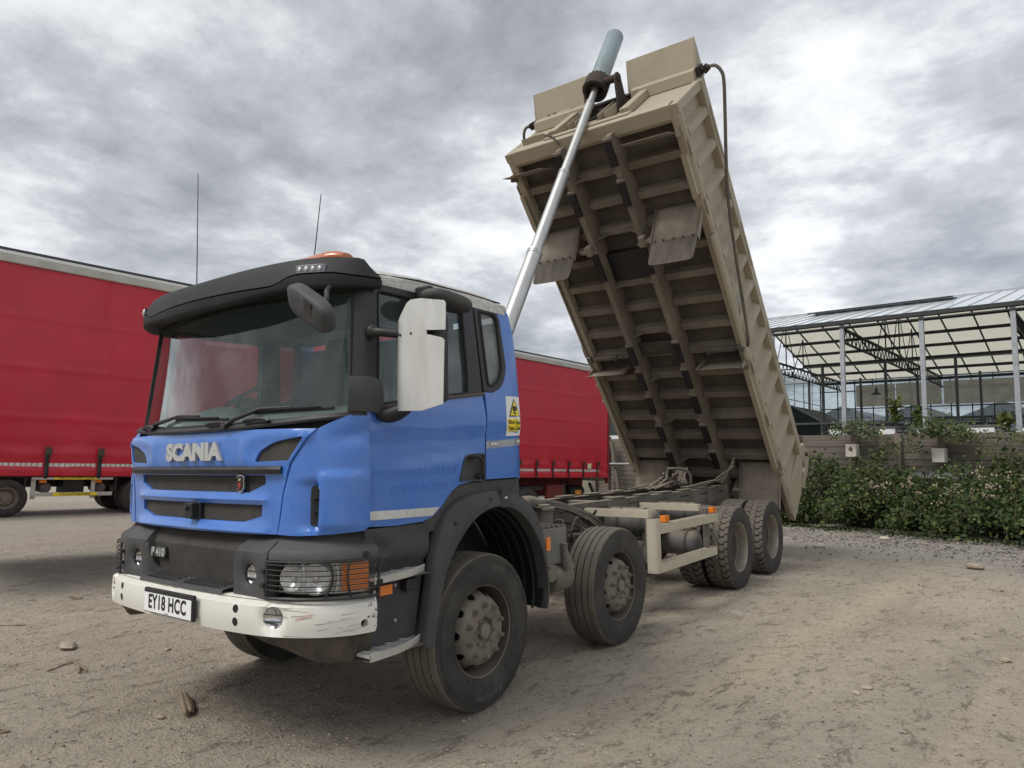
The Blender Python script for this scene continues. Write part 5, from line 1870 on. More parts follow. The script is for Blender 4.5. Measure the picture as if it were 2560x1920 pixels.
# ---------------------------------------------------------------- doors
def door(sg):
    sm = lambda y, z: (sg * side_x(y, z), y, z)
    low = [(-1.038, 1.275), (-0.83, 1.266), (-0.60, 1.272), (-0.53, 1.295), (-0.45, 1.355), (-0.36, 1.44), (-0.28, 1.482), (-0.15, 1.497), (-0.006, 1.503), (0.0, 1.72), (0.004, 1.90), (-0.008, 2.0), (-0.026, 2.085),
           (-0.20, 2.062), (-0.42, 2.032), (-0.75, 1.983), (-1.050, 1.935), (-1.040, 1.80), (-1.036, 1.55)]
    hp = rounded([(-0.275, 1.508), (-0.018, 1.506), (-0.012, 1.675), (-0.165, 1.668), (-0.215, 1.655)], [0.02, 0.01, 0.015, 0.03, 0.03])
    b_ = MB()
    b_.panel(low, sm, lambda u, v: (-0.04 * sg, 0, 0), 0.03, [hp])
    d = b_.build('door', M_BLUE, truck, bevel=0.005, smooth=40)
    fr = [(-1.058, 1.945), (-0.75, 1.992), (-0.42, 2.041), (-0.20, 2.071), (-0.03, 2.094), (-0.045, 2.3), (-0.062, 2.5), (-0.078, 2.70), (-0.5, 2.695), (-0.985, 2.688), (-1.02, 2.3)]
    gl = rounded([(-0.985, 1.968), (-0.42, 2.052), (-0.185, 2.086), (-0.178, 2.2), (-0.195, 2.655), (-0.95, 2.648), (-0.965, 2.3)], [0.01, 0, 0.01, 0, 0.03, 0.03, 0])
    b_ = MB()
    b_.panel(fr, lambda y, z: (sg * (side_x(y, z) + 0.004), y, z), lambda u, v: (-0.045 * sg, 0, 0), 0.05, [gl])
    b_.build('window_frame', M_PILLAR, d, bevel=0.004)
    b_ = MB()
    b_.panel(gl, lambda y, z: (sg * (side_x(y, z) - 0.014), y, z), lambda u, v: (-0.004 * sg, 0, 0), 0.1)
    b_.build('window_glass', M_SGLASS, d)
    b_ = MB()
    ring = [(sg * (side_x(*p) + 0.004), p[0], p[1]) for p in gl]
    b_.tube(ring + ring[:2], 0.008, 6)
    b_.build('window_seal', M_RUBBER, d)
    # belt moulding
    b_ = MB()
    b_.tube([(sg * (side_x(y, z - 0.03) + 0.010), y, z) for y, z in ((-1.05, 1.942), (-0.42, 2.037), (-0.02, 2.091))], 0.012, 6)
    b_.build('belt_trim', mat('dusty_trim', (0.10, 0.088, 0.072), 0.8), d)
    # handle recess with grip and lock
    b_ = MB()
    b_.panel(hp, lambda y, z: (sg * (side_x(y, z) - 0.024 + 0.05 * max(0, abs((y + 0.13) / 0.15) - 0.6) * 0.6), y, z), lambda u, v: (-0.004 * sg, 0, 0), 0.04)
    b_.build('handle_recess', M_PLAST, d, smooth=60)
    b_ = MB()
    b_.panel(rounded([(-0.285, 1.500), (-0.008, 1.498), (-0.003, 1.685), (-0.17, 1.68), (-0.225, 1.664)], [0.02, 0.01, 0.015, 0.03, 0.03]), lambda y, z: (sg * (side_x(y, z) + 0.006), y, z), lambda u, v: (-0.02 * sg, 0, 0), 0.05, [hp])
    b_.build('handle_bezel', M_PLAST, d, bevel=0.004)
    b_ = MB()
    x0 = sg * (1.205 + 0.012)
    b_.tube(curve([(sg * 1.182, -0.155, 1.652), (x0, -0.12, 1.664), (x0 + sg * 0.006, -0.075, 1.645), (x0 + sg * 0.006, -0.055, 1.60), (x0, -0.058, 1.555), (sg * 1.182, -0.075, 1.53)], 6), 0.013, 8)
    b_.build('door_handle', M_BLACK, d)
    b_ = MB()
    b_.bx(sg * 1.178 - 0.004, sg * 1.178 + 0.018, -0.062, -0.035, 1.515, 1.548)
    b_.cyl((sg * 1.19, -0.048, 1.532), (sg * 1.20, -0.048, 1.532), 0.010, n=10)
    b_.build('door_lock', M_BLACK, d, bevel=0.003)
    # reflective strip along the foot of the door
    b_ = MB()
    b_.panel([(-1.04, 1.312), (-0.53, 1.304), (-0.47, 1.352), (-1.04, 1.362)], lambda y, z: (sg * (side_x(y, z) + 0.003), y, z), lambda u, v: (-0.002 * sg, 0, 0), 0.06)
    b_.build('reflective_strip', M_REFL, d)
    # ghost of removed sign writing
    ghost = mat('faded_sign_ghost', (0.0375, 0.154, 0.525), 0.30, var=0.05, vscale=2.5, dust=(0.30, 0.33, 0.42), damt=0.10, dscale=9, coat=0.7)
    for t_, y0, z0, sz in (('EARTHWORKS & HAULAGE', -0.66, 1.570, 0.058), ('CONTRACTORS', -0.64, 1.478, 0.066)):
        lettering('ghost_lettering', t_, sz, lambda u, v, h: (sg * (side_x(y0 + sg * u, z0 + v) + 0.0012 + h), y0 + sg * u, z0 + v + 0.02 * u), ghost, d, extrude=0.0006, bold=0.002, shear=0.35, res=2)


both(door)
for sg in (1, -1):  # black strips behind door and panel gaps, painting in their shade
    b = MB()
    b.panel([(-1.09, 1.28), (-1.01, 1.28), (-1.02, 1.93), (-1.10, 1.93)], lambda y, z: (sg * (side_x(y, z) - 0.034), y, z), lambda u, v: (-0.01 * sg, 0, 0), 0.1)
    b.build('gap_shade', M_INK, cab)
    b = MB()
    b.panel([(-0.03, 1.51), (0.04, 1.51), (0.04, 2.08), (-0.04, 2.07)], lambda y, z: (sg * (side_x(y, z) - 0.046), y, z), lambda u, v: (-0.01 * sg, 0, 0), 0.1)
    b.build('gap_shade', M_INK, cab)
    b = MB()
    b.grid([[(lambda p: (sg * p[0], p[1], p[2]))(FP.pt(FP.s_of_x(x) + d_, z, -0.036)) for d_ in (-0.03, 0.035)] for x, z in ((0.805, 1.25), (0.82, 1.32), (0.845, 1.47), (0.90, 1.64), (0.99, 1.777), (1.04, 1.83))])
    b.build('panel_gap', M_INK, cab)
# decals on the near quarter panel
qp = [o for o in cab.children if o.name.startswith('quarter_panel')][0]


def sx_at(y, z, off):
    return side_x(y, z) + off


b = MB()
b.panel([(0.235, 1.805), (0.43, 1.812), (0.415, 2.095), (0.238, 2.09)], lambda y, z: (sx_at(y, z, 0.002), y, z), lambda u, v: (-0.0015, 0, 0), 0.06)
b.build('warning_sticker', M_STICK, qp)
b = MB()
b.panel([(0.246, 1.838), (0.42, 1.842), (0.416, 1.932), (0.246, 1.926)], lambda y, z: (sx_at(y, z, 0.0035), y, z), lambda u, v: (-0.001, 0, 0), 0.06)
b.build('sticker_yellow', M_YELLOW, qp)
b = MB()
b.panel([(0.262, 1.944), (0.405, 1.948), (0.332, 2.078)], lambda y, z: (sx_at(y, z, 0.0035), y, z), lambda u, v: (-0.001, 0, 0), 0.06)
b.build('sticker_triangle_rim', M_INK, qp)
b = MB()
b.panel([(0.276, 1.953), (0.391, 1.956), (0.332, 2.062)], lambda y, z: (sx_at(y, z, 0.005), y, z), lambda u, v: (-0.001, 0, 0), 0.06)
b.build('sticker_triangle', M_YELLOW, qp)
b = MB()
for y0, y1_, z0, z1_ in ((0.312, 0.350, 1.985, 2.022), (0.317, 0.345, 1.965, 1.978), (0.300, 0.307, 2.0, 2.018), (0.355, 0.362, 2.0, 2.018), (0.292, 0.296, 1.965, 1.995)):
    b.panel([(y0, z0), (y1_, z0), (y1_, z1_), (y0, z1_)], lambda y, z: (sx_at(y, z, 0.0064), y, z), lambda u, v: (-0.001, 0, 0), 0.05)
b.build('sticker_lorry', M_INK, qp)
for t_, z0 in (('Blind Spot', 1.905), ('Take Care', 1.862)):
    lettering('sticker_text', t_, 0.038, lambda u, v, h: (sx_at(0.332 + u, z0 + v, 0.0048 + h), 0.332 + u, z0 + v + 0.02 * u), M_INK, qp, extrude=0.0003, bold=0.0006, res=2)
b = MB()
b.panel([(0.012, 1.715), (0.452, 1.745), (0.455, 1.795), (0.012, 1.765)], lambda y, z: (sx_at(y, z, 0.002), y, z), lambda u, v: (-0.0015, 0, 0), 0.06)
b.build('reflective_tape', mat('grey_tape', (0.33, 0.36, 0.39), 0.5, var=0.1, vscale=30), qp)
for y0 in (0.105, 0.405):
    zc = 1.740 + (y0 - 0.012) * 0.068
    b = MB()
    b.panel([(y0 - 0.055, zc - 0.020), (y0 + 0.055 if y0 < 0.3 else y0 + 0.047, zc - 0.014), (y0 + 0.055 if y0 < 0.3 else y0 + 0.047, zc + 0.024), (y0 - 0.055, zc + 0.018)], lambda y, z: (sx_at(y, z, 0.0032), y, z), lambda u, v: (-0.001, 0, 0), 0.06)
    b.build('tape_block', mat('tape_dark', (0.17, 0.19, 0.21), 0.5), qp)
    lettering('tape_text', 'PPG', 0.036, lambda u, v, h: (sx_at(y0 + 0.012 + u, zc + v, 0.0045 + h), y0 + 0.012 + u, zc + v + 0.068 * u), M_STICK, qp, extrude=0.0003, bold=0.0012, res=2)
    b = MB()
    b.panel([(y0 - 0.042, zc - 0.006), (y0 - 0.034, zc - 0.014), (y0 - 0.026, zc - 0.004), (y0 - 0.026, zc + 0.006), (y0 - 0.034, zc + 0.016), (y0 - 0.042, zc + 0.006)], lambda y, z: (sx_at(y, z, 0.0045), y, z), lambda u, v: (-0.001, 0, 0), 0.05)
    b.build('tape_logo', M_STICK, qp)

# ---------------------------------------------------------------- sun visor with marker lamps
VP = Plan([(0, -1.452), (0.4, -1.425), (0.8, -1.345), (1.0, -1.268), (1.13, -1.175), (1.20, -1.085), (1.224, -0.985)])


def vis_y(x):
    return VP.at(VP.s_of_x(x))[1]


P_, Q_ = [], []
for s_ in np.linspace(-VP.S, VP.S, 61):
    x = VP.at(s_)[0]
    ax = abs(x)
    end = sstep(VP.S - 0.13, VP.S, abs(s_))
    zl = 2.592 + 0.038 * sstep(0.25, 0.9, ax) + 0.012 * end
    zs = 2.662 + 0.052 * sstep(0.68, 0.88, ax) - 0.018 * sstep(1.05, 1.2, ax)
    zt = 2.798 + 0.026 * sstep(0.0, 0.9, ax) - 0.075 * end ** 1.5
    P_.append([VP.pt(s_, zl + 0.045, -0.17), VP.pt(s_, zl + 0.002, -0.045), VP.pt(s_, zl, -0.012), VP.pt(s_, zl + 0.006, -0.002), VP.pt(s_, zl + 0.018, 0.003), VP.pt(s_, zs - 0.006, 0.004), VP.pt(s_, zs - 0.001, -0.012), VP.pt(s_, zs - 0.001, -0.04)])
    Q_.append([VP.pt(s_, zs + 0.001, -0.04), VP.pt(s_, zs + 0.001, -0.010), VP.pt(s_, zs + 0.006, -0.002), VP.pt(s_, zs + 0.5 * (zt - zs), -0.022), VP.pt(s_, zt - 0.018, -0.042), VP.pt(s_, zt - 0.006, -0.052), VP.pt(s_, zt, -0.072), VP.pt(s_, zt + 0.006, -0.16), VP.pt(s_, zt + 0.012 - 0.03 * end, -0.26)])
b = MB()
b.grid(P_)
visor = b.build('sun_visor', M_VISOR, truck, smooth=45)
b = MB()
b.grid(Q_)
b.build('visor_top', M_VISOR, visor, smooth=45)
b = MB()
b.grid([[(x, vis_y(x) + 0.05, 2.606 + 0.038 * sstep(0.25, 0.9, abs(x))), (x, -1.20 + 0.12 * x * x, 2.665)] for x in np.linspace(-1.18, 1.18, 25)])
b.build('visor_underside', M_BLACK, visor, smooth=50)
for sg in (1, -1):
    ends = P_[-1 if sg > 0 else 0] + Q_[-1 if sg > 0 else 0]
    b = MB()
    b.add(ends, [tuple(range(len(ends)))])
    b.build('visor_end', M_VISOR, visor, smooth=0)
    sa = VP.s_of_x(0.875)
    b = MB()
    b.panel([(sa, 2.718), (sa + 0.175, 2.718), (sa + 0.175, 2.766), (sa, 2.766)], lambda u, v: (lambda p: (sg * p[0], p[1], p[2]))(VP.pt(u, v, 0.002)), lambda u, v: (0, 0.02, 0), 0.05)
    b.build('marker_lamp', mat('lamp_chrome', (0.20, 0.21, 0.22), 0.3, 0.5), visor, bevel=0.003)
    for q in range(4):
        b = MB()
        p = VP.pt(sa + 0.026 + 0.041 * q, 2.742, 0.002)
        b.sphere((sg * p[0], p[1], p[2]), 0.015, 10, 6, (1, 0.6, 1))
        b.build('lamp_lens', mat('lens_clear_white', (0.62, 0.64, 0.66), 0.08, 0.3), visor, smooth=60)
# amber light bar, aerials
b = MB()
P_ = []
for x in np.linspace(-0.80, 0.80, 25):
    w = 1 - sstep(0.70, 0.80, abs(x)) * 0.55
    P_.append([(x, -0.88 + 0.11 * math.cos(a) * w, 2.93 + 0.060 * math.sin(a) * w) for a in np.linspace(0, 2 * math.pi, 13)[:-1]])
b.grid(P_, False, True)
b.add(P_[0], [tuple(range(11, -1, -1))]); b.add(P_[-1], [tuple(range(12))])
bar_ = b.build('light_bar', M_AMBER, truck, smooth=50)
b = MB()
for x in (-0.55, 0.28):
    b.lathe([(0.068, -0.012), (0.068, 0.012)], (x, -0.88, 2.93), (1, 0, 0), 20)
b.bx(-0.7, 0.7, -0.93, -0.83, 2.83, 2.895)
b.build('bar_bracket', M_BLACK, bar_)
for p0, p1 in (((-1.12, -0.80, 2.80), (-1.13, -0.82, 4.0)), ((0.06, -0.60, 2.85), (0.13, -0.57, 3.60))):
    b = MB()
    b.cyl(p0, Vector(p0).lerp(Vector(p1), 0.06), 0.014, 0.008, 8)
    b.tube([Vector(p0).lerp(Vector(p1), t) for t in (0.05, 0.5, 1.0)], [0.005, 0.004, 0.003], 6)
    b.build('aerial', M_BLACK, truck)

# ---------------------------------------------------------------- mirrors
# big side mirror with a sheet aluminium guard (near side) and a plain one on the far side
def side_mirror(sg):
    b_ = MB()
    b_.bx(sg * 1.50 - 0.14, sg * 1.50 + 0.15, -0.965, -0.865, 1.955, 2.46)
    m_ = b_.build('side_mirror', M_BLACK, truck, bevel=0.035, seg=3)
    b_ = MB()
    b_.tube(curve([(sg * 1.19, -1.03, 2.385), (sg * 1.26, -1.035, 2.375), (sg * 1.36, -0.97, 2.36)], 5), 0.026, 10)
    b_.sphere((sg * 1.20, -1.03, 2.385), 0.042, 12, 8, (0.8, 1, 1))
    b_.build('mirror_arm', M_BLACK, m_, smooth=60)
    b_ = MB()
    b_.tube(curve([(sg * 1.20, -0.97, 1.915), (sg * 1.27, -0.95, 1.905), (sg * 1.37, -0.91, 1.945)], 5), [0.04, 0.04, 0.042, 0.044, 0.046, 0.046, 0.046, 0.045, 0.04, 0.036, 0.03][:11], 12)
    b_.build('mirror_arm', M_BLACK, m_, smooth=60)
    if sg > 0:
        out = [(1.545, 2.535), (1.715, 2.500), (1.728, 2.486), (1.726, 2.338), (1.598, 2.350), (1.600, 2.327), (1.702, 2.298), (1.720, 2.283), (1.716, 1.940), (1.555, 1.912), (1.375, 1.920), (1.322, 1.948), (1.321, 2.33), (1.345, 2.37), (1.348, 2.39), (1.44, 2.52), (1.47, 2.537)]

        def gm(u, v):
            dent = 0.010 * noise.noise((u * 4, v * 3, 0.5)) + 0.006 * math.exp(-((u - 1.60) / 0.02) ** 2) * sstep(1.95, 2.25, v)
            wrap = 0.05 * sstep(1.385, 1.32, u)
            return (u, -1.0 - dent + wrap, v)
        b_ = MB()
        b_.panel(out, gm, lambda u, v: (0, 0.004, 0), 0.028)
        b_.build('mirror_guard', M_ALU, m_, smooth=50)
        b_ = MB()
        for u in (1.395, 1.48):
            b_.sphere((u, -1.004, 2.345), 0.008, 8, 5)
        b_.build('guard_rivet', M_CHASD, m_)


side_mirror(1)
# front view mirror hanging from the visor corner
b = MB()
c0 = Vector((1.25, -1.50, 2.44))
ax_u = Vector((0.86, -0.02, -0.51)).normalized()
ax_n = Vector((-0.30, -0.88, -0.37)).normalized()
ax_n = (ax_n - ax_u * ax_n.dot(ax_u)).normalized()
ax_v = ax_n.cross(ax_u)
P_ = []
for i in range(9):
    w = i / 8
    th = (0.0, 0.55, 0.85, 0.97, 1.0, 1.0, 0.97, 0.9, 0.0)[i]
    dep = (0.05, 0.048, 0.04, 0.03, 0.015, -0.02, -0.03, -0.035, -0.035)[i]
    ring = []
    for k in range(28):
        a = 2 * math.pi * k / 28
        cu = math.copysign(abs(math.cos(a)) ** 0.55, math.cos(a)) * 0.192 * th
        cv = math.copysign(abs(math.sin(a)) ** 0.55, math.sin(a)) * 0.088 * th
        ring.append(tuple(c0 + ax_u * cu + ax_v * cv + ax_n * dep))
    P_.append(ring)
b.grid(P_, False, True)
fm_ = b.build('front_mirror', M_PLAST, truck, smooth=60)
b = MB()
b.tube(curve([(1.085, -1.25, 2.62), (1.20, -1.36, 2.56), (1.30, -1.44, 2.50), tuple(c0 + ax_u * 0.08 - ax_n * 0.03 + ax_v * 0.03)], 6), 0.014, 8)
b.build('mirror_arm', M_BLACK, fm_, smooth=60)
b = MB()
for du, dv in ((-0.02, 0.03), (0.06, 0.03), (0.06, -0.03), (-0.02, -0.03)):
    pass
b.box(c0 + ax_u * 0.055 + ax_v * 0.035 + ax_n * 0.047, (0.075, 0.075, 0.006), Matrix((ax_u, ax_v, ax_n)).transposed())
b.build('mount_plate', M_BLACK, fm_, bevel=0.003)
# kerb mirror above the near door
b = MB()
P_ = []
for i in range(8):
    z = (2.585, 2.592, 2.61, 2.628, 2.645, 2.658, 2.664, 2.666)[i]
    th = (0.0, 0.86, 0.98, 1.0, 0.98, 0.9, 0.6, 0.0)[i]
    P_.append([(1.34 + math.copysign(abs(math.cos(a)) ** 0.7, math.cos(a)) * 0.105 * th, -0.545 + math.copysign(abs(math.sin(a)) ** 0.7, math.sin(a)) * 0.185 * th, z - 0.10 * (math.sin(a) * 0.185 * th)) for a in np.linspace(0, 2 * math.pi, 29)[:-1]])
b.grid(P_, False, True)
km = b.build('kerb_mirror', M_PLAST, truck, smooth=60)
b = MB()
b.px([(-0.64, 2.65), (-0.56, 2.66), (-0.575, 2.70), (-0.595, 2.728), (-0.64, 2.725)], 1.15, 1.27)
b.build('mirror_bracket', M_BLACK, km, bevel=0.012)

# ---------------------------------------------------------------- cab interior
b = MB()
P_ = []
for x in np.linspace(-1.08, 1.08, 25):
    hump = 0.07 * math.exp(-((x + 0.52) / 0.34) ** 2)
    P_.append([(x, -1.26 + 0.17 * x * x, 1.86), (x, -1.20 + 0.14 * x * x, 1.915), (x, -1.08 + 0.10 * x * x, 1.945 + hump * 0.4), (x, -0.93, 1.98 + hump), (x, -0.86, 1.965 + hump), (x, -0.80, 1.90), (x, -0.78, 1.6)])
b.grid(P_)
dash = b.build('dashboard', mat('dash_grey', (0.12, 0.13, 0.125), 0.75, var=0.08), cab, smooth=50)
b = MB()
ctr = Vector((-0.55, -0.70, 2.10))
ud, vd = Vector((1, 0, 0)), Vector((0, 0.42, 0.91)).normalized()
ud2 = Vector((1, 0, 0))
ring = [ctr + ud2 * 0.225 * math.cos(a) + Vector((0, 0.80, 0.60)).normalized() * 0.225 * math.sin(a) for a in np.linspace(0, 2 * math.pi, 33)]
b.tube(ring, 0.017, 8, caps=False)
b.bar(ring[0], ring[16], 0.05, 0.02)
b.bar(ctr, ring[24], 0.05, 0.02)
b.sphere(ctr, 0.075, 12, 8, (1, 1, 0.5))
b.cyl(ctr, ctr + Vector((0, -0.22, -0.22)), 0.04, n=10)
b.build('steering_wheel', M_BLACK, cab, smooth=50)
for sx_ in (-0.55, 0.60):
    b = MB()
    b.bx(sx_ - 0.26, sx_ + 0.26, -0.50, 0.02, 1.75, 1.90)
    b.box((sx_, 0.10, 2.20), (0.50, 0.14, 0.66), Euler((R(-8), 0, 0)).to_matrix())
    b.box((sx_, 0.17, 2.60), (0.28, 0.10, 0.18), Euler((R(-8), 0, 0)).to_matrix())
    b.bx(sx_ - 0.2, sx_ + 0.2, -0.42, -0.05, 1.5, 1.74)
    b.build('seat', M_SEAT, cab, bevel=0.04, seg=3)
b = MB(); b.bx(-0.28, -0.19, -0.5, -0.1, 2.02, 2.06); b.build('armrest', M_SEAT, cab, bevel=0.01)
b = MB(); b.cyl((-0.03, -1.03, 1.97), (0.0, -1.05, 2.03), 0.05, 0.042, 14); b.build('dash_camera', M_BLACK, cab, bevel=0.008)
b = MB(); b.bx(-1.05, 1.05, -1.12, -0.2, 2.66, 2.70); b.build('roof_lining', M_INTER, cab)
# ---------------------------------------------------------------- bumper
BP = Plan([(0, -1.528), (0.4, -1.516), (0.75, -1.482), (0.95, -1.425), (1.10, -1.31), (1.19, -1.17), (1.232, -1.02)])
sB = BP.s_of_x


def circ(cx, cz, r, n=20, sx=1.0):
    return [(cx + sx * r * math.cos(2 * math.pi * k / n), cz + r * math.sin(2 * math.pi * k / n)) for k in range(n)]


bz0 = lambda s_: 0.728 - 0.012 * sstep(0.9, 1.4, abs(s_))
S1 = BP.S
outline = []
for k in range(25):
    s_ = -S1 + 2 * S1 * k / 24
    outline.append((s_, bz0(s_)))
for k in range(25):
    s_ = S1 - 2 * S1 * k / 24
    outline.append((s_, 0.912 - 0.010 * sstep(0.2, 0.0, abs(s_))))
outline = rounded(outline, 0.012, 2)
holes = []
for sg in (1, -1):
    holes += [circ(sg * sB(0.646), 0.855, 0.023), circ(sg * sB(0.646), 0.787, 0.023), circ(sg * sB(0.894), 0.823, 0.058, 24, 1.08), circ(sg * (S1 - 0.075), 0.772, 0.022)]


def bump_map(s_, z, off=0.0):
    t = (z - 0.72) / 0.19
    o = 0.012 * math.sin(math.pi * min(1, max(0, t)))
    o -= 0.05 * sstep(0.93, 1.0, t)
    for sg in (1, -1):
        d = math.hypot((s_ - sg * sB(0.894)) / 1.08, z - 0.823)
        o -= 0.022 * (1 - sstep(0.055, 0.085, d))
    return BP.pt(s_, z, o + off)


b = MB()
b.panel(outline, bump_map, lambda s_, z: (lambda n: (-n.x * 0.05, -n.y * 0.05, 0))(BP.nrm(s_)), 0.03, holes)
bumper = b.build('bumper', M_BUMP, truck, bevel=0.006, smooth=45)
b = MB()
for k in range(33):
    pass
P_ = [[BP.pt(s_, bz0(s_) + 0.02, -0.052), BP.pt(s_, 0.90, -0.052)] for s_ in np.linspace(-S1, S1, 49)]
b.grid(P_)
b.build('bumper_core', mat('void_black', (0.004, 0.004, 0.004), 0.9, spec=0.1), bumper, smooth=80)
b = MB()
P_ = [[BP.pt(s_, 0.908, -0.03), BP.pt(s_, 0.905, -0.16)] for s_ in np.linspace(-S1, S1, 49)]
b.grid(P_)
b.build('bumper_top', M_BUMP, bumper, smooth=80)
# fog lamps in the bumper: bowl, lens and two guard wires
for sg in (1, -1):
    p = Vector(bump_map(sg * sB(0.894), 0.823, -0.030))
    n2 = BP.nrm(sg * sB(0.894))
    nv = Vector((n2.x, n2.y, 0))
    b = MB(); b.lathe([(0.001, 0.0), (0.04, 0.006), (0.058, 0.022)], p, nv, 24); b.build('fog_reflector', M_CHROME, bumper, smooth=60)
    b = MB(); b.lathe([(0.001, 0.028), (0.03, 0.026), (0.054, 0.016)], p, nv, 24); b.build('fog_lens', M_LENS, bumper, smooth=60)
    b = MB()
    side = Vector((-nv.y, nv.x, 0))
    for dz in (-0.018, 0.018):
        b.tube([p + nv * 0.034 + side * q + Vector((0, 0, dz)) for q in (-0.055, 0, 0.055)], 0.004, 6)
    b.build('fog_guard', M_BLACK, bumper)
for sg in (1, -1):
    for z in (0.855, 0.787):
        b = MB()
        p = Vector(bump_map(sg * sB(0.646), z, -0.004)); n2 = BP.nrm(sg * sB(0.646))
        b.cyl(p, p + Vector((n2.x, n2.y, 0)) * 0.002, 0.0235, n=20)
        b.build('hole_dark', M_INK, bumper)  # black disc stands in for the hole's dark; the core behind catches light
# scuffs on the near corner: thin dark scratches
scr = MB()
random.seed(3)
for k in range(26):
    s0 = random.uniform(sB(0.93), S1 - 0.02)
    z0 = random.uniform(0.735, 0.895)
    ln = random.uniform(0.02, 0.14)
    a = random.uniform(-0.15, 0.25)
    w_ = random.uniform(0.0005, 0.0014)
    pts_ = [(s0, z0 - w_), (min(S1 - 0.005, s0 + ln), z0 + ln * a - w_ * 0.2), (min(S1 - 0.005, s0 + ln), z0 + ln * a + w_ * 0.2), (s0, z0 + w_)]
    if max(z for _, z in pts_) > 0.9 or min(z for _, z in pts_) < 0.73:
        continue
    scr.panel(pts_, lambda u, v: bump_map(u, v, 0.0012), lambda u, v: (0, 0.0008, 0), 0.03)
for k in range(13):
    s0, z0 = S1 - abs(random.gauss(0, 0.05)) - 0.006, random.uniform(0.735, 0.895)
    r_ = random.uniform(0.002, 0.009)
    scr.panel([(s0 + r_ * random.uniform(0.5, 1.2) * math.cos(a), z0 + r_ * random.uniform(0.4, 1.0) * math.sin(a)) for a in np.linspace(0, 2 * math.pi, 8)[:-1] if True], lambda u, v: bump_map(min(u, S1), v, 0.0014), lambda u, v: (0, 0.0008, 0), 0.03)
scr.build('paint_scuffs', mat('scuffed_dark', (0.12, 0.11, 0.10), 0.7), bumper, smooth=0)
b = MB()
for k in range(7):
    s0 = sB(1.015) + 0.012 * k
    b.panel([(s0, 0.815 + 0.003 * k), (s0 + 0.012, 0.818 + 0.003 * k), (s0 + 0.014, 0.832 + 0.003 * k), (s0 + 0.004, 0.827 + 0.003 * k)], lambda u, v: bump_map(u, v, 0.0013), lambda u, v: (0, 0.0008, 0), 0.03)
b.build('red_scuff', mat('red_smear', (0.62, 0.42, 0.40), 0.6), bumper, smooth=0)
# number plate
b = MB(); b.bx(-0.232, 0.328, -1.567, -1.545, 0.754, 0.898); pl_ = b.build('number_plate', M_BLACK, truck, bevel=0.006)
b = MB(); b.bx(-0.218, 0.314, -1.5715, -1.5685, 0.762, 0.872); b.build('plate_face', M_PLATE, pl_, bevel=0.001)
lettering('plate_text', 'EY18 HCC', 0.112, lambda u, v, h: (0.048 + u, -1.5722 - h, 0.820 + v), M_INK, pl_, extrude=0.0004, bold=0.0036, sx=0.80, spacing=1.08)
lettering('plate_maker', 'truckeast', 0.011, lambda u, v, h: (0.048 + u, -1.5722 - h, 0.769 + v), M_INK, pl_, extrude=0.0002, res=1)
# black valance under the bumper
P_ = []
for s_ in np.linspace(-S1, S1, 49):
    x, _ = BP.at(s_)
    zb = 0.700 - 0.045 * sstep(0.6, 0.9, abs(x)) - 0.095 * sstep(0.85, 1.2, abs(x))
    P_.append([BP.pt(s_, 0.735, -0.045), BP.pt(s_, (0.735 + zb) / 2, -0.050), BP.pt(s_, zb, -0.085), BP.pt(s_, zb + 0.01, -0.17)])
b = MB(); b.grid(P_)
b.build('valance', mat('dusty_valance', (0.022, 0.022, 0.022), 0.7, var=0.2, dust=(0.20, 0.155, 0.105), damt=0.55, dscale=4), truck, smooth=50)

# ---------------------------------------------------------------- lower grille, step, step housings
b = MB()
b.add([(-0.545, -1.318, 1.236), (0.545, -1.318, 1.236), (0.49, -1.385, 1.137), (-0.49, -1.385, 1.137), (0.40, -1.370, 0.935), (-0.40, -1.370, 0.935)], [(0, 1, 2, 3), (3, 2, 4, 5)])
b.build('lower_grille', M_MESH, truck, smooth=20)
b = MB(); b.bx(-0.495, -0.315, -1.405, -1.375, 1.04, 1.112); mp_ = b.build('model_plate', M_BLACK, truck, bevel=0.008)
lettering('model_text', 'P 410', 0.072, lambda u, v, h: (-0.395 + u, -1.407 - h, 1.076 + v), M_SILVER, mp_, extrude=0.004, bold=0.0022)
P_ = [[(x, -1.495 + 0.05 * x * x, 0.908), (x, -1.485 + 0.05 * x * x, 0.932), (x, -1.37, 0.945), (x, -1.36, 0.92)] for x in np.linspace(-0.47, 0.47, 21)]
b = MB(); b.grid(P_)
step = b.build('front_step', M_PLAST, truck, smooth=40)
b = MB()
for i in range(26):
    for j in range(5):
        x = -0.40 + 0.032 * i + (0.016 if j % 2 else 0)
        if abs(x) > 0.42 or abs(x + 0.02) < 0.04:
            continue
        b.box((x, -1.468 + 0.019 * j + 0.05 * x * x, 0.940 + 0.0022 * j), (0.020, 0.006, 0.010), Euler((0, 0, 0.6 if j % 2 else -0.6)).to_matrix())
b.build('step_tread', M_PLAST, step, smooth=0)


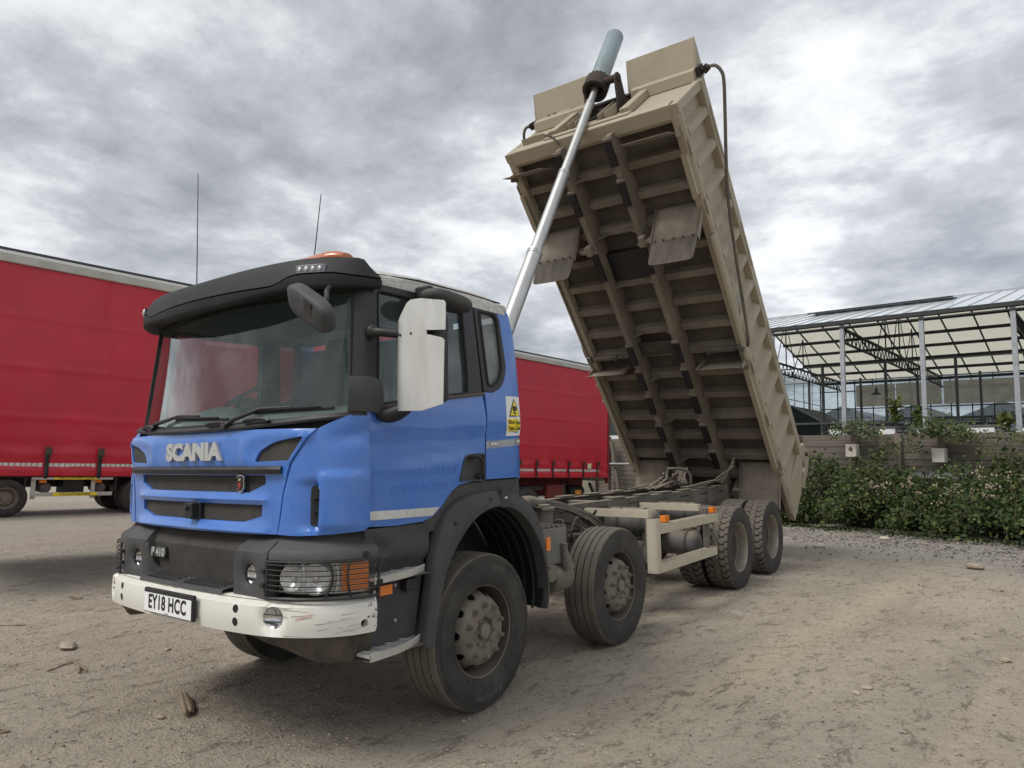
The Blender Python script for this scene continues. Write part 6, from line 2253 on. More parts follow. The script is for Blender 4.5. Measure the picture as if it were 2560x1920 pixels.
def step_housing(sg):
    fog = circ(0.645, 1.025, 0.056, 24, 1.0)

    def fm(x, z):
        y = -1.436 + 0.05 * (x - 0.62) ** 2
        y += 0.055 * sstep(1.145, 1.20, z) + 0.055 * sstep(1.19, 1.238, z)
        y += 0.012 * math.exp(-((z - 1.138) / 0.008) ** 2)
        d = math.hypot(x - 0.645, z - 1.025)
        y += 0.020 * (1 - sstep(0.055, 0.088, d))
        y += 0.06 * sstep(0.52, 0.43, x)
        return (sg * x, y, z)
    out = rounded([(0.800, 0.906), (0.806, 1.14), (0.80, 1.238), (0.545, 1.236), (0.498, 1.13), (0.475, 1.05), (0.462, 0.985), (0.405, 0.95), (0.41, 0.906)], [0.012, 0.0, 0.02, 0.0, 0.02, 0.0, 0.05, 0.02, 0.01])
    b_ = MB()
    b_.panel(out, fm, lambda u, v: (0, 0.08, 0), 0.026, [fog])
    h = b_.build('step_housing', M_PLAST, truck, bevel=0.006, smooth=45)
    c_ = (sg * 0.645, -1.392, 1.025)
    b_ = MB(); b_.lathe([(0.001, -0.012), (0.045, -0.006), (0.058, 0.008)], c_, (0, -1, 0), 24); b_.build('lamp_bowl', M_CHROME, h, smooth=60)
    b_ = MB(); b_.lathe([(0.001, 0.012), (0.03, 0.010), (0.056, 0.0)], c_, (0, -1, 0), 24); b_.build('lamp_lens', M_LENS, h, smooth=60)
    b_ = MB()
    for dz in (-0.02, 0.018):
        b_.tube([(sg * 0.645 + q, -1.412, 1.025 + dz) for q in (-0.052, 0, 0.052)], 0.004, 6)
    b_.build('lamp_guard', M_BLACK, h)


both(step_housing)
# ---------------------------------------------------------------- headlamps
HP = Plan([(0, -1.44), (0.5, -1.435), (0.78, -1.42), (0.95, -1.385), (1.08, -1.305), (1.17, -1.20), (1.225, -1.09), (1.245, -1.02)])


def headlamp(sg):
    s0, s1 = HP.s_of_x(0.812), HP.S
    mp = lambda s_, z, off: (lambda p: (sg * p[0], p[1], p[2]))(HP.pt(s_, z, off))
    P1 = []
    for s_ in np.linspace(s0, s1, 22):
        P1.append([mp(s_, 1.246, -0.095), mp(s_, 1.225, -0.080), mp(s_, 1.195, -0.052), mp(s_, 1.172, -0.014), mp(s_, 1.160, 0.0), mp(s_, 1.118, 0.004), mp(s_, 1.112, -0.02), mp(s_, 1.112, -0.10)])
    b_ = MB(); b_.grid(P1)
    for e in (P1[0], P1[-1]):
        b_.add(e, [tuple(range(len(e)))])
    h = b_.build('headlamp_housing', M_PLAST, truck, smooth=50)
    b_ = MB()
    q = Vector(mp(s1 - 0.075, 1.139, 0.002)); n2 = HP.nrm(s1 - 0.075); nv = Vector((sg * n2.x, n2.y, 0))
    b_.cyl(q, q + nv * 0.008, 0.017, n=16); b_.cyl(q + nv * 0.006, q + nv * 0.012, 0.008, n=6)
    b_.build('housing_bolt', M_BLACK, h)
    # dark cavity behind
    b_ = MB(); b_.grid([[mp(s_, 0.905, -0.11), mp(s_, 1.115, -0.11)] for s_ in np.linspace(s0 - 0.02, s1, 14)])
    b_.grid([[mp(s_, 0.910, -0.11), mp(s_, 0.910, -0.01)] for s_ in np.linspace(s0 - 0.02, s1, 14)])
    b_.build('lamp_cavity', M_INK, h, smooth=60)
    sa, sb_ = s0 + 0.06, s1 - 0.045
    L_ = sb_ - sa
    # lamp body frame
    b_ = MB()
    fr = rounded([(sa, 0.95), (sa + 0.02, 0.937), (sb_, 0.932), (sb_, 1.106), (sa + 0.05, 1.102), (sa + 0.005, 1.08)], 0.02)
    def base(s_, z): return mp(s_, z, -0.055)
    b_.panel(fr, base, lambda u, v: (0, 0.01, 0), 0.04)
    b_.build('lamp_body', mat('lamp_silver', (0.62, 0.62, 0.59), 0.25, 0.45), h, smooth=60)
    # two round reflectors
    for t, r_ in ((0.15, 0.066), (0.42, 0.080)):
        s_ = sa + L_ * t
        q = Vector(mp(s_, 1.02, -0.050)); n2 = HP.nrm(s_); nv = Vector((sg * n2.x, n2.y, 0)).normalized()
        b_ = MB(); b_.lathe([(0.014, -0.010), (r_ * 0.4, -0.006), (r_ * 0.75, 0.010), (r_, 0.030), (r_ + 0.002, 0.026), (r_ + 0.014, 0.004)], q, nv, 28)
        b_.sphere(q + nv * 0.002, 0.016, 10, 6)
        b_.build('reflector', mat('lamp_reflector', (0.70, 0.705, 0.70), 0.26, 0.5), h, smooth=60)
    b_ = MB()
    for t in (0.285, 0.58, 0.64):
        s_ = sa + L_ * t
        b_.tube([mp(s_ + 0.012 * math.cos((z - 1.02) * 16), z, -0.022) for z in np.linspace(0.945, 1.098, 8)], 0.009, 6)
    b_.build('lamp_divider', MATS['lamp_reflector'], h, smooth=60)
    # indicator
    si = sa + L_ * 0.70
    b_ = MB()
    b_.panel(rounded([(si, 0.945), (sb_ - 0.02, 0.945), (sb_ - 0.02, 1.096), (si, 1.096)], 0.008), lambda u, v: mp(u, v, -0.022), lambda u, v: (0, 0.02, 0), 0.03)
    b_.build('indicator_lens', M_ORANGE, h, bevel=0.003)
    b_ = MB()
    for k in range(5):
        z = 0.965 + 0.028 * k
        b_.tube([mp(u, z, -0.021) for u in np.linspace(si + 0.005, sb_ - 0.025, 6)], 0.0022, 4)
    b_.build('lens_ribs', M_AMBER, h)
    b_ = MB()
    b_.panel(rounded([(sa + 0.005, 0.948), (sb_ - 0.002, 0.934), (sb_ - 0.002, 1.104), (sa + 0.045, 1.10)], 0.015), lambda u, v: mp(u, v, -0.006), lambda u, v: (0, 0.003, 0), 0.04)
    b_.build('lamp_glass', M_LENS, h, smooth=60)
    # wire guard
    b_ = MB()
    ss = np.linspace(s0 - 0.005, s1 - 0.012, 18)
    for k in range(6):
        z = 0.962 + 0.027 * k
        b_.tube([mp(s_, z - 0.004 * math.sin(math.pi * (s_ - s0) / (s1 - s0)), 0.024) for s_ in ss], 0.0034, 6)
    for z, r_ in ((0.918, 0.009), (1.112, 0.006)):
        b_.tube([mp(s_, z, 0.022) for s_ in ss], r_, 6)
    for t in (0.02, 0.985):
        s_ = s0 + (s1 - s0) * t
        b_.tube([mp(s_, z, 0.024) for z in np.linspace(0.915, 1.112, 4)], 0.007, 6)
    for t, bow in ((0.60, 0.030), (0.72, -0.012)):
        s_ = s0 + (s1 - s0) * t
        b_.tube([mp(s_ - bow * 3 * ((z - 1.03) / 0.1) ** 2 * 0.4, z, 0.026) for z in np.linspace(0.915, 1.112, 8)], 0.006, 6)
    b_.build('wire_guard', M_BLACK, h, smooth=60)
    for z in (0.985, 1.06):
        for ss_, sz_ in ((s0 - 0.012, (0.035, 0.035, 0.022)), (s1 - 0.004, (0.03, 0.03, 0.03))):
            b_ = MB(); b_.box(mp(ss_, z, 0.022), sz_, None)
            b_.build('guard_clip', M_BLACK, h, bevel=0.003)


both(headlamp)


# ---------------------------------------------------------------- cab steps, side trim, front wheel arch
ARCO = [(-0.635, 0.53), (-0.592, 0.70), (-0.558, 0.90), (-0.525, 1.08), (-0.48, 1.22), (-0.40, 1.325), (-0.28, 1.393), (-0.10, 1.424), (0.12, 1.427), (0.30, 1.405), (0.45, 1.345), (0.58, 1.232), (0.665, 1.07), (0.708, 0.88), (0.722, 0.72), (0.712, 0.585), (0.665, 0.535)]
ARCI = [(-0.555, 0.545), (-0.525, 0.70), (-0.475, 0.88), (-0.425, 1.0), (-0.345, 1.105), (-0.24, 1.205), (-0.12, 1.278), (0.02, 1.314), (0.16, 1.316), (0.30, 1.278), (0.43, 1.195), (0.54, 1.08), (0.615, 0.95), (0.660, 0.80), (0.672, 0.68), (0.665, 0.60), (0.645, 0.545)]


def side_lower(sg):
    # trim between door and arch, and the step wall
    b_ = MB()
    wall_ = [(-1.055, 1.262), (-0.60, 1.262), (-0.535, 1.21), (-0.545, 1.0), (-0.60, 0.72), (-0.63, 0.55), (-1.03, 0.55), (-1.045, 0.9), (-1.06, 1.10)]
    rec = circ(-0.955, 1.135, 0.068, 24, 0.9)
    b_.panel(wall_, lambda y, z: (sg * (1.176 - 0.045 * (1 - sstep(1.02, 1.10, z)) - 0.03 * (1 - sstep(0.05, 0.09, math.hypot((y + 0.955) / 0.9, z - 1.135)))), y, z), lambda u, v: (-0.03 * sg, 0, 0), 0.035)
    w_ = b_.build('step_panel', M_PLAST, truck, bevel=0.004, smooth=45)
    b_ = MB(); b_.cyl((sg * 1.13, -1.0, 1.145), (sg * 1.19, -1.02, 1.145), 0.045, 0.035, 16); b_.build('grab_knob', M_BLACK, w_, bevel=0.01)
    # cover above the arch
    b_ = MB()
    up = [(-0.60, 1.262), (-0.52, 1.295), (-0.44, 1.352), (-0.35, 1.437), (-0.275, 1.478), (-0.15, 1.492), (0.0, 1.498), (0.455, 1.502), (0.462, 1.33)] + [(p[0], p[1] - 0.012) for p in reversed(ARCO[4:11])] + [(-0.535, 1.20)]
    b_.panel(up, lambda y, z: (sg * (1.178 - 0.03 * sstep(0.30, 0.46, y)), y, z), lambda u, v: (-0.03 * sg, 0, 0), 0.05)
    b_.build('arch_cover', M_PLAST, w_, bevel=0.006, smooth=45)
    # flare
    P1 = []
    co = curve([(0, *p) for p in ARCO], 3)
    ci = curve([(0, *p) for p in ARCI], 3)
    for a, c_ in zip(co, ci):
        m_ = (a + c_) / 2
        d = (a - c_).normalized()
        P1.append([(sg * 1.15, a.y, a.z), (sg * 1.205, a.y, a.z), (sg * 1.222, a.y - d.y * 0.012, a.z - d.z * 0.012), (sg * 1.240, m_.y, m_.z), (sg * 1.248, c_.y + d.y * 0.012, c_.z + d.z * 0.012), (sg * 1.242, c_.y, c_.z), (sg * 1.15, c_.y, c_.z)])
    b_ = MB(); b_.grid(P1)
    for e in (P1[0], P1[-1]):
        b_.add(e, [tuple(range(len(e)))])
    f = b_.build('wheel_arch', M_PLAST, truck, smooth=40)
    # seam clip with pale mark, bolts
    b_ = MB(); b_.box((sg * 1.226, 0.155, 1.372), (0.05, 0.085, 0.125)); b_.build('arch_clip', M_PLAST, f, bevel=0.008)
    b_ = MB(); b_.box((sg * 1.253, 0.155, 1.378), (0.004, 0.028, 0.010)); b_.build('arch_mark', M_STICK, f)
    b_ = MB()
    for y, z in ((0.0, 1.375), (0.545, 1.17), (-0.36, 1.245), (0.685, 0.83)):
        b_.cyl((sg * 1.238, y, z), (sg * 1.25, y, z), 0.011, n=10)
    b_.build('arch_bolt', M_CHASD, f)
    b_ = MB(); b_.px([(-0.50, 0.72), (0.66, 0.72), (0.60, 1.0), (0.42, 1.22), (0.15, 1.33), (-0.10, 1.30), (-0.32, 1.15), (-0.44, 0.98)], sg * 0.70, sg * 0.71); b_.build('arch_backing', M_INK, f)  # black sheet added to close off the bright view through the arch
    # inner liner
    b_ = MB(); b_.grid([[(sg * 1.20, c_.y, c_.z), (sg * 1.0, c_.y, c_.z + 0.005), (sg * 0.72, c_.y, c_.z)] for c_ in ci])
    b_.build('arch_liner', M_INK, f, smooth=60)
    b_ = MB()
    for x in (0.86, 0.95, 1.04, 1.12):
        b_.tube([(sg * x, c_.y * 0.985, c_.z * 0.985) for c_ in ci[24:]], 0.012, 5)
    b_.build('liner_ribs', M_INK, f)
    # two aluminium grating steps
    for z0, ya, yb in ((1.005, -1.062, -0.575), (0.60, -1.085, -0.615)):
        oy = lambda t: ya + (yb - ya) * t
        ox = lambda t: 1.262 - 0.10 * max(0, t - 0.25) ** 2 * 1.6
        b_ = MB()
        rim = [(sg * ox(t), oy(t), z0) for t in np.linspace(0, 1, 15)]
        b_.grid([[(p[0], p[1], z0 - 0.032), (p[0] + sg * 0.004, p[1], z0 + 0.004), (p[0] - sg * 0.006, p[1], z0 + 0.006), (p[0] - sg * 0.010, p[1], z0 - 0.030)] for p in rim], False, True)
        for k in range(60):
            t = (k + 0.5) / 60
            b_.box((sg * (ox(t) - 0.001), oy(t), z0 + 0.008), (0.008, 0.0045, 0.007))
        st = b_.build('cab_step', M_ALU, truck, smooth=40)
        b_ = MB()
        for k in range(27):
            t = (k + 0.5) / 27
            b_.bx(sg * 1.105, sg * (ox(t) - 0.004), oy(t) - 0.002, oy(t) + 0.002, z0 - 0.018, z0)
        for k in range(5):
            x = 1.125 + 0.03 * k
            tmax = 1.0
            while ox(tmax) < x + 0.01 and tmax > 0.05:
                tmax -= 0.02
            b_.bx(sg * x - 0.002, sg * x + 0.002, ya + 0.005, oy(tmax), z0 - 0.018, z0 + 0.001)
        for k in range(4):
            t = 0.12 + 0.22 * k
            b_.bar((sg * 1.105, oy(t) - 0.04, z0 + 0.001), (sg * (ox(t) - 0.008), oy(t) + 0.03, z0 + 0.001), 0.006, 0.008)
        b_.build('step_grating', M_ALU, st, smooth=0)
        b_ = MB(); b_.grid([[(sg * 1.10, y, z0 - 0.034), (sg * 1.235, y, z0 - 0.034)] for y in (ya, yb)]); b_.build('step_tray', mat('dusty_tray', (0.14, 0.115, 0.085), 0.9), st)
    b_ = MB(); b_.box((sg * 1.146, -0.872, 0.905), (0.022, 0.098, 0.058)); mk = b_.build('side_marker', M_ORANGE, w_, bevel=0.004)
    b_ = MB()
    for y, z in ((-0.955, 0.905), (-0.79, 0.92), (-0.79, 0.72), (-0.94, 0.72)):
        b_.cyl((sg * 1.125, y, z), (sg * 1.146, y, z), 0.010, n=10)
    b_.build('panel_bolt', M_GALV, w_)
    b_ = MB(); b_.box((sg * 1.165, -0.70, 0.915), (0.06, 0.09, 0.075)); b_.build('latch', M_BLACK, w_, bevel=0.01)
    b_ = MB(); b_.box((sg * 1.222, 0.715, 1.0), (0.014, 0.055, 0.10)); b_.build('rear_marker', M_ORANGE, f, bevel=0.004)


both(side_lower)

# ---------------------------------------------------------------- chassis
for sg in (1, -1):
    b = MB()
    x0, x1 = sg * 0.385, sg * 0.305
    prof = [(0.385, 0.90), (0.385, 1.165), (0.30, 1.165), (0.30, 1.155), (0.375, 1.155), (0.375, 0.91), (0.30, 0.91), (0.30, 0.90)]
    b.prism([(sg * p[0], p[1]) for p in prof], lambda u, v: (u, -1.1, v), lambda u, v: (u, 7.05, v))
    rail = b.build('chassis_rail', M_CHAS, truck, bevel=0.004)
    b = MB()
    for y0 in (1.2, 2.2, 2.9, 3.7, 4.5, 5.2, 5.9, 6.6):
        for k in range(7):
            b.cyl((sg * 0.384, y0 + 0.042 * k, 1.10), (sg * 0.392, y0 + 0.042 * k, 1.10), 0.011, n=6)
            if k % 2 == 0:
                b.cyl((sg * 0.384, y0 + 0.042 * k, 0.98), (sg * 0.392, y0 + 0.042 * k, 0.98), 0.012, n=6)
    tag(b.build('rail_bolts', M_CHASD, rail, smooth=0), kind='stuff')
    for y0 in (3.3, 3.95, 4.6, 5.25, 5.9, 6.5):
        b = MB(); b.bx(sg * 0.30, sg * 0.392, y0, y0 + 0.32, 1.168, 1.188)
        b.build('rail_pad', M_CHAS, rail, bevel=0.006)
for y in (0.9, 2.4, 3.5, 4.35, 5.7, 6.95):
    b = MB(); b.bx(-0.372, 0.372, y - 0.06, y + 0.06, 0.93, 1.13); b.build('cross_member', M_CHAS, truck, bevel=0.006)
# gearbox, propshaft, axles, springs
b = MB(); b.cyl((0, -0.6, 0.95), (0, 0.9, 0.85), 0.30, 0.22, 18); b.cyl((0, 0.9, 0.84), (0, 1.5, 0.82), 0.2, 0.14, 16); b.bx(-0.28, 0.28, -0.9, 0.1, 0.85, 1.35); b.build('engine', M_CHASD, truck, bevel=0.02)
b = MB(); b.cyl((0, 1.5, 0.82), (0, 4.7, 0.66), 0.055, n=12); b.cyl((0, 5.3, 0.62), (0, 6.1, 0.62), 0.055, n=12); b.build('prop_shaft', M_CHASD, truck)
for y in (0.0, 1.94):
    b = MB(); b.bar((-0.85, y, 0.47), (0.85, y, 0.47), 0.13, 0.11); b.build('front_axle', M_CHASD, truck, bevel=0.02)
    for sg in (1, -1):
        b = MB()
        for k in range(3):
            P1 = [(sg * 0.47, y - 0.72 + 1.44 * t, 0.60 + 0.10 * (2 * t - 1) ** 2 + 0.022 * k + 0.02) for t in np.linspace(0.03 * k, 1 - 0.03 * k, 9)]
            for a_, c_ in zip(P1, P1[1:]):
                b.bar(a_, c_, 0.085, 0.018)
        b.build('leaf_spring', M_CHASD, truck)
        b = MB(); b.bx(sg * 0.43, sg * 0.51, y - 0.11, y + 0.11, 0.52, 0.70); b.build('spring_clamp', M_CHASD, truck, bevel=0.01)
for y in (5.03, 6.385):
    b = MB(); b.cyl((-0.98, y, 0.50), (0.98, y, 0.50), 0.12, n=16); b.sphere((0, y, 0.52), 0.30, 18, 12, (0.9, 1, 1)); b.build('drive_axle', M_CHASD, truck, smooth=50)
for sg in (1, -1):
    b = MB()
    for k in range(6):
        P1 = [(sg * 0.47, 4.85 + 1.72 * t, 0.70 + 0.13 * (1 - (2 * t - 1) ** 2) + 0.022 * k) for t in np.linspace(0.04 * k, 1 - 0.04 * k, 11)]
        for a_, c_ in zip(P1, P1[1:]):
            b.bar(a_, c_, 0.10, 0.02)
    b.build('bogie_spring', M_CHASD, truck)
# gear behind the cab on the near side: box, suspension tower, air hose, cable loom
b = MB(); b.bx(0.70, 1.10, 0.80, 1.18, 0.80, 1.09)
bat = b.build('battery_box', mat('grey_box_plastic', (0.13, 0.13, 0.125), 0.7, var=0.1, dust=DUST, damt=0.35, dscale=4, up=0.35), truck, bevel=0.018, seg=3)
b = MB()
for k in range(5):
    b.bx(0.70, 1.10, 0.83 + 0.07 * k, 0.86 + 0.07 * k, 1.092, 1.106)
b.build('box_ribs', MATS['grey_box_plastic'], bat, bevel=0.004)
b = MB(); b.px([(0.74, 0.84), (0.86, 0.82), (0.86, 0.715), (0.80, 0.70), (0.74, 0.72)], 1.12, 1.20); b.build('bracket', M_CHAS, bat, bevel=0.006)
b = MB(); b.cyl((1.02, 0.98, 0.68), (1.02, 1.26, 0.68), 0.11, n=20); b.build('air_canister', M_CHAS, truck, bevel=0.03)
b = MB(); b.cyl((1.12, 1.10, 0.96), (1.12, 1.10, 0.90), 0.03, n=10); b.cyl((1.12, 1.10, 0.90), (1.13, 1.14, 0.76), 0.03, 0.055, 12); b.build('filler_cap', M_CHAS, truck, bevel=0.006)
b = MB(); b.bx(0.45, 0.80, 1.22, 1.62, 0.82, 0.98); b.bx(0.50, 0.74, 1.28, 1.5, 0.98, 1.06); b.build('valve_box', M_CHASD, truck, bevel=0.015)
b = MB()
b.px([(1.72, 1.14), (1.66, 1.20), (1.60, 1.18), (1.22, 0.94), (1.30, 0.90), (1.42, 0.92)], 0.50, 0.54)
b.bx(0.46, 0.58, 1.55, 1.72, 1.185, 1.20)
b.build('tower_bracket', M_CHASD, truck, bevel=0.006)
b = MB(); b.cyl((0.54, 1.68, 0.80), (0.54, 1.68, 1.16), 0.075, 0.085, 18); b.cyl((0.54, 1.68, 1.16), (0.54, 1.68, 1.19), 0.10, n=18); b.cyl((0.54, 1.68, 1.19), (0.54, 1.68, 1.215), 0.06, n=14); b.build('suspension_tower', M_CHAS, truck, bevel=0.006)
b = MB()
hp_ = curve([(0.62, 0.95, 1.02), (0.60, 1.05, 1.14), (0.55, 1.25, 1.21), (0.45, 1.55, 1.235), (0.38, 1.85, 1.19)], 10)
rs_ = [0.062 + (0.006 if k % 2 else 0.0) for k in range(len(hp_))]
b.tube(hp_, rs_, 12)
b.build('air_hose', M_CHAS, truck, smooth=60)
b = MB()
random.seed(9)
for k in range(18):
    oy, oz = random.uniform(-0.04, 0.04), random.uniform(-0.035, 0.035)
    b.tube(curve([(0.36 + oy * 0.4, 1.55, 1.22 + oz), (0.45 + oy, 1.95, 1.20 + oz), (0.52 + oy, 2.25, 1.12 + oz), (0.58 + oy * 2, 2.55, 0.98 + oz * 2), (0.60 + oy * 3, 2.75, 0.84 + oz)], 5), 0.011, 5)
b.build('cable_loom', M_CHAS, truck, smooth=60)
b = MB()
for k in range(10):
    y = 1.2 + 0.14 * k
    b.tube(curve([(0.45 + random.uniform(-0.05, 0.3), y, 1.0 + random.uniform(-0.1, 0.12)), (0.6 + random.uniform(-0.1, 0.1), y + 0.12, 0.95 + random.uniform(-0.05, 0.12)), (0.7, y + 0.1, 0.75)], 5), 0.014, 6)
b.build('brake_hoses', M_CHASD, truck, smooth=60)
b = MB(); b.bx(-0.36, 0.36, 0.62, 1.9, 1.168, 1.176); b.build('deck_plate', M_CHAS, truck)
b = MB()
for k in range(5):
    b.tube(curve([(-0.3 + 0.13 * k, 0.7, 1.19), (-0.25 + 0.12 * k, 1.1 + 0.03 * k, 1.21), (-0.2 + 0.1 * k, 1.7, 1.19)], 5), 0.015, 6)
b.build('deck_pipes', M_CHAS, truck, smooth=60)
# rear cables between the frame rails and the body hinge
b = MB()
for k in range(9):
    x = random.uniform(-0.3, 0.1)
    b.tube(curve([(x, 5.0 + 0.1 * k, 1.19), (x + 0.1, 5.6, 1.24 + 0.02 * k), (x + random.uniform(-0.2, 0.2), 6.2, 1.22), (x - 0.1, 6.6, 1.45)], 6), 0.013, 6)
for k in range(3):
    b.tube(curve([(0.22 + 0.04 * k, 5.6, 1.2), (0.40 + 0.05 * k, 6.1, 1.22 + 0.03 * k), (0.50, 6.5, 1.36 - 0.05 * k), (0.62, 6.7, 1.48 + 0.06 * k)], 6), 0.011, 6)
b.tube(curve([(-0.15, 6.0, 1.45), (0.0, 6.2, 1.44), (0.08, 6.3, 1.35), (0.06, 6.35, 1.19)], 6), 0.022, 8)
b.build('rear_hoses', M_CHAS, truck, smooth=60)

# side guards, tanks
def guards(sg):
    b_ = MB(); b_.bx(sg * 0.40, sg * 1.13, 2.64, 2.72, 1.035, 1.115); b_.build('guard_arm', M_GUARD, truck, bevel=0.006)
    b_ = MB(); b_.bx(sg * 0.40, sg * 1.13, 3.92, 4.0, 1.015, 1.095); b_.build('guard_arm', M_GUARD, truck, bevel=0.006)
    b_ = MB()
    P1 = []
    for z in (0.515, 1.035):
        P1.append([(sg * 1.125, 2.595, z), (sg * 1.17, 2.595, z), (sg * 1.21, 2.605, z), (sg * 1.230, 2.63, z), (sg * 1.234, 2.682, z), (sg * 1.205, 2.682, z), (sg * 1.20, 2.65, z), (sg * 1.17, 2.628, z), (sg * 1.125, 2.62, z)])
    b_.grid(P1, False, True)
    for e in P1:
        b_.add(e, [tuple(range(len(e)))])
    b_.build('guard_post', M_GUARD, truck, smooth=40, bevel=0.003)
    for z0, y1_ in ((0.885, 4.25), (0.515, 4.19)):
        b_ = MB(); b_.bx(sg * 1.205, sg * 1.235, 2.685, y1_, z0, z0 + 0.095); b_.bx(sg * 1.15, sg * 1.20, 2.685, y1_, z0 + 0.083, z0 + 0.095)
        b_.build('guard_rail', M_GUARD, truck, bevel=0.004)
    b_ = MB(); b_.bx(sg * 1.15, sg * 1.20, 3.98, 4.06, 0.53, 1.05); b_.build('guard_stay', M_CHAS, truck, bevel=0.004)
    b_ = MB(); b_.bx(sg * 1.09, sg * 1.12, 2.63, 2.69, 0.60, 1.04); b_.build('guard_stay', M_CHAS, truck, bevel=0.004)
    for y in (2.82, 4.12):
        b_ = MB(); b_.bx(sg * 1.165, sg * 1.225, y, y + 0.105, 0.988, 1.052); b_.build('marker_lamp', M_ORANGE, truck, bevel=0.006)
    for y, z, r_, xa, xb in ((3.05, 0.955, 0.15, 0.44, 1.05), (3.02, 0.63, 0.145, 0.44, 1.06), (4.10, 0.64, 0.14, 0.44, 1.08), (4.25, 0.95, 0.14, 0.44, 1.02)):
        b_ = MB()
        b_.lathe([(0.001, 0), (r_ * 0.5, 0.012), (r_ * 0.85, 0.035), (r_, 0.075), (r_, xb - xa - 0.075), (r_ * 0.85, xb - xa - 0.035), (r_ * 0.5, xb - xa - 0.012), (0.001, xb - xa)], (sg * xa, y, z), (sg, 0, 0), 28)
        t_ = b_.build('air_tank', M_TANK, truck, smooth=40)
        for q in (0.3, 0.75):
            b_ = MB()
            b_.lathe([(r_ + 0.002, 0), (r_ + 0.005, 0.004), (r_ + 0.005, 0.03), (r_ + 0.002, 0.034)], (sg * (xa + (xb - xa) * q), y, z), (sg, 0, 0), 28)
            b_.build('tank_strap', M_CHASD, t_)
    b_ = MB(); b_.bx(sg * 0.44, sg * 0.72, 2.75, 4.4, 0.76, 0.82); b_.build('tank_cradle', M_CHASD, truck)
    b_ = MB(); b_.bx(sg * 0.95, sg * 1.06, 2.86, 2.88, 0.76, 0.86); b_.build('label_plate', M_CHAS, truck)


both(guards)


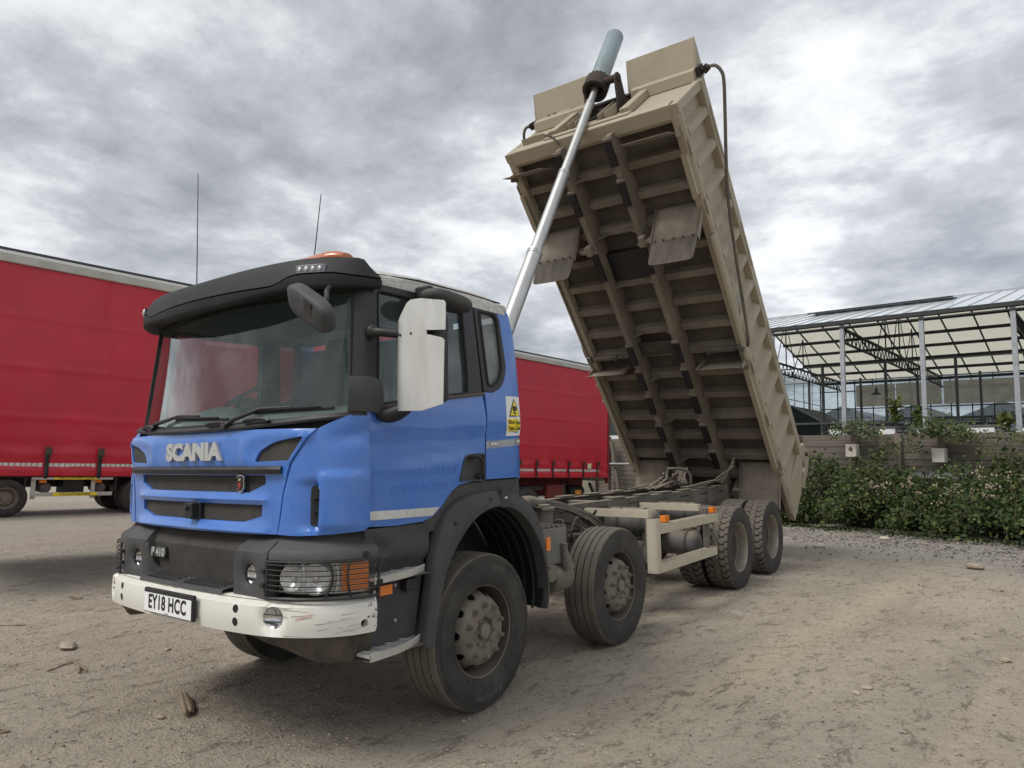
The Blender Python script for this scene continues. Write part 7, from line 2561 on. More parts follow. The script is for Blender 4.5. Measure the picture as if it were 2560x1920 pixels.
# ---------------------------------------------------------------- wheels
def tyre_mesh(r, w, kind):
    """tyre along +x (outer face at x = w/2): grooved tread by displacement of a fine grid"""
    nA = 432 if kind == 'drive' else 360
    hw = w / 2
    sh = r - 0.018
    side_o = [(0.292, hw * 0.80), (0.305, hw * 0.90), (0.33, hw * 0.955), (0.365, hw * 0.99), (0.405, hw * 1.0), (0.445, hw * 0.985), (r - 0.035, hw * 0.945)]
    if kind == 'drive':
        lat = np.linspace(0.93, -0.93, 50)
    else:
        gro = [-0.58, -0.2, 0.2, 0.58]
        lat = [0.93, 0.90, 0.86]
        for g_ in (0.58, 0.2, -0.2, -0.58):
            lat += [g_ + 0.10, g_ + 0.045, g_ + 0.032, g_, g_ - 0.032, g_ - 0.045, g_ - 0.10]
        lat += [-0.86, -0.90, -0.93]
        lat = np.array(sorted(set(lat), reverse=True))
    nl = len(lat)
    ang = np.arange(nA) * 2 * math.pi / nA
    A, Lt = np.meshgrid(ang, lat, indexing='ij')
    crown = r - 0.006 * np.abs(Lt) ** 2 - 0.012 * sm(0.82, 0.94, np.abs(Lt))
    dep = np.zeros_like(A)
    if kind == 'drive':
        nb = 36
        ph = (A * nb / (2 * math.pi))
        zig = 0.16 * np.sign(np.sin(Lt * 9.0)) * np.minimum(1, np.abs(np.sin(Lt * 9.0)) * 3) + 0.30 * Lt
        fr = (ph + zig) % 1.0
        lug = (fr < 0.13) & (np.abs(Lt) > 0.22)
        ph2 = (ph + 0.5 + 0.3 * np.sin(Lt * 14)) % 1.0
        lug2 = (ph2 < 0.10) & (np.abs(Lt) <= 0.26)
        cg = np.abs(np.abs(Lt) - (0.24 + 0.03 * np.sign(np.sin(A * nb)))) < 0.03
        dep = np.where(lug, 0.016, 0) + np.where(lug2 & ~lug, 0.008, 0)
        dep = np.maximum(dep, np.where(cg, 0.009, 0))
    else:
        nz = 72
        off = 0.012 * np.sign(np.sin(A * nz))
        for i, g_ in enumerate((-0.58, -0.2, 0.2, 0.58)):
            on = np.abs(Lt - g_) < 0.036
            blk = np.where((np.sin(A * nz) > 0.55) & (i in (3,)), 0.3, 1.0)
            dep = np.maximum(dep, np.where(on, 0.011 * blk, 0))
        notch = (np.sin(A * 80) > 0.72) & (np.abs(Lt) > 0.87)
        dep = np.maximum(dep, np.where(notch, 0.007, 0))
    Rr = crown - dep
    P1 = np.zeros((nA, nl + 2 * len(side_o), 3))
    prof = []
    for k, (rr, xx) in enumerate(side_o):
        P1[:, k] = np.stack([np.full(nA, xx), rr * np.cos(ang), rr * np.sin(ang)], 1)
        P1[:, -1 - k] = np.stack([np.full(nA, -xx), rr * np.cos(ang), rr * np.sin(ang)], 1)
    o = len(side_o)
    P1[:, o:o + nl, 0] = Lt * hw
    P1[:, o:o + nl, 1] = Rr * np.cos(A)
    P1[:, o:o + nl, 2] = Rr * np.sin(A)
    nv = P1.shape[1]
    idx = np.arange(nA * nv).reshape(nA, nv)
    a_, b_, c_, d_ = idx[:, :-1], np.roll(idx, -1, 0)[:, :-1], np.roll(idx, -1, 0)[:, 1:], idx[:, 1:]
    F = np.stack([a_, b_, c_, d_], -1).reshape(-1, 4)
    me = bpy.data.meshes.new('tyre')
    me.vertices.add(nA * nv)
    me.vertices.foreach_set('co', P1.reshape(-1))
    me.loops.add(len(F) * 4)
    me.loops.foreach_set('vertex_index', F.reshape(-1))
    me.polygons.add(len(F))
    me.polygons.foreach_set('loop_start', np.arange(len(F)) * 4)
    me.polygons.foreach_set('loop_total', np.full(len(F), 4))
    mi = np.zeros((nA, nv - 1), int)
    mi[:, o:o + nl - 1] = 1
    dd = np.zeros((nA, nv)); dd[:, o:o + nl] = dep
    deep = (dd[:, :-1] + dd[:, 1:]) > 0.012
    mi[deep] = 2
    me.materials.append(M_TYRE); me.materials.append(M_TREAD); me.materials.append(M_RUBBER)
    me.polygons.foreach_set('material_index', mi.reshape(-1))
    me.polygons.foreach_set('use_smooth', np.ones(len(F), bool))
    me.update(calc_edges=True)
    me.set_sharp_from_angle(angle=R(30))
    return me


def sm(a, b, x):
    t = np.clip((x - a) / (b - a), 0, 1)
    return t * t * (3 - 2 * t)


TY_F = tyre_mesh(0.508, 0.315, 'steer')
TY_R = tyre_mesh(0.505, 0.315, 'drive')


def rim_front(parent):
    """steel disc wheel, dished outwards, ten hand holes, ten nuts; local +x is outwards"""
    b_ = MB()
    b_.lathe([(0.300, 0.118), (0.306, 0.128), (0.300, 0.134), (0.292, 0.128)], (0, 0, 0), (1, 0, 0), 64)
    b_.lathe([(0.2915, 0.128), (0.285, 0.10), (0.278, 0.05), (0.270, 0.0), (0.268, -0.10), (0.285, -0.13)], (0, 0, 0), (1, 0, 0), 64, 1)
    rim = b_.build('rim', [M_RIM, M_CHASD], parent, smooth=40)
    # disc with hand holes
    def dprof(rr):
        return float(np.interp(rr, [0.0, 0.10, 0.105, 0.175, 0.200, 0.222, 0.243, 0.256, 0.266], [0.138, 0.138, 0.138, 0.140, 0.132, 0.110, 0.070, 0.030, -0.02]))
    outer = [(0.266 * math.cos(a), 0.266 * math.sin(a)) for a in np.linspace(0, 2 * math.pi, 73)[:-1]]
    holes_ = []
    for k in range(10):
        a = 2 * math.pi * (k + 0.5) / 10
        cx, cy = 0.236 * math.cos(a), 0.236 * math.sin(a)
        holes_.append([(cx + 0.019 * math.cos(t) * math.cos(a) - 0.029 * math.sin(t) * math.sin(a), cy + 0.019 * math.cos(t) * math.sin(a) + 0.029 * math.sin(t) * math.cos(a)) for t in np.linspace(0, 2 * math.pi, 13)[:-1]])
    ctr_hole = [(0.104 * math.cos(a), 0.104 * math.sin(a)) for a in np.linspace(0, 2 * math.pi, 37)[:-1]]
    b_ = MB()
    b_.panel(outer, lambda u, v: (dprof(math.hypot(u, v)), u, v), lambda u, v: (-0.012, 0, 0), 0.02, holes_ + [ctr_hole])
    b_.build('wheel_disc', M_RIM, rim, smooth=45)
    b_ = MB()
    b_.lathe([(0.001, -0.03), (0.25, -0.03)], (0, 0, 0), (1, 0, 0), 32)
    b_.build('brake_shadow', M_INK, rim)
    b_ = MB()
    b_.lathe([(0.114, 0.12), (0.112, 0.140), (0.106, 0.146), (0.086, 0.142), (0.080, 0.120), (0.070, 0.112), (0.052, 0.114), (0.050, 0.150), (0.044, 0.156), (0.030, 0.158), (0.001, 0.157)], (0, 0, 0), (1, 0, 0), 40)
    b_.build('hub', M_RIM, rim, smooth=30)
    nut = MB()
    nut.cyl((0, 0, 0), (0.007, 0, 0), 0.0235, n=16)
    nut.cyl((0.007, 0, 0), (0.028, 0, 0), 0.0175, 0.016, 6)
    nut.cyl((0.028, 0, 0), (0.038, 0, 0), 0.010, n=10)
    n0 = nut.build('wheel_nut', M_RIM, rim, smooth=30)
    hb = MB()
    hb.cyl((0, 0, 0), (0.016, 0, 0), 0.0115, n=6)
    hb.cyl((0.016, 0, 0), (0.019, 0, 0), 0.006, n=8)
    h0 = hb.build('hub_bolt', M_RIM, rim, smooth=30)
    for src, n_, rr, xx, ph in ((n0, 10, 0.1675, 0.139, 0.0), (h0, 8, 0.096, 0.143, 0.3)):
        for k in range(n_):
            o = src if k == 0 else src.copy()
            if k:
                col.objects.link(o)
            a = 2 * math.pi * (k + ph) / n_
            o.location = (xx, rr * math.cos(a), rr * math.sin(a))
            o.rotation_euler = (a, 0, 0)


def rim_rear(parent):
    """drive wheel seen from outside: deep dish"""
    b_ = MB()
    b_.lathe([(0.300, 0.118), (0.306, 0.130), (0.300, 0.136), (0.290, 0.130), (0.282, 0.10), (0.276, 0.055), (0.275, 0.02)], (0, 0, 0), (1, 0, 0), 64)
    b_.lathe([(0.2749, 0.02), (0.262, 0.006), (0.262, -0.085), (0.250, -0.098), (0.22, -0.10), (0.205, -0.115)], (0, 0, 0), (1, 0, 0), 64, 2)  # barrel and disc darken inwards: shade of the dish put into colour
    b_.lathe([(0.2049, -0.115), (0.19, -0.116), (0.15, -0.112), (0.12, -0.112), (0.118, -0.01), (0.10, 0.0), (0.06, 0.012), (0.001, 0.014)], (0, 0, 0), (1, 0, 0), 64, 1)
    rim = b_.build('rim', [M_RIMR, M_CHASD, mat('shaded_inner_barrel', (0.16, 0.14, 0.11), 0.75, var=0.25, vscale=6)], parent, smooth=30)
    nut = MB()
    nut.cyl((0, 0, 0), (0.03, 0, 0), 0.018, n=6)
    nut.cyl((0.03, 0, 0), (0.05, 0, 0), 0.010, n=8)
    n0 = nut.build('wheel_nut', M_RIM, rim, smooth=30)
    for k in range(10):
        o = n0 if k == 0 else n0.copy()
        if k:
            col.objects.link(o)
        a = 2 * math.pi * k / 10
        o.location = (-0.112, 0.1675 * math.cos(a), 0.1675 * math.sin(a))


def arc_text(name, txt, size, rad, a0, x, parent, bold=0.001, m_=None, outward=True):
    vs_, fs = text_mesh(txt, size, 0.0015, bold, res=2)
    b_ = MB()
    pts_ = []
    for u, v, h in vs_:
        if outward:
            a = a0 + u / rad
            rr = rad + v
        else:
            a = a0 - u / rad
            rr = rad - v
        pts_.append((x + h, rr * math.sin(a), rr * math.cos(a)))
    b_.add(pts_, fs)
    return b_.build(name, m_ or mat('tyre_lettering', (0.085, 0.080, 0.072), 0.7), parent, smooth=0)


def wheel(pos, sg, rear, text=False, spin=0.0, steer=0.0):
    o = bpy.data.objects.new('wheel', None)
    o.empty_display_size = 0.1
    return o


def make_wheel(rear):
    """wheel part = the tyre mesh; rim, disc, nuts are its pieces"""
    me = TY_R if rear else TY_F
    t = bpy.data.objects.new('wheel', me)
    col.objects.link(t)
    t.parent = truck
    (rim_rear if rear else rim_front)(t)
    # third level must stay flat: lift the pieces of the rim to the wheel itself
    for ch in list(t.children):
        for g_ in list(ch.children):
            g_.parent = t
    return t


wf = make_wheel(False)
wf.location = (1.035, 0, 0.505)
wf.rotation_euler = (R(-18), 0, 0)
for pos, flip, rot in (((1.035, 1.94, 0.505), False, 25), ((-1.035, 0, 0.505), True, 10), ((-1.035, 1.94, 0.505), True, 40)):
    c_ = copy_tree(wf, truck)
    c_.location = pos
    c_.rotation_euler = (R(rot), 0, math.pi if flip else 0)
wr = make_wheel(True)
wr.location = (1.075, 5.03, 0.503)
for pos, flip, rot in (((1.075, 6.385, 0.503), False, 13), ((-1.075, 5.03, 0.503), True, 33), ((-1.075, 6.385, 0.503), True, 3)):
    c_ = copy_tree(wr, truck)
    c_.location = pos
    c_.rotation_euler = (R(rot), 0, math.pi if flip else 0)
for y in (5.03, 6.385):
    for sg in (1, -1):
        t = bpy.data.objects.new('inner_wheel', TY_R)
        col.objects.link(t)
        t.parent = truck
        t.location = (sg * 0.725, y, 0.503)
        t.rotation_euler = (R(5 + y), 0, 0 if sg > 0 else math.pi)
        b = MB(); b.lathe([(0.30, 0.12), (0.29, 0.11), (0.27, 0.0), (0.27, -0.12)], (0, 0, 0), (1, 0, 0), 40)
        b.build('rim', M_RIM, t)
# raised sidewall writing on the near front tyre
arc_text('sidewall_text', 'BT165', 0.045, 0.410, R(2), 0.1565, wf, 0.0012)
arc_text('sidewall_text', 'BLACKLION', 0.050, 0.418, R(158), 0.1565, wf, 0.0014, None, True)
b = MB()
b.lathe([(0.331, 0.151), (0.333, 0.1535), (0.335, 0.151)], (0, 0, 0), (1, 0, 0), 72)
b.lathe([(0.452, 0.1545), (0.454, 0.157), (0.456, 0.154)], (0, 0, 0), (1, 0, 0), 72)
b.build('sidewall_ring', M_TYRE, wf, smooth=60)
# ---------------------------------------------------------------- tipper body (own frame: x across, -y forward, z up)
BODYM = Matrix(((0.999453, -0.010572, 0.031322, -0.0759), (-0.017052, 0.646825, 0.762447, 7.789135), (-0.028321, -0.762565, 0.646292, 0.664989), (0, 0, 0, 1)))
LB = 6.577


def U(x, u, w):
    return (x, -u, w)


FLO = 0.165      # underside of the floor plate
SH = 0.985       # height of the side top
b = MB()
b.bx(-1.17, 1.17, -LB + 0.03, 0.03, FLO, FLO + 0.012)
body = b.build('tipper_body', M_FLOORU, truck)
body.matrix_local = BODYM


def bpart(b_, name, m, **kw):
    return b_.build(name, m, body, **kw)


for sg in (1, -1):
    # side plate
    b = MB()
    b.bx(sg * 1.155, sg * 1.17, -LB + 0.02, -0.02, 0.10, SH)
    bpart(b, 'side_plate', M_BODY, smooth=0)
    # top rail, bottom rail
    b = MB(); b.bx(sg * 1.155, sg * 1.268, -LB, -0.50, SH - 0.115, SH + 0.035); bpart(b, 'top_rail', M_BODY, bevel=0.012)
    b = MB()
    b.prism([(sg * 1.13, 0.0), (sg * 1.225, -0.005), (sg * 1.255, 0.03), (sg * 1.255, 0.085), (sg * 1.205, 0.125), (sg * 1.13, 0.125)], lambda x, w: U(x, LB - 0.01, w), lambda x, w: U(x, 0.03, w))
    bpart(b, 'bottom_rail', M_BODY, bevel=0.008)
    # vertical ribs: tapered channels
    for k, u in enumerate((6.20, 5.79, 5.385, 4.965, 4.545, 4.14, 3.74, 3.34, 2.945, 2.56, 2.17, 1.755, 1.34, 0.925, 0.51)):
        b = MB()
        b.prism([(-0.095, 1.168), (-0.042, 1.255), (0.042, 1.255), (0.095, 1.168)], lambda a, x: U(sg * x, u + a, 0.115), lambda a, x: U(sg * x, u + a, SH - 0.112))
        bpart(b, 'side_rib', M_BODY, bevel=0.004)
    # front corner post and rear corner
    b = MB(); b.bx(sg * 1.16, sg * 1.252, -LB - 0.012, -LB + 0.11, -0.005, SH + 0.02); bpart(b, 'corner_post', M_BODY, bevel=0.014)
    b = MB()
    b.prism([(0.56, 0.10), (0.60, SH + 0.03), (0.52, 1.22), (0.44, 1.24), (0.40, SH + 0.02), (0.05, 0.55), (-0.02, -0.02), (0.16, -0.04), (0.25, 0.10)], lambda u, w: U(sg * 1.19, u, w), lambda u, w: U(sg * 1.25, u, w))
    bpart(b, 'rear_corner', M_BODY, bevel=0.008)
    b = MB()
    b.prism([(0.50, 1.16), (0.30, 1.36), (0.17, 1.38), (0.02, 1.15), (-0.05, 0.75), (0.02, 0.70), (0.16, 1.05), (0.40, 1.05)], lambda u, w: U(sg * 1.10, u, w), lambda u, w: U(sg * 1.235, u, w))
    bpart(b, 'tailgate_arm', M_BODY, bevel=0.008)
    b = MB(); b.cyl(U(sg * 1.08, 0.30, 1.20), U(sg * 1.27, 0.30, 1.20), 0.035, n=14); bpart(b, 'hinge_pin', M_CHASD)
    # half round skirt rails and plain skirts between the mudguards
    for u0, u1, w0 in ((4.93, 3.05, -0.105), (0.02 + 0.9, 0.12, -0.06)):
        b = MB()
        P1 = []
        for t in np.linspace(0, 1, 9):
            u = u0 + (u1 - u0) * t
            e = 1 - 0.85 * max(0, (t - 0.8) / 0.2) if u0 < 2 else 1
            P1.append([U(sg * (1.205 + 0.048 * e * math.cos(a)), u, 0.01 + 0.055 * e * math.sin(a)) for a in np.linspace(-math.pi / 2, math.pi / 2, 9)])
        b.grid(P1)
        bpart(b, 'skirt_rail', M_BODY, smooth=60)
    for u0, u1 in ((6.02, 5.45), (2.92, 1.06)):
        b = MB(); b.prism([(u0, 0.05), (u1, 0.05), (u1 + 0.05, -0.085), (u0 - 0.03, -0.085)], lambda u, w: U(sg * 1.205, u, w), lambda u, w: U(sg * 1.217, u, w))
        bpart(b, 'skirt', M_BODY, bevel=0.002)
        b = MB(); b.bx(sg * 1.15, sg * 1.205, -u0, -u1, -0.09, -0.08); bpart(b, 'skirt_flange', M_BODY, bevel=0.002)
    # bolted plates on the bottom rail
    for u in (6.10, 5.35, 2.93, 2.0, 1.15, 0.62):
        b = MB()
        b.prism(rounded([(u + 0.05, 0.055), (u - 0.16, 0.055), (u - 0.16, 0.0), (u + 0.05, 0.0)], 0.03), lambda a, w: U(sg * 1.252, a, w), lambda a, w: U(sg * 1.262, a, w))
        for q in (0.02, -0.055, -0.13):
            b.cyl(U(sg * 1.26, u + q, 0.028), U(sg * 1.268, u + q, 0.028), 0.011, n=8)
        bpart(b, 'bolted_plate', M_BODY, smooth=30)
    # rope hooks along the top rail
    for u in (5.9, 4.3, 2.7):
        b = MB(); b.tube([U(sg * 1.265, u + 0.35, SH - 0.02), U(sg * 1.272, u + 0.32, SH - 0.05), U(sg * 1.272, u - 0.30, SH - 0.05), U(sg * 1.265, u - 0.35, SH - 0.02)], 0.009, 6)
        bpart(b, 'sheet_rail', M_BODY)
# cross members under the floor
for k in range(16):
    u = 6.0 - 0.398 * k
    if u < 0.1:
        break
    b = MB()
    hole = 4.5 < u < 4.85
    secs = [(-1.15, -0.405), (-0.315, 0.315), (0.405, 1.15)]
    for xa, xb in secs:
        b.prism([(-0.075, FLO - 0.002), (-0.050, 0.045), (0.050, 0.045), (0.075, FLO - 0.002)], lambda a, w: U(xa, u + a, w), lambda a, w: U(xb, u + a, w))
    bpart(b, 'cross_member', M_UNDER, bevel=0.006)
# two long runners with bearer pads and gussets
for sg in (1, -1):
    b = MB(); b.bx(sg * 0.32, sg * 0.40, -6.48, -0.25, -0.165, FLO - 0.003)
    bpart(b, 'runner', M_UNDER, bevel=0.008)
    for u in (6.43, 5.90, 5.02, 3.50, 3.04, 2.58, 2.02, 1.50):
        b = MB(); b.bx(sg * 0.312, sg * 0.408, -u, -u + 0.32 if u != 5.02 else -u + 0.42, -0.205, -0.166)
        bpart(b, 'bearer_pad', M_PAD, bevel=0.004)
        b = MB(); b.bx(sg * 0.305, sg * 0.415, -u - 0.035, -u - 0.003, -0.20, -0.13)
        bpart(b, 'pad_stop', M_UNDER, bevel=0.003)
    for u in (6.0, 5.18, 4.42, 3.60, 2.80, 2.0, 1.20, 0.42):
        b = MB(); b.prism([(sg * 0.318, 0.05), (sg * 0.12, 0.05), (sg * 0.318, -0.12)], lambda x, w: U(x, u + 0.004, w), lambda x, w: U(x, u - 0.004, w))
        bpart(b, 'gusset', M_UNDER)
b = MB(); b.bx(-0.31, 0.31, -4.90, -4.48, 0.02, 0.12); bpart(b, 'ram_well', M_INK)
b = MB(); b.bx(-0.30, 0.30, -3.42, -3.22, 0.0, 0.05); bpart(b, 'dark_cross_plate', M_CHASD, bevel=0.006)
# latch castings on the runners
for sg in (1, -1):
    b = MB()
    b.prism(rounded([(0.42, -0.15), (0.70, 0.02), (0.78, 0.02), (0.62, -0.12), (0.56, -0.22), (0.44, -0.26)], 0.03), lambda x, w: U(sg * x, 5.10, w), lambda x, w: U(sg * x, 5.06, w))
    b.bx(sg * 0.36, sg * 0.44, -5.16, -5.02, -0.25, -0.15)
    bpart(b, 'latch_bracket', M_FLAP, bevel=0.008)
# front bulkhead
b = MB(); b.bx(-1.16, 1.16, -LB, -LB + 0.015, 0.0, SH - 0.05); bpart(b, 'bulkhead', M_BODY, smooth=0)
b = MB()
b.prism([(LB + 0.012, -0.01), (LB + 0.03, 0.03), (LB + 0.03, 0.135), (LB + 0.004, 0.165), (LB - 0.2, 0.165), (LB - 0.2, 0.03), (LB - 0.15, -0.01)], lambda u, w: U(-1.155, u, w), lambda u, w: U(1.155, u, w))
bpart(b, 'front_sill', M_BODY, bevel=0.012)
for xa, xb in ((-1.20, -0.34), (0.34, 1.20)):
    b = MB()
    b.prism([(LB + 0.004, 0.845), (LB + 0.135, 0.895), (LB + 0.145, 0.99), (LB + 0.004, 1.02)], lambda u, w: U(xa, u, w), lambda u, w: U(xb, u, w))
    bpart(b, 'head_rail', M_BODY, bevel=0.012)
for sg in (1, -1):
    for xa, xb, d_ in ((0.46, 0.58, 0.10), (0.16, 0.18, 0.12), (0.26, 0.275, 0.12)):
        b = MB(); b.bx(sg * xa, sg * xb, -LB - d_, -LB - 0.002, 0.17, 0.90 if d_ == 0.10 else 0.72)
        bpart(b, 'bulkhead_rib', M_BODY, bevel=0.010)
    # spill plates leaning forward over the head, with side gussets
    b = MB()
    b.prism([(LB + 0.13, 0.99), (LB + 0.455, 1.175), (LB + 0.455, 1.19), (LB + 0.13, 1.006)], lambda u, w: U(sg * 0.285, u, w), lambda u, w: U(sg * 1.20, u, w))
    sp = bpart(b, 'spill_plate', M_BODY, bevel=0.002)
    b = MB()
    b.prism([(LB + 0.13, 0.985), (LB + 0.46, 1.185), (LB - 0.02, 1.20), (LB - 0.05, 1.02)], lambda u, w: U(sg * 1.204, u, w), lambda u, w: U(sg * 1.214, u, w))
    bpart(b, 'spill_gusset', M_BODY)
    b = MB()
    b.prism([(LB + 0.13, 0.985), (LB + 0.455, 1.185), (LB + 0.02, 1.03)], lambda u, w: U(sg * 0.275, u, w), lambda u, w: U(sg * 0.283, u, w))
    bpart(b, 'spill_gusset', M_BODY)
b = MB(); b.bx(-0.62, 0.62, -LB - 0.05, -LB - 0.031, 0.05, 0.16); bpart(b, 'sill_plate', M_BODY, bevel=0.004)
b = MB()
b.prism([(LB + 0.004, 0.17), (LB + 0.11, 0.17), (LB + 0.03, 0.30)], lambda u, w: U(-1.02, u, w), lambda u, w: U(-0.66, u, w)); bpart(b, 'head_bracket', M_BODY, bevel=0.006)
b = MB(); b.tube(curve([U(-0.62, LB + 0.03, 0.32), U(-0.60, LB + 0.07, 0.16), U(-0.45, LB + 0.05, 0.02), U(-0.36, LB - 0.05, -0.05)], 6), 0.012, 6); bpart(b, 'cable', M_CHASD, smooth=60)
b = MB()
for x in (-0.98, -0.88):
    b.box(U(x, LB + 0.15, 1.01), (0.04, 0.05, 0.06))
b.tube([U(-1.15, LB + 0.12, 0.98), U(-0.6, LB + 0.14, 0.99)], 0.02, 8)
bpart(b, 'sheet_motor', M_BODY)
# ram cradle on the bulkhead
M_RUST = mat('rusty_cradle', (0.030, 0.024, 0.020), 0.85, var=0.3, vscale=9, dust=(0.075, 0.048, 0.03), damt=0.5, dscale=6, bump=0.3, bscale=60)
for sg in (1, -1):
    b = MB()
    b.prism(rounded([(LB + 0.01, 0.52), (LB + 0.12, 0.55), (LB + 0.42, 0.69), (LB + 0.44, 0.79), (LB + 0.34, 0.82), (LB + 0.10, 0.78), (LB + 0.01, 0.90)], 0.04), lambda u, w: U(0.07 + sg * 0.21, u, w), lambda u, w: U(0.07 + sg * 0.245, u, w))
    bpart(b, 'ram_cradle', M_RUST, bevel=0.006)
b = MB(); b.cyl(U(-0.19, LB + 0.37, 0.745), U(0.33, LB + 0.37, 0.745), 0.05, n=16); bpart(b, 'cradle_pin', M_RUST)
b = MB(); b.bx(-0.30, 0.42, -LB - 0.03, -LB - 0.004, 0.50, 0.96); bpart(b, 'cradle_plate', M_RUST, bevel=0.004)
b = MB(); b.bx(-0.335, 0.335, -LB - 0.09, -LB + 0.05, 0.955, 1.075); bpart(b, 'cradle_beam', M_RUST, bevel=0.01)
# tailgate
b = MB(); b.bx(-1.17, 1.17, -0.02, 0.04, 0.17, 1.14); bpart(b, 'tailgate', M_BODY, bevel=0.01)
for x in (-0.9, -0.45, 0, 0.45, 0.9):
    b = MB(); b.bx(x - 0.05, x + 0.05, 0.042, 0.11, 0.2, 1.1); bpart(b, 'tailgate_rib', M_BODY, bevel=0.006)
# hinge beam at the tail
b = MB(); b.cyl(U(-0.55, 0.58, -0.10), U(0.55, 0.58, -0.10), 0.06, n=14); b.bx(-0.62, -0.48, -0.75, -0.42, -0.2, 0.1); b.bx(0.48, 0.62, -0.75, -0.42, -0.2, 0.1); bpart(b, 'hinge_beam', M_UNDER, bevel=0.006)


# mudguards hung under the body
def sheet(name, path, xa, xb, sg, m=M_FLAP, th=0.006, flange=0.05, nx=6):
    """bent sheet: path in (u, w), width along x, folded side flanges"""
    b_ = MB()
    xs_ = np.linspace(xa, xb, nx)
    P1 = [[U(sg * x, u, w) for x in xs_] for u, w in path]
    b_.grid(P1)
    o = b_.build(name, m, body, smooth=40)
    so = o.modifiers.new('thick', 'SOLIDIFY')
    so.thickness = th
    return o


for sg in (1, -1):
    # A: front of the second-axle arch
    pa = [(q.x, q.y) for q in curve([(6.22, 0.10, 0), (6.26, 0.0, 0), (6.30, -0.15, 0), (6.375, -0.32, 0)], 4)]
    sheet('mudguard', pa, 0.58, 1.19, sg)
    b = MB(); b.prism([(6.20, 0.08), (6.32, 0.05), (6.33, -0.12), (6.26, -0.17), (6.20, -0.02)], lambda u, w: U(sg * 1.193, u, w), lambda u, w: U(sg * 1.20, u, w)); bpart(b, 'mudguard_bracket', M_FLAP, bevel=0.002)
    # B: rear of that arch with rubber flap
    sheet('mudguard', [(5.36, 0.07), (5.31, 0.0), (5.20, -0.17), (5.09, -0.36)], 0.58, 1.19, sg)
    b = MB(); b.prism([(5.37, 0.08), (5.30, 0.06), (5.05, -0.36), (5.12, -0.38)], lambda u, w: U(sg * 0.575, u + 0.0, w), lambda u, w: U(sg * 0.568, u, w)); bpart(b, 'mudguard_flange', M_FLAP); b = MB(); b.prism([(5.37, 0.08), (5.28, 0.06), (5.03, -0.36), (5.10, -0.38)], lambda u, w: U(sg * 1.194, u, w), lambda u, w: U(sg * 1.20, u, w)); bpart(b, 'mudguard_flange', M_FLAP)
    b = MB()
    fl_ = rounded([(0.57, 0.0), (1.19, 0.0), (1.175, 0.36), (0.585, 0.36)], [0.0, 0.0, 0.06, 0.06])
    b.panel(fl_, lambda x, t: U(sg * x, 5.105 - 0.40 * t * 1.15, -0.335 - 0.80 * t * 1.1 - 0.03 * math.sin((x - 0.57) * 5) * t), lambda x, t: (0, 0.006, 0.003), 0.06)
    bpart(b, 'rubber_flap', mat('dusty_rubber_flap', (0.10, 0.086, 0.068), 0.9, var=0.3, vscale=5, dust=(0.035, 0.032, 0.03), damt=0.7, dscale=4, stretch=(2.5, 1, 0.4)), smooth=60)
    b = MB()
    for x in (0.63, 0.74, 0.88, 1.0, 1.13):
        b.cyl(U(sg * x, 5.112, -0.345), U(sg * x, 5.128, -0.36), 0.010, n=8)
    bpart(b, 'flap_bolt', M_CHASD)
    # C: front of the bogie arch
    pc = [(q.x, q.y) for q in curve([(2.96, 0.10, 0), (2.99, 0.02, 0), (3.03, -0.12, 0), (3.06, -0.22, 0), (3.13, -0.33, 0)], 4)]
    sheet('mudguard', pc, 0.60, 1.19, sg)
    b = MB(); b.prism([(2.96, 0.10), (3.06, 0.06), (3.08, -0.20), (3.02, -0.22)], lambda u, w: U(sg * 1.193, u, w), lambda u, w: U(sg * 1.20, u, w)); bpart(b, 'mudguard_flange', M_FLAP); b = MB(); b.prism([(2.96, 0.10), (3.05, 0.05), (3.13, -0.33), (3.06, -0.22)], lambda u, w: U(sg * 0.597, u, w), lambda u, w: U(sg * 0.59, u, w)); bpart(b, 'mudguard_flange', M_FLAP)
    # D: flat guard behind the bogie
    sheet('mudguard', [(1.06, 0.12), (1.0, 0.06), (0.80, -0.12), (0.62, -0.29), (0.56, -0.35)], 0.60, 1.19, sg)
    b = MB(); b.prism([(1.07, 0.13), (1.0, 0.14), (0.50, -0.34), (0.56, -0.36)], lambda u, w: U(sg * 1.193, u, w), lambda u, w: U(sg * 1.20, u, w)); bpart(b, 'mudguard_flange', M_FLAP); b = MB(); b.prism([(1.07, 0.13), (1.0, 0.14), (0.50, -0.34), (0.56, -0.36)], lambda u, w: U(sg * 0.597, u, w), lambda u, w: U(sg * 0.59, u, w)); bpart(b, 'mudguard_flange', M_FLAP)
    # spring of the sheet arm
    b = MB()
    hel = [U(sg * (0.72 + 0.42 * t), 3.24 - 0.02 * t, -0.02 + 0.0) for t in (0, 1)]
    pts_ = []
    for k in range(22 * 10):
        t = k / 219
        a = 2 * math.pi * 22 * t
        pts_.append(U(sg * (0.74 + 0.36 * t), 3.24 + 0.034 * math.cos(a), -0.03 + 0.034 * math.sin(a)))
    b.tube(pts_, 0.0075, 5)
    bpart(b, 'coil_spring', M_CHAS, smooth=60)
    b = MB(); b.cyl(U(sg * 0.64, 3.24, -0.03), U(sg * 1.24, 3.24, -0.03), 0.014, n=8); b.box(U(sg * 1.19, 3.24, 0.0), (0.07, 0.10, 0.14)); b.box(U(sg * 0.73, 3.24, -0.03), (0.02, 0.09, 0.09)); bpart(b, 'spring_rod', M_CHAS, bevel=0.004)
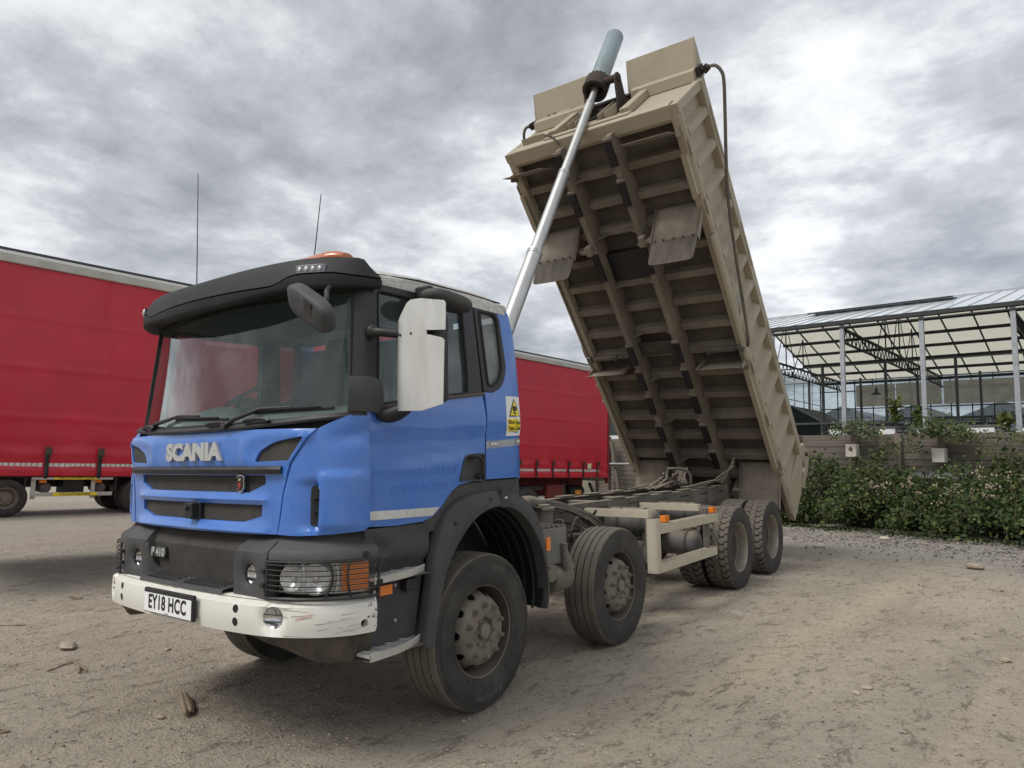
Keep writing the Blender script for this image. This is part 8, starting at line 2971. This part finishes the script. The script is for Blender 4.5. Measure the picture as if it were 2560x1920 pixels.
    # bent tube of the sheeting arm along the side
    pth = curve([U(sg * 1.25, 3.22, 0.03), U(sg * 1.292, 3.40, 0.06), U(sg * 1.30, 4.3, 0.33), U(sg * 1.315, 5.05, 0.56), U(sg * 1.36, 5.5, 0.70), U(sg * 1.45, 6.1, 0.87), U(sg * 1.50, 6.46, 0.97), U(sg * 1.49, 6.58, 1.0), U(sg * 1.43, 6.66, 1.02), U(sg * 1.34, 6.67, 1.02), U(sg * 1.26, 6.66, 1.02)], 6)
    b = MB(); b.tube(pth, 0.021, 10); bpart(b, 'sheet_arm', M_CHAS, smooth=60)
    b = MB(); b.box(U(sg * 1.232, 6.66, 1.03), (0.05, 0.12, 0.16)); b.cyl(U(sg * 1.25, 6.66, 1.02), U(sg * 1.36, 6.665, 1.02), 0.036, n=12); b.box(U(sg * 1.31, 6.66, 1.02), (0.03, 0.10, 0.10)); bpart(b, 'arm_bracket', M_RUST, bevel=0.006)

# ---------------------------------------------------------------- hydraulic ram (truck frame)
p_top, p_bot = Vector((0.0, 4.46, 7.41)), Vector((0.0, 0.70, 0.955))
dr = (p_top - p_bot).normalized()


def ram_at(z):
    return p_bot + dr * ((z - p_bot.z) / dr.z)


b = MB()
b.cyl(ram_at(0.95), ram_at(2.30), 0.098, n=32)
ram = b.build('hydraulic_ram', M_RAM, truck, smooth=50)
for z0, z1_, r_ in ((2.30, 3.86, 0.082), (3.86, 4.98, 0.067), (4.98, 6.13, 0.055), (6.13, 7.0, 0.044)):
    b = MB(); b.cyl(ram_at(z0), ram_at(z1_), r_, n=28); b.build('ram_stage', M_RAM, ram, smooth=50)
for z0, r_ in ((2.30, 0.105), (3.86, 0.088), (4.98, 0.072), (6.13, 0.058)):
    b = MB(); b.lathe([(r_ - 0.012, -0.035), (r_, -0.03), (r_, -0.012), (r_ - 0.004, -0.010), (r_ - 0.004, 0.0), (r_, 0.002), (r_, 0.022), (r_ - 0.02, 0.028)], ram_at(z0), dr, 28)
    b.build('ram_collar', M_RAM, ram, smooth=40)
b = MB(); b.lathe([(0.118, 0.0), (0.122, 0.02), (0.122, 1.04), (0.118, 1.05), (0.07, 1.058), (0.001, 1.058)], ram_at(6.50), dr, 36)
b.build('ram_cover', M_RAMC, ram, smooth=40)
b = MB(); b.lathe([(0.120, -0.12), (0.162, -0.12), (0.165, -0.10), (0.165, 0.075), (0.158, 0.09), (0.12, 0.09)], ram_at(6.45), dr, 36)
b.lathe([(0.121, -0.11), (0.06, 0.06)], ram_at(6.45), dr, 36)
for k in range(18):
    a = 2 * math.pi * k / 18
    e1 = dr.orthogonal().normalized(); e2 = dr.cross(e1)
    q = ram_at(6.45) + dr * 0.085 + (e1 * math.cos(a) + e2 * math.sin(a)) * 0.152
    b.cyl(q, q + dr * 0.016, 0.012, n=6)
b.build('ram_trunnion', M_RUST, ram, smooth=40)
b = MB(); b.cyl((-0.45, 0.70, 0.955), (0.45, 0.70, 0.955), 0.06, n=16); b.bx(-0.36, -0.30, 0.60, 0.80, 0.86, 1.12); b.bx(0.30, 0.36, 0.60, 0.80, 0.86, 1.12); b.build('ram_foot', M_CHASD, truck, bevel=0.01)
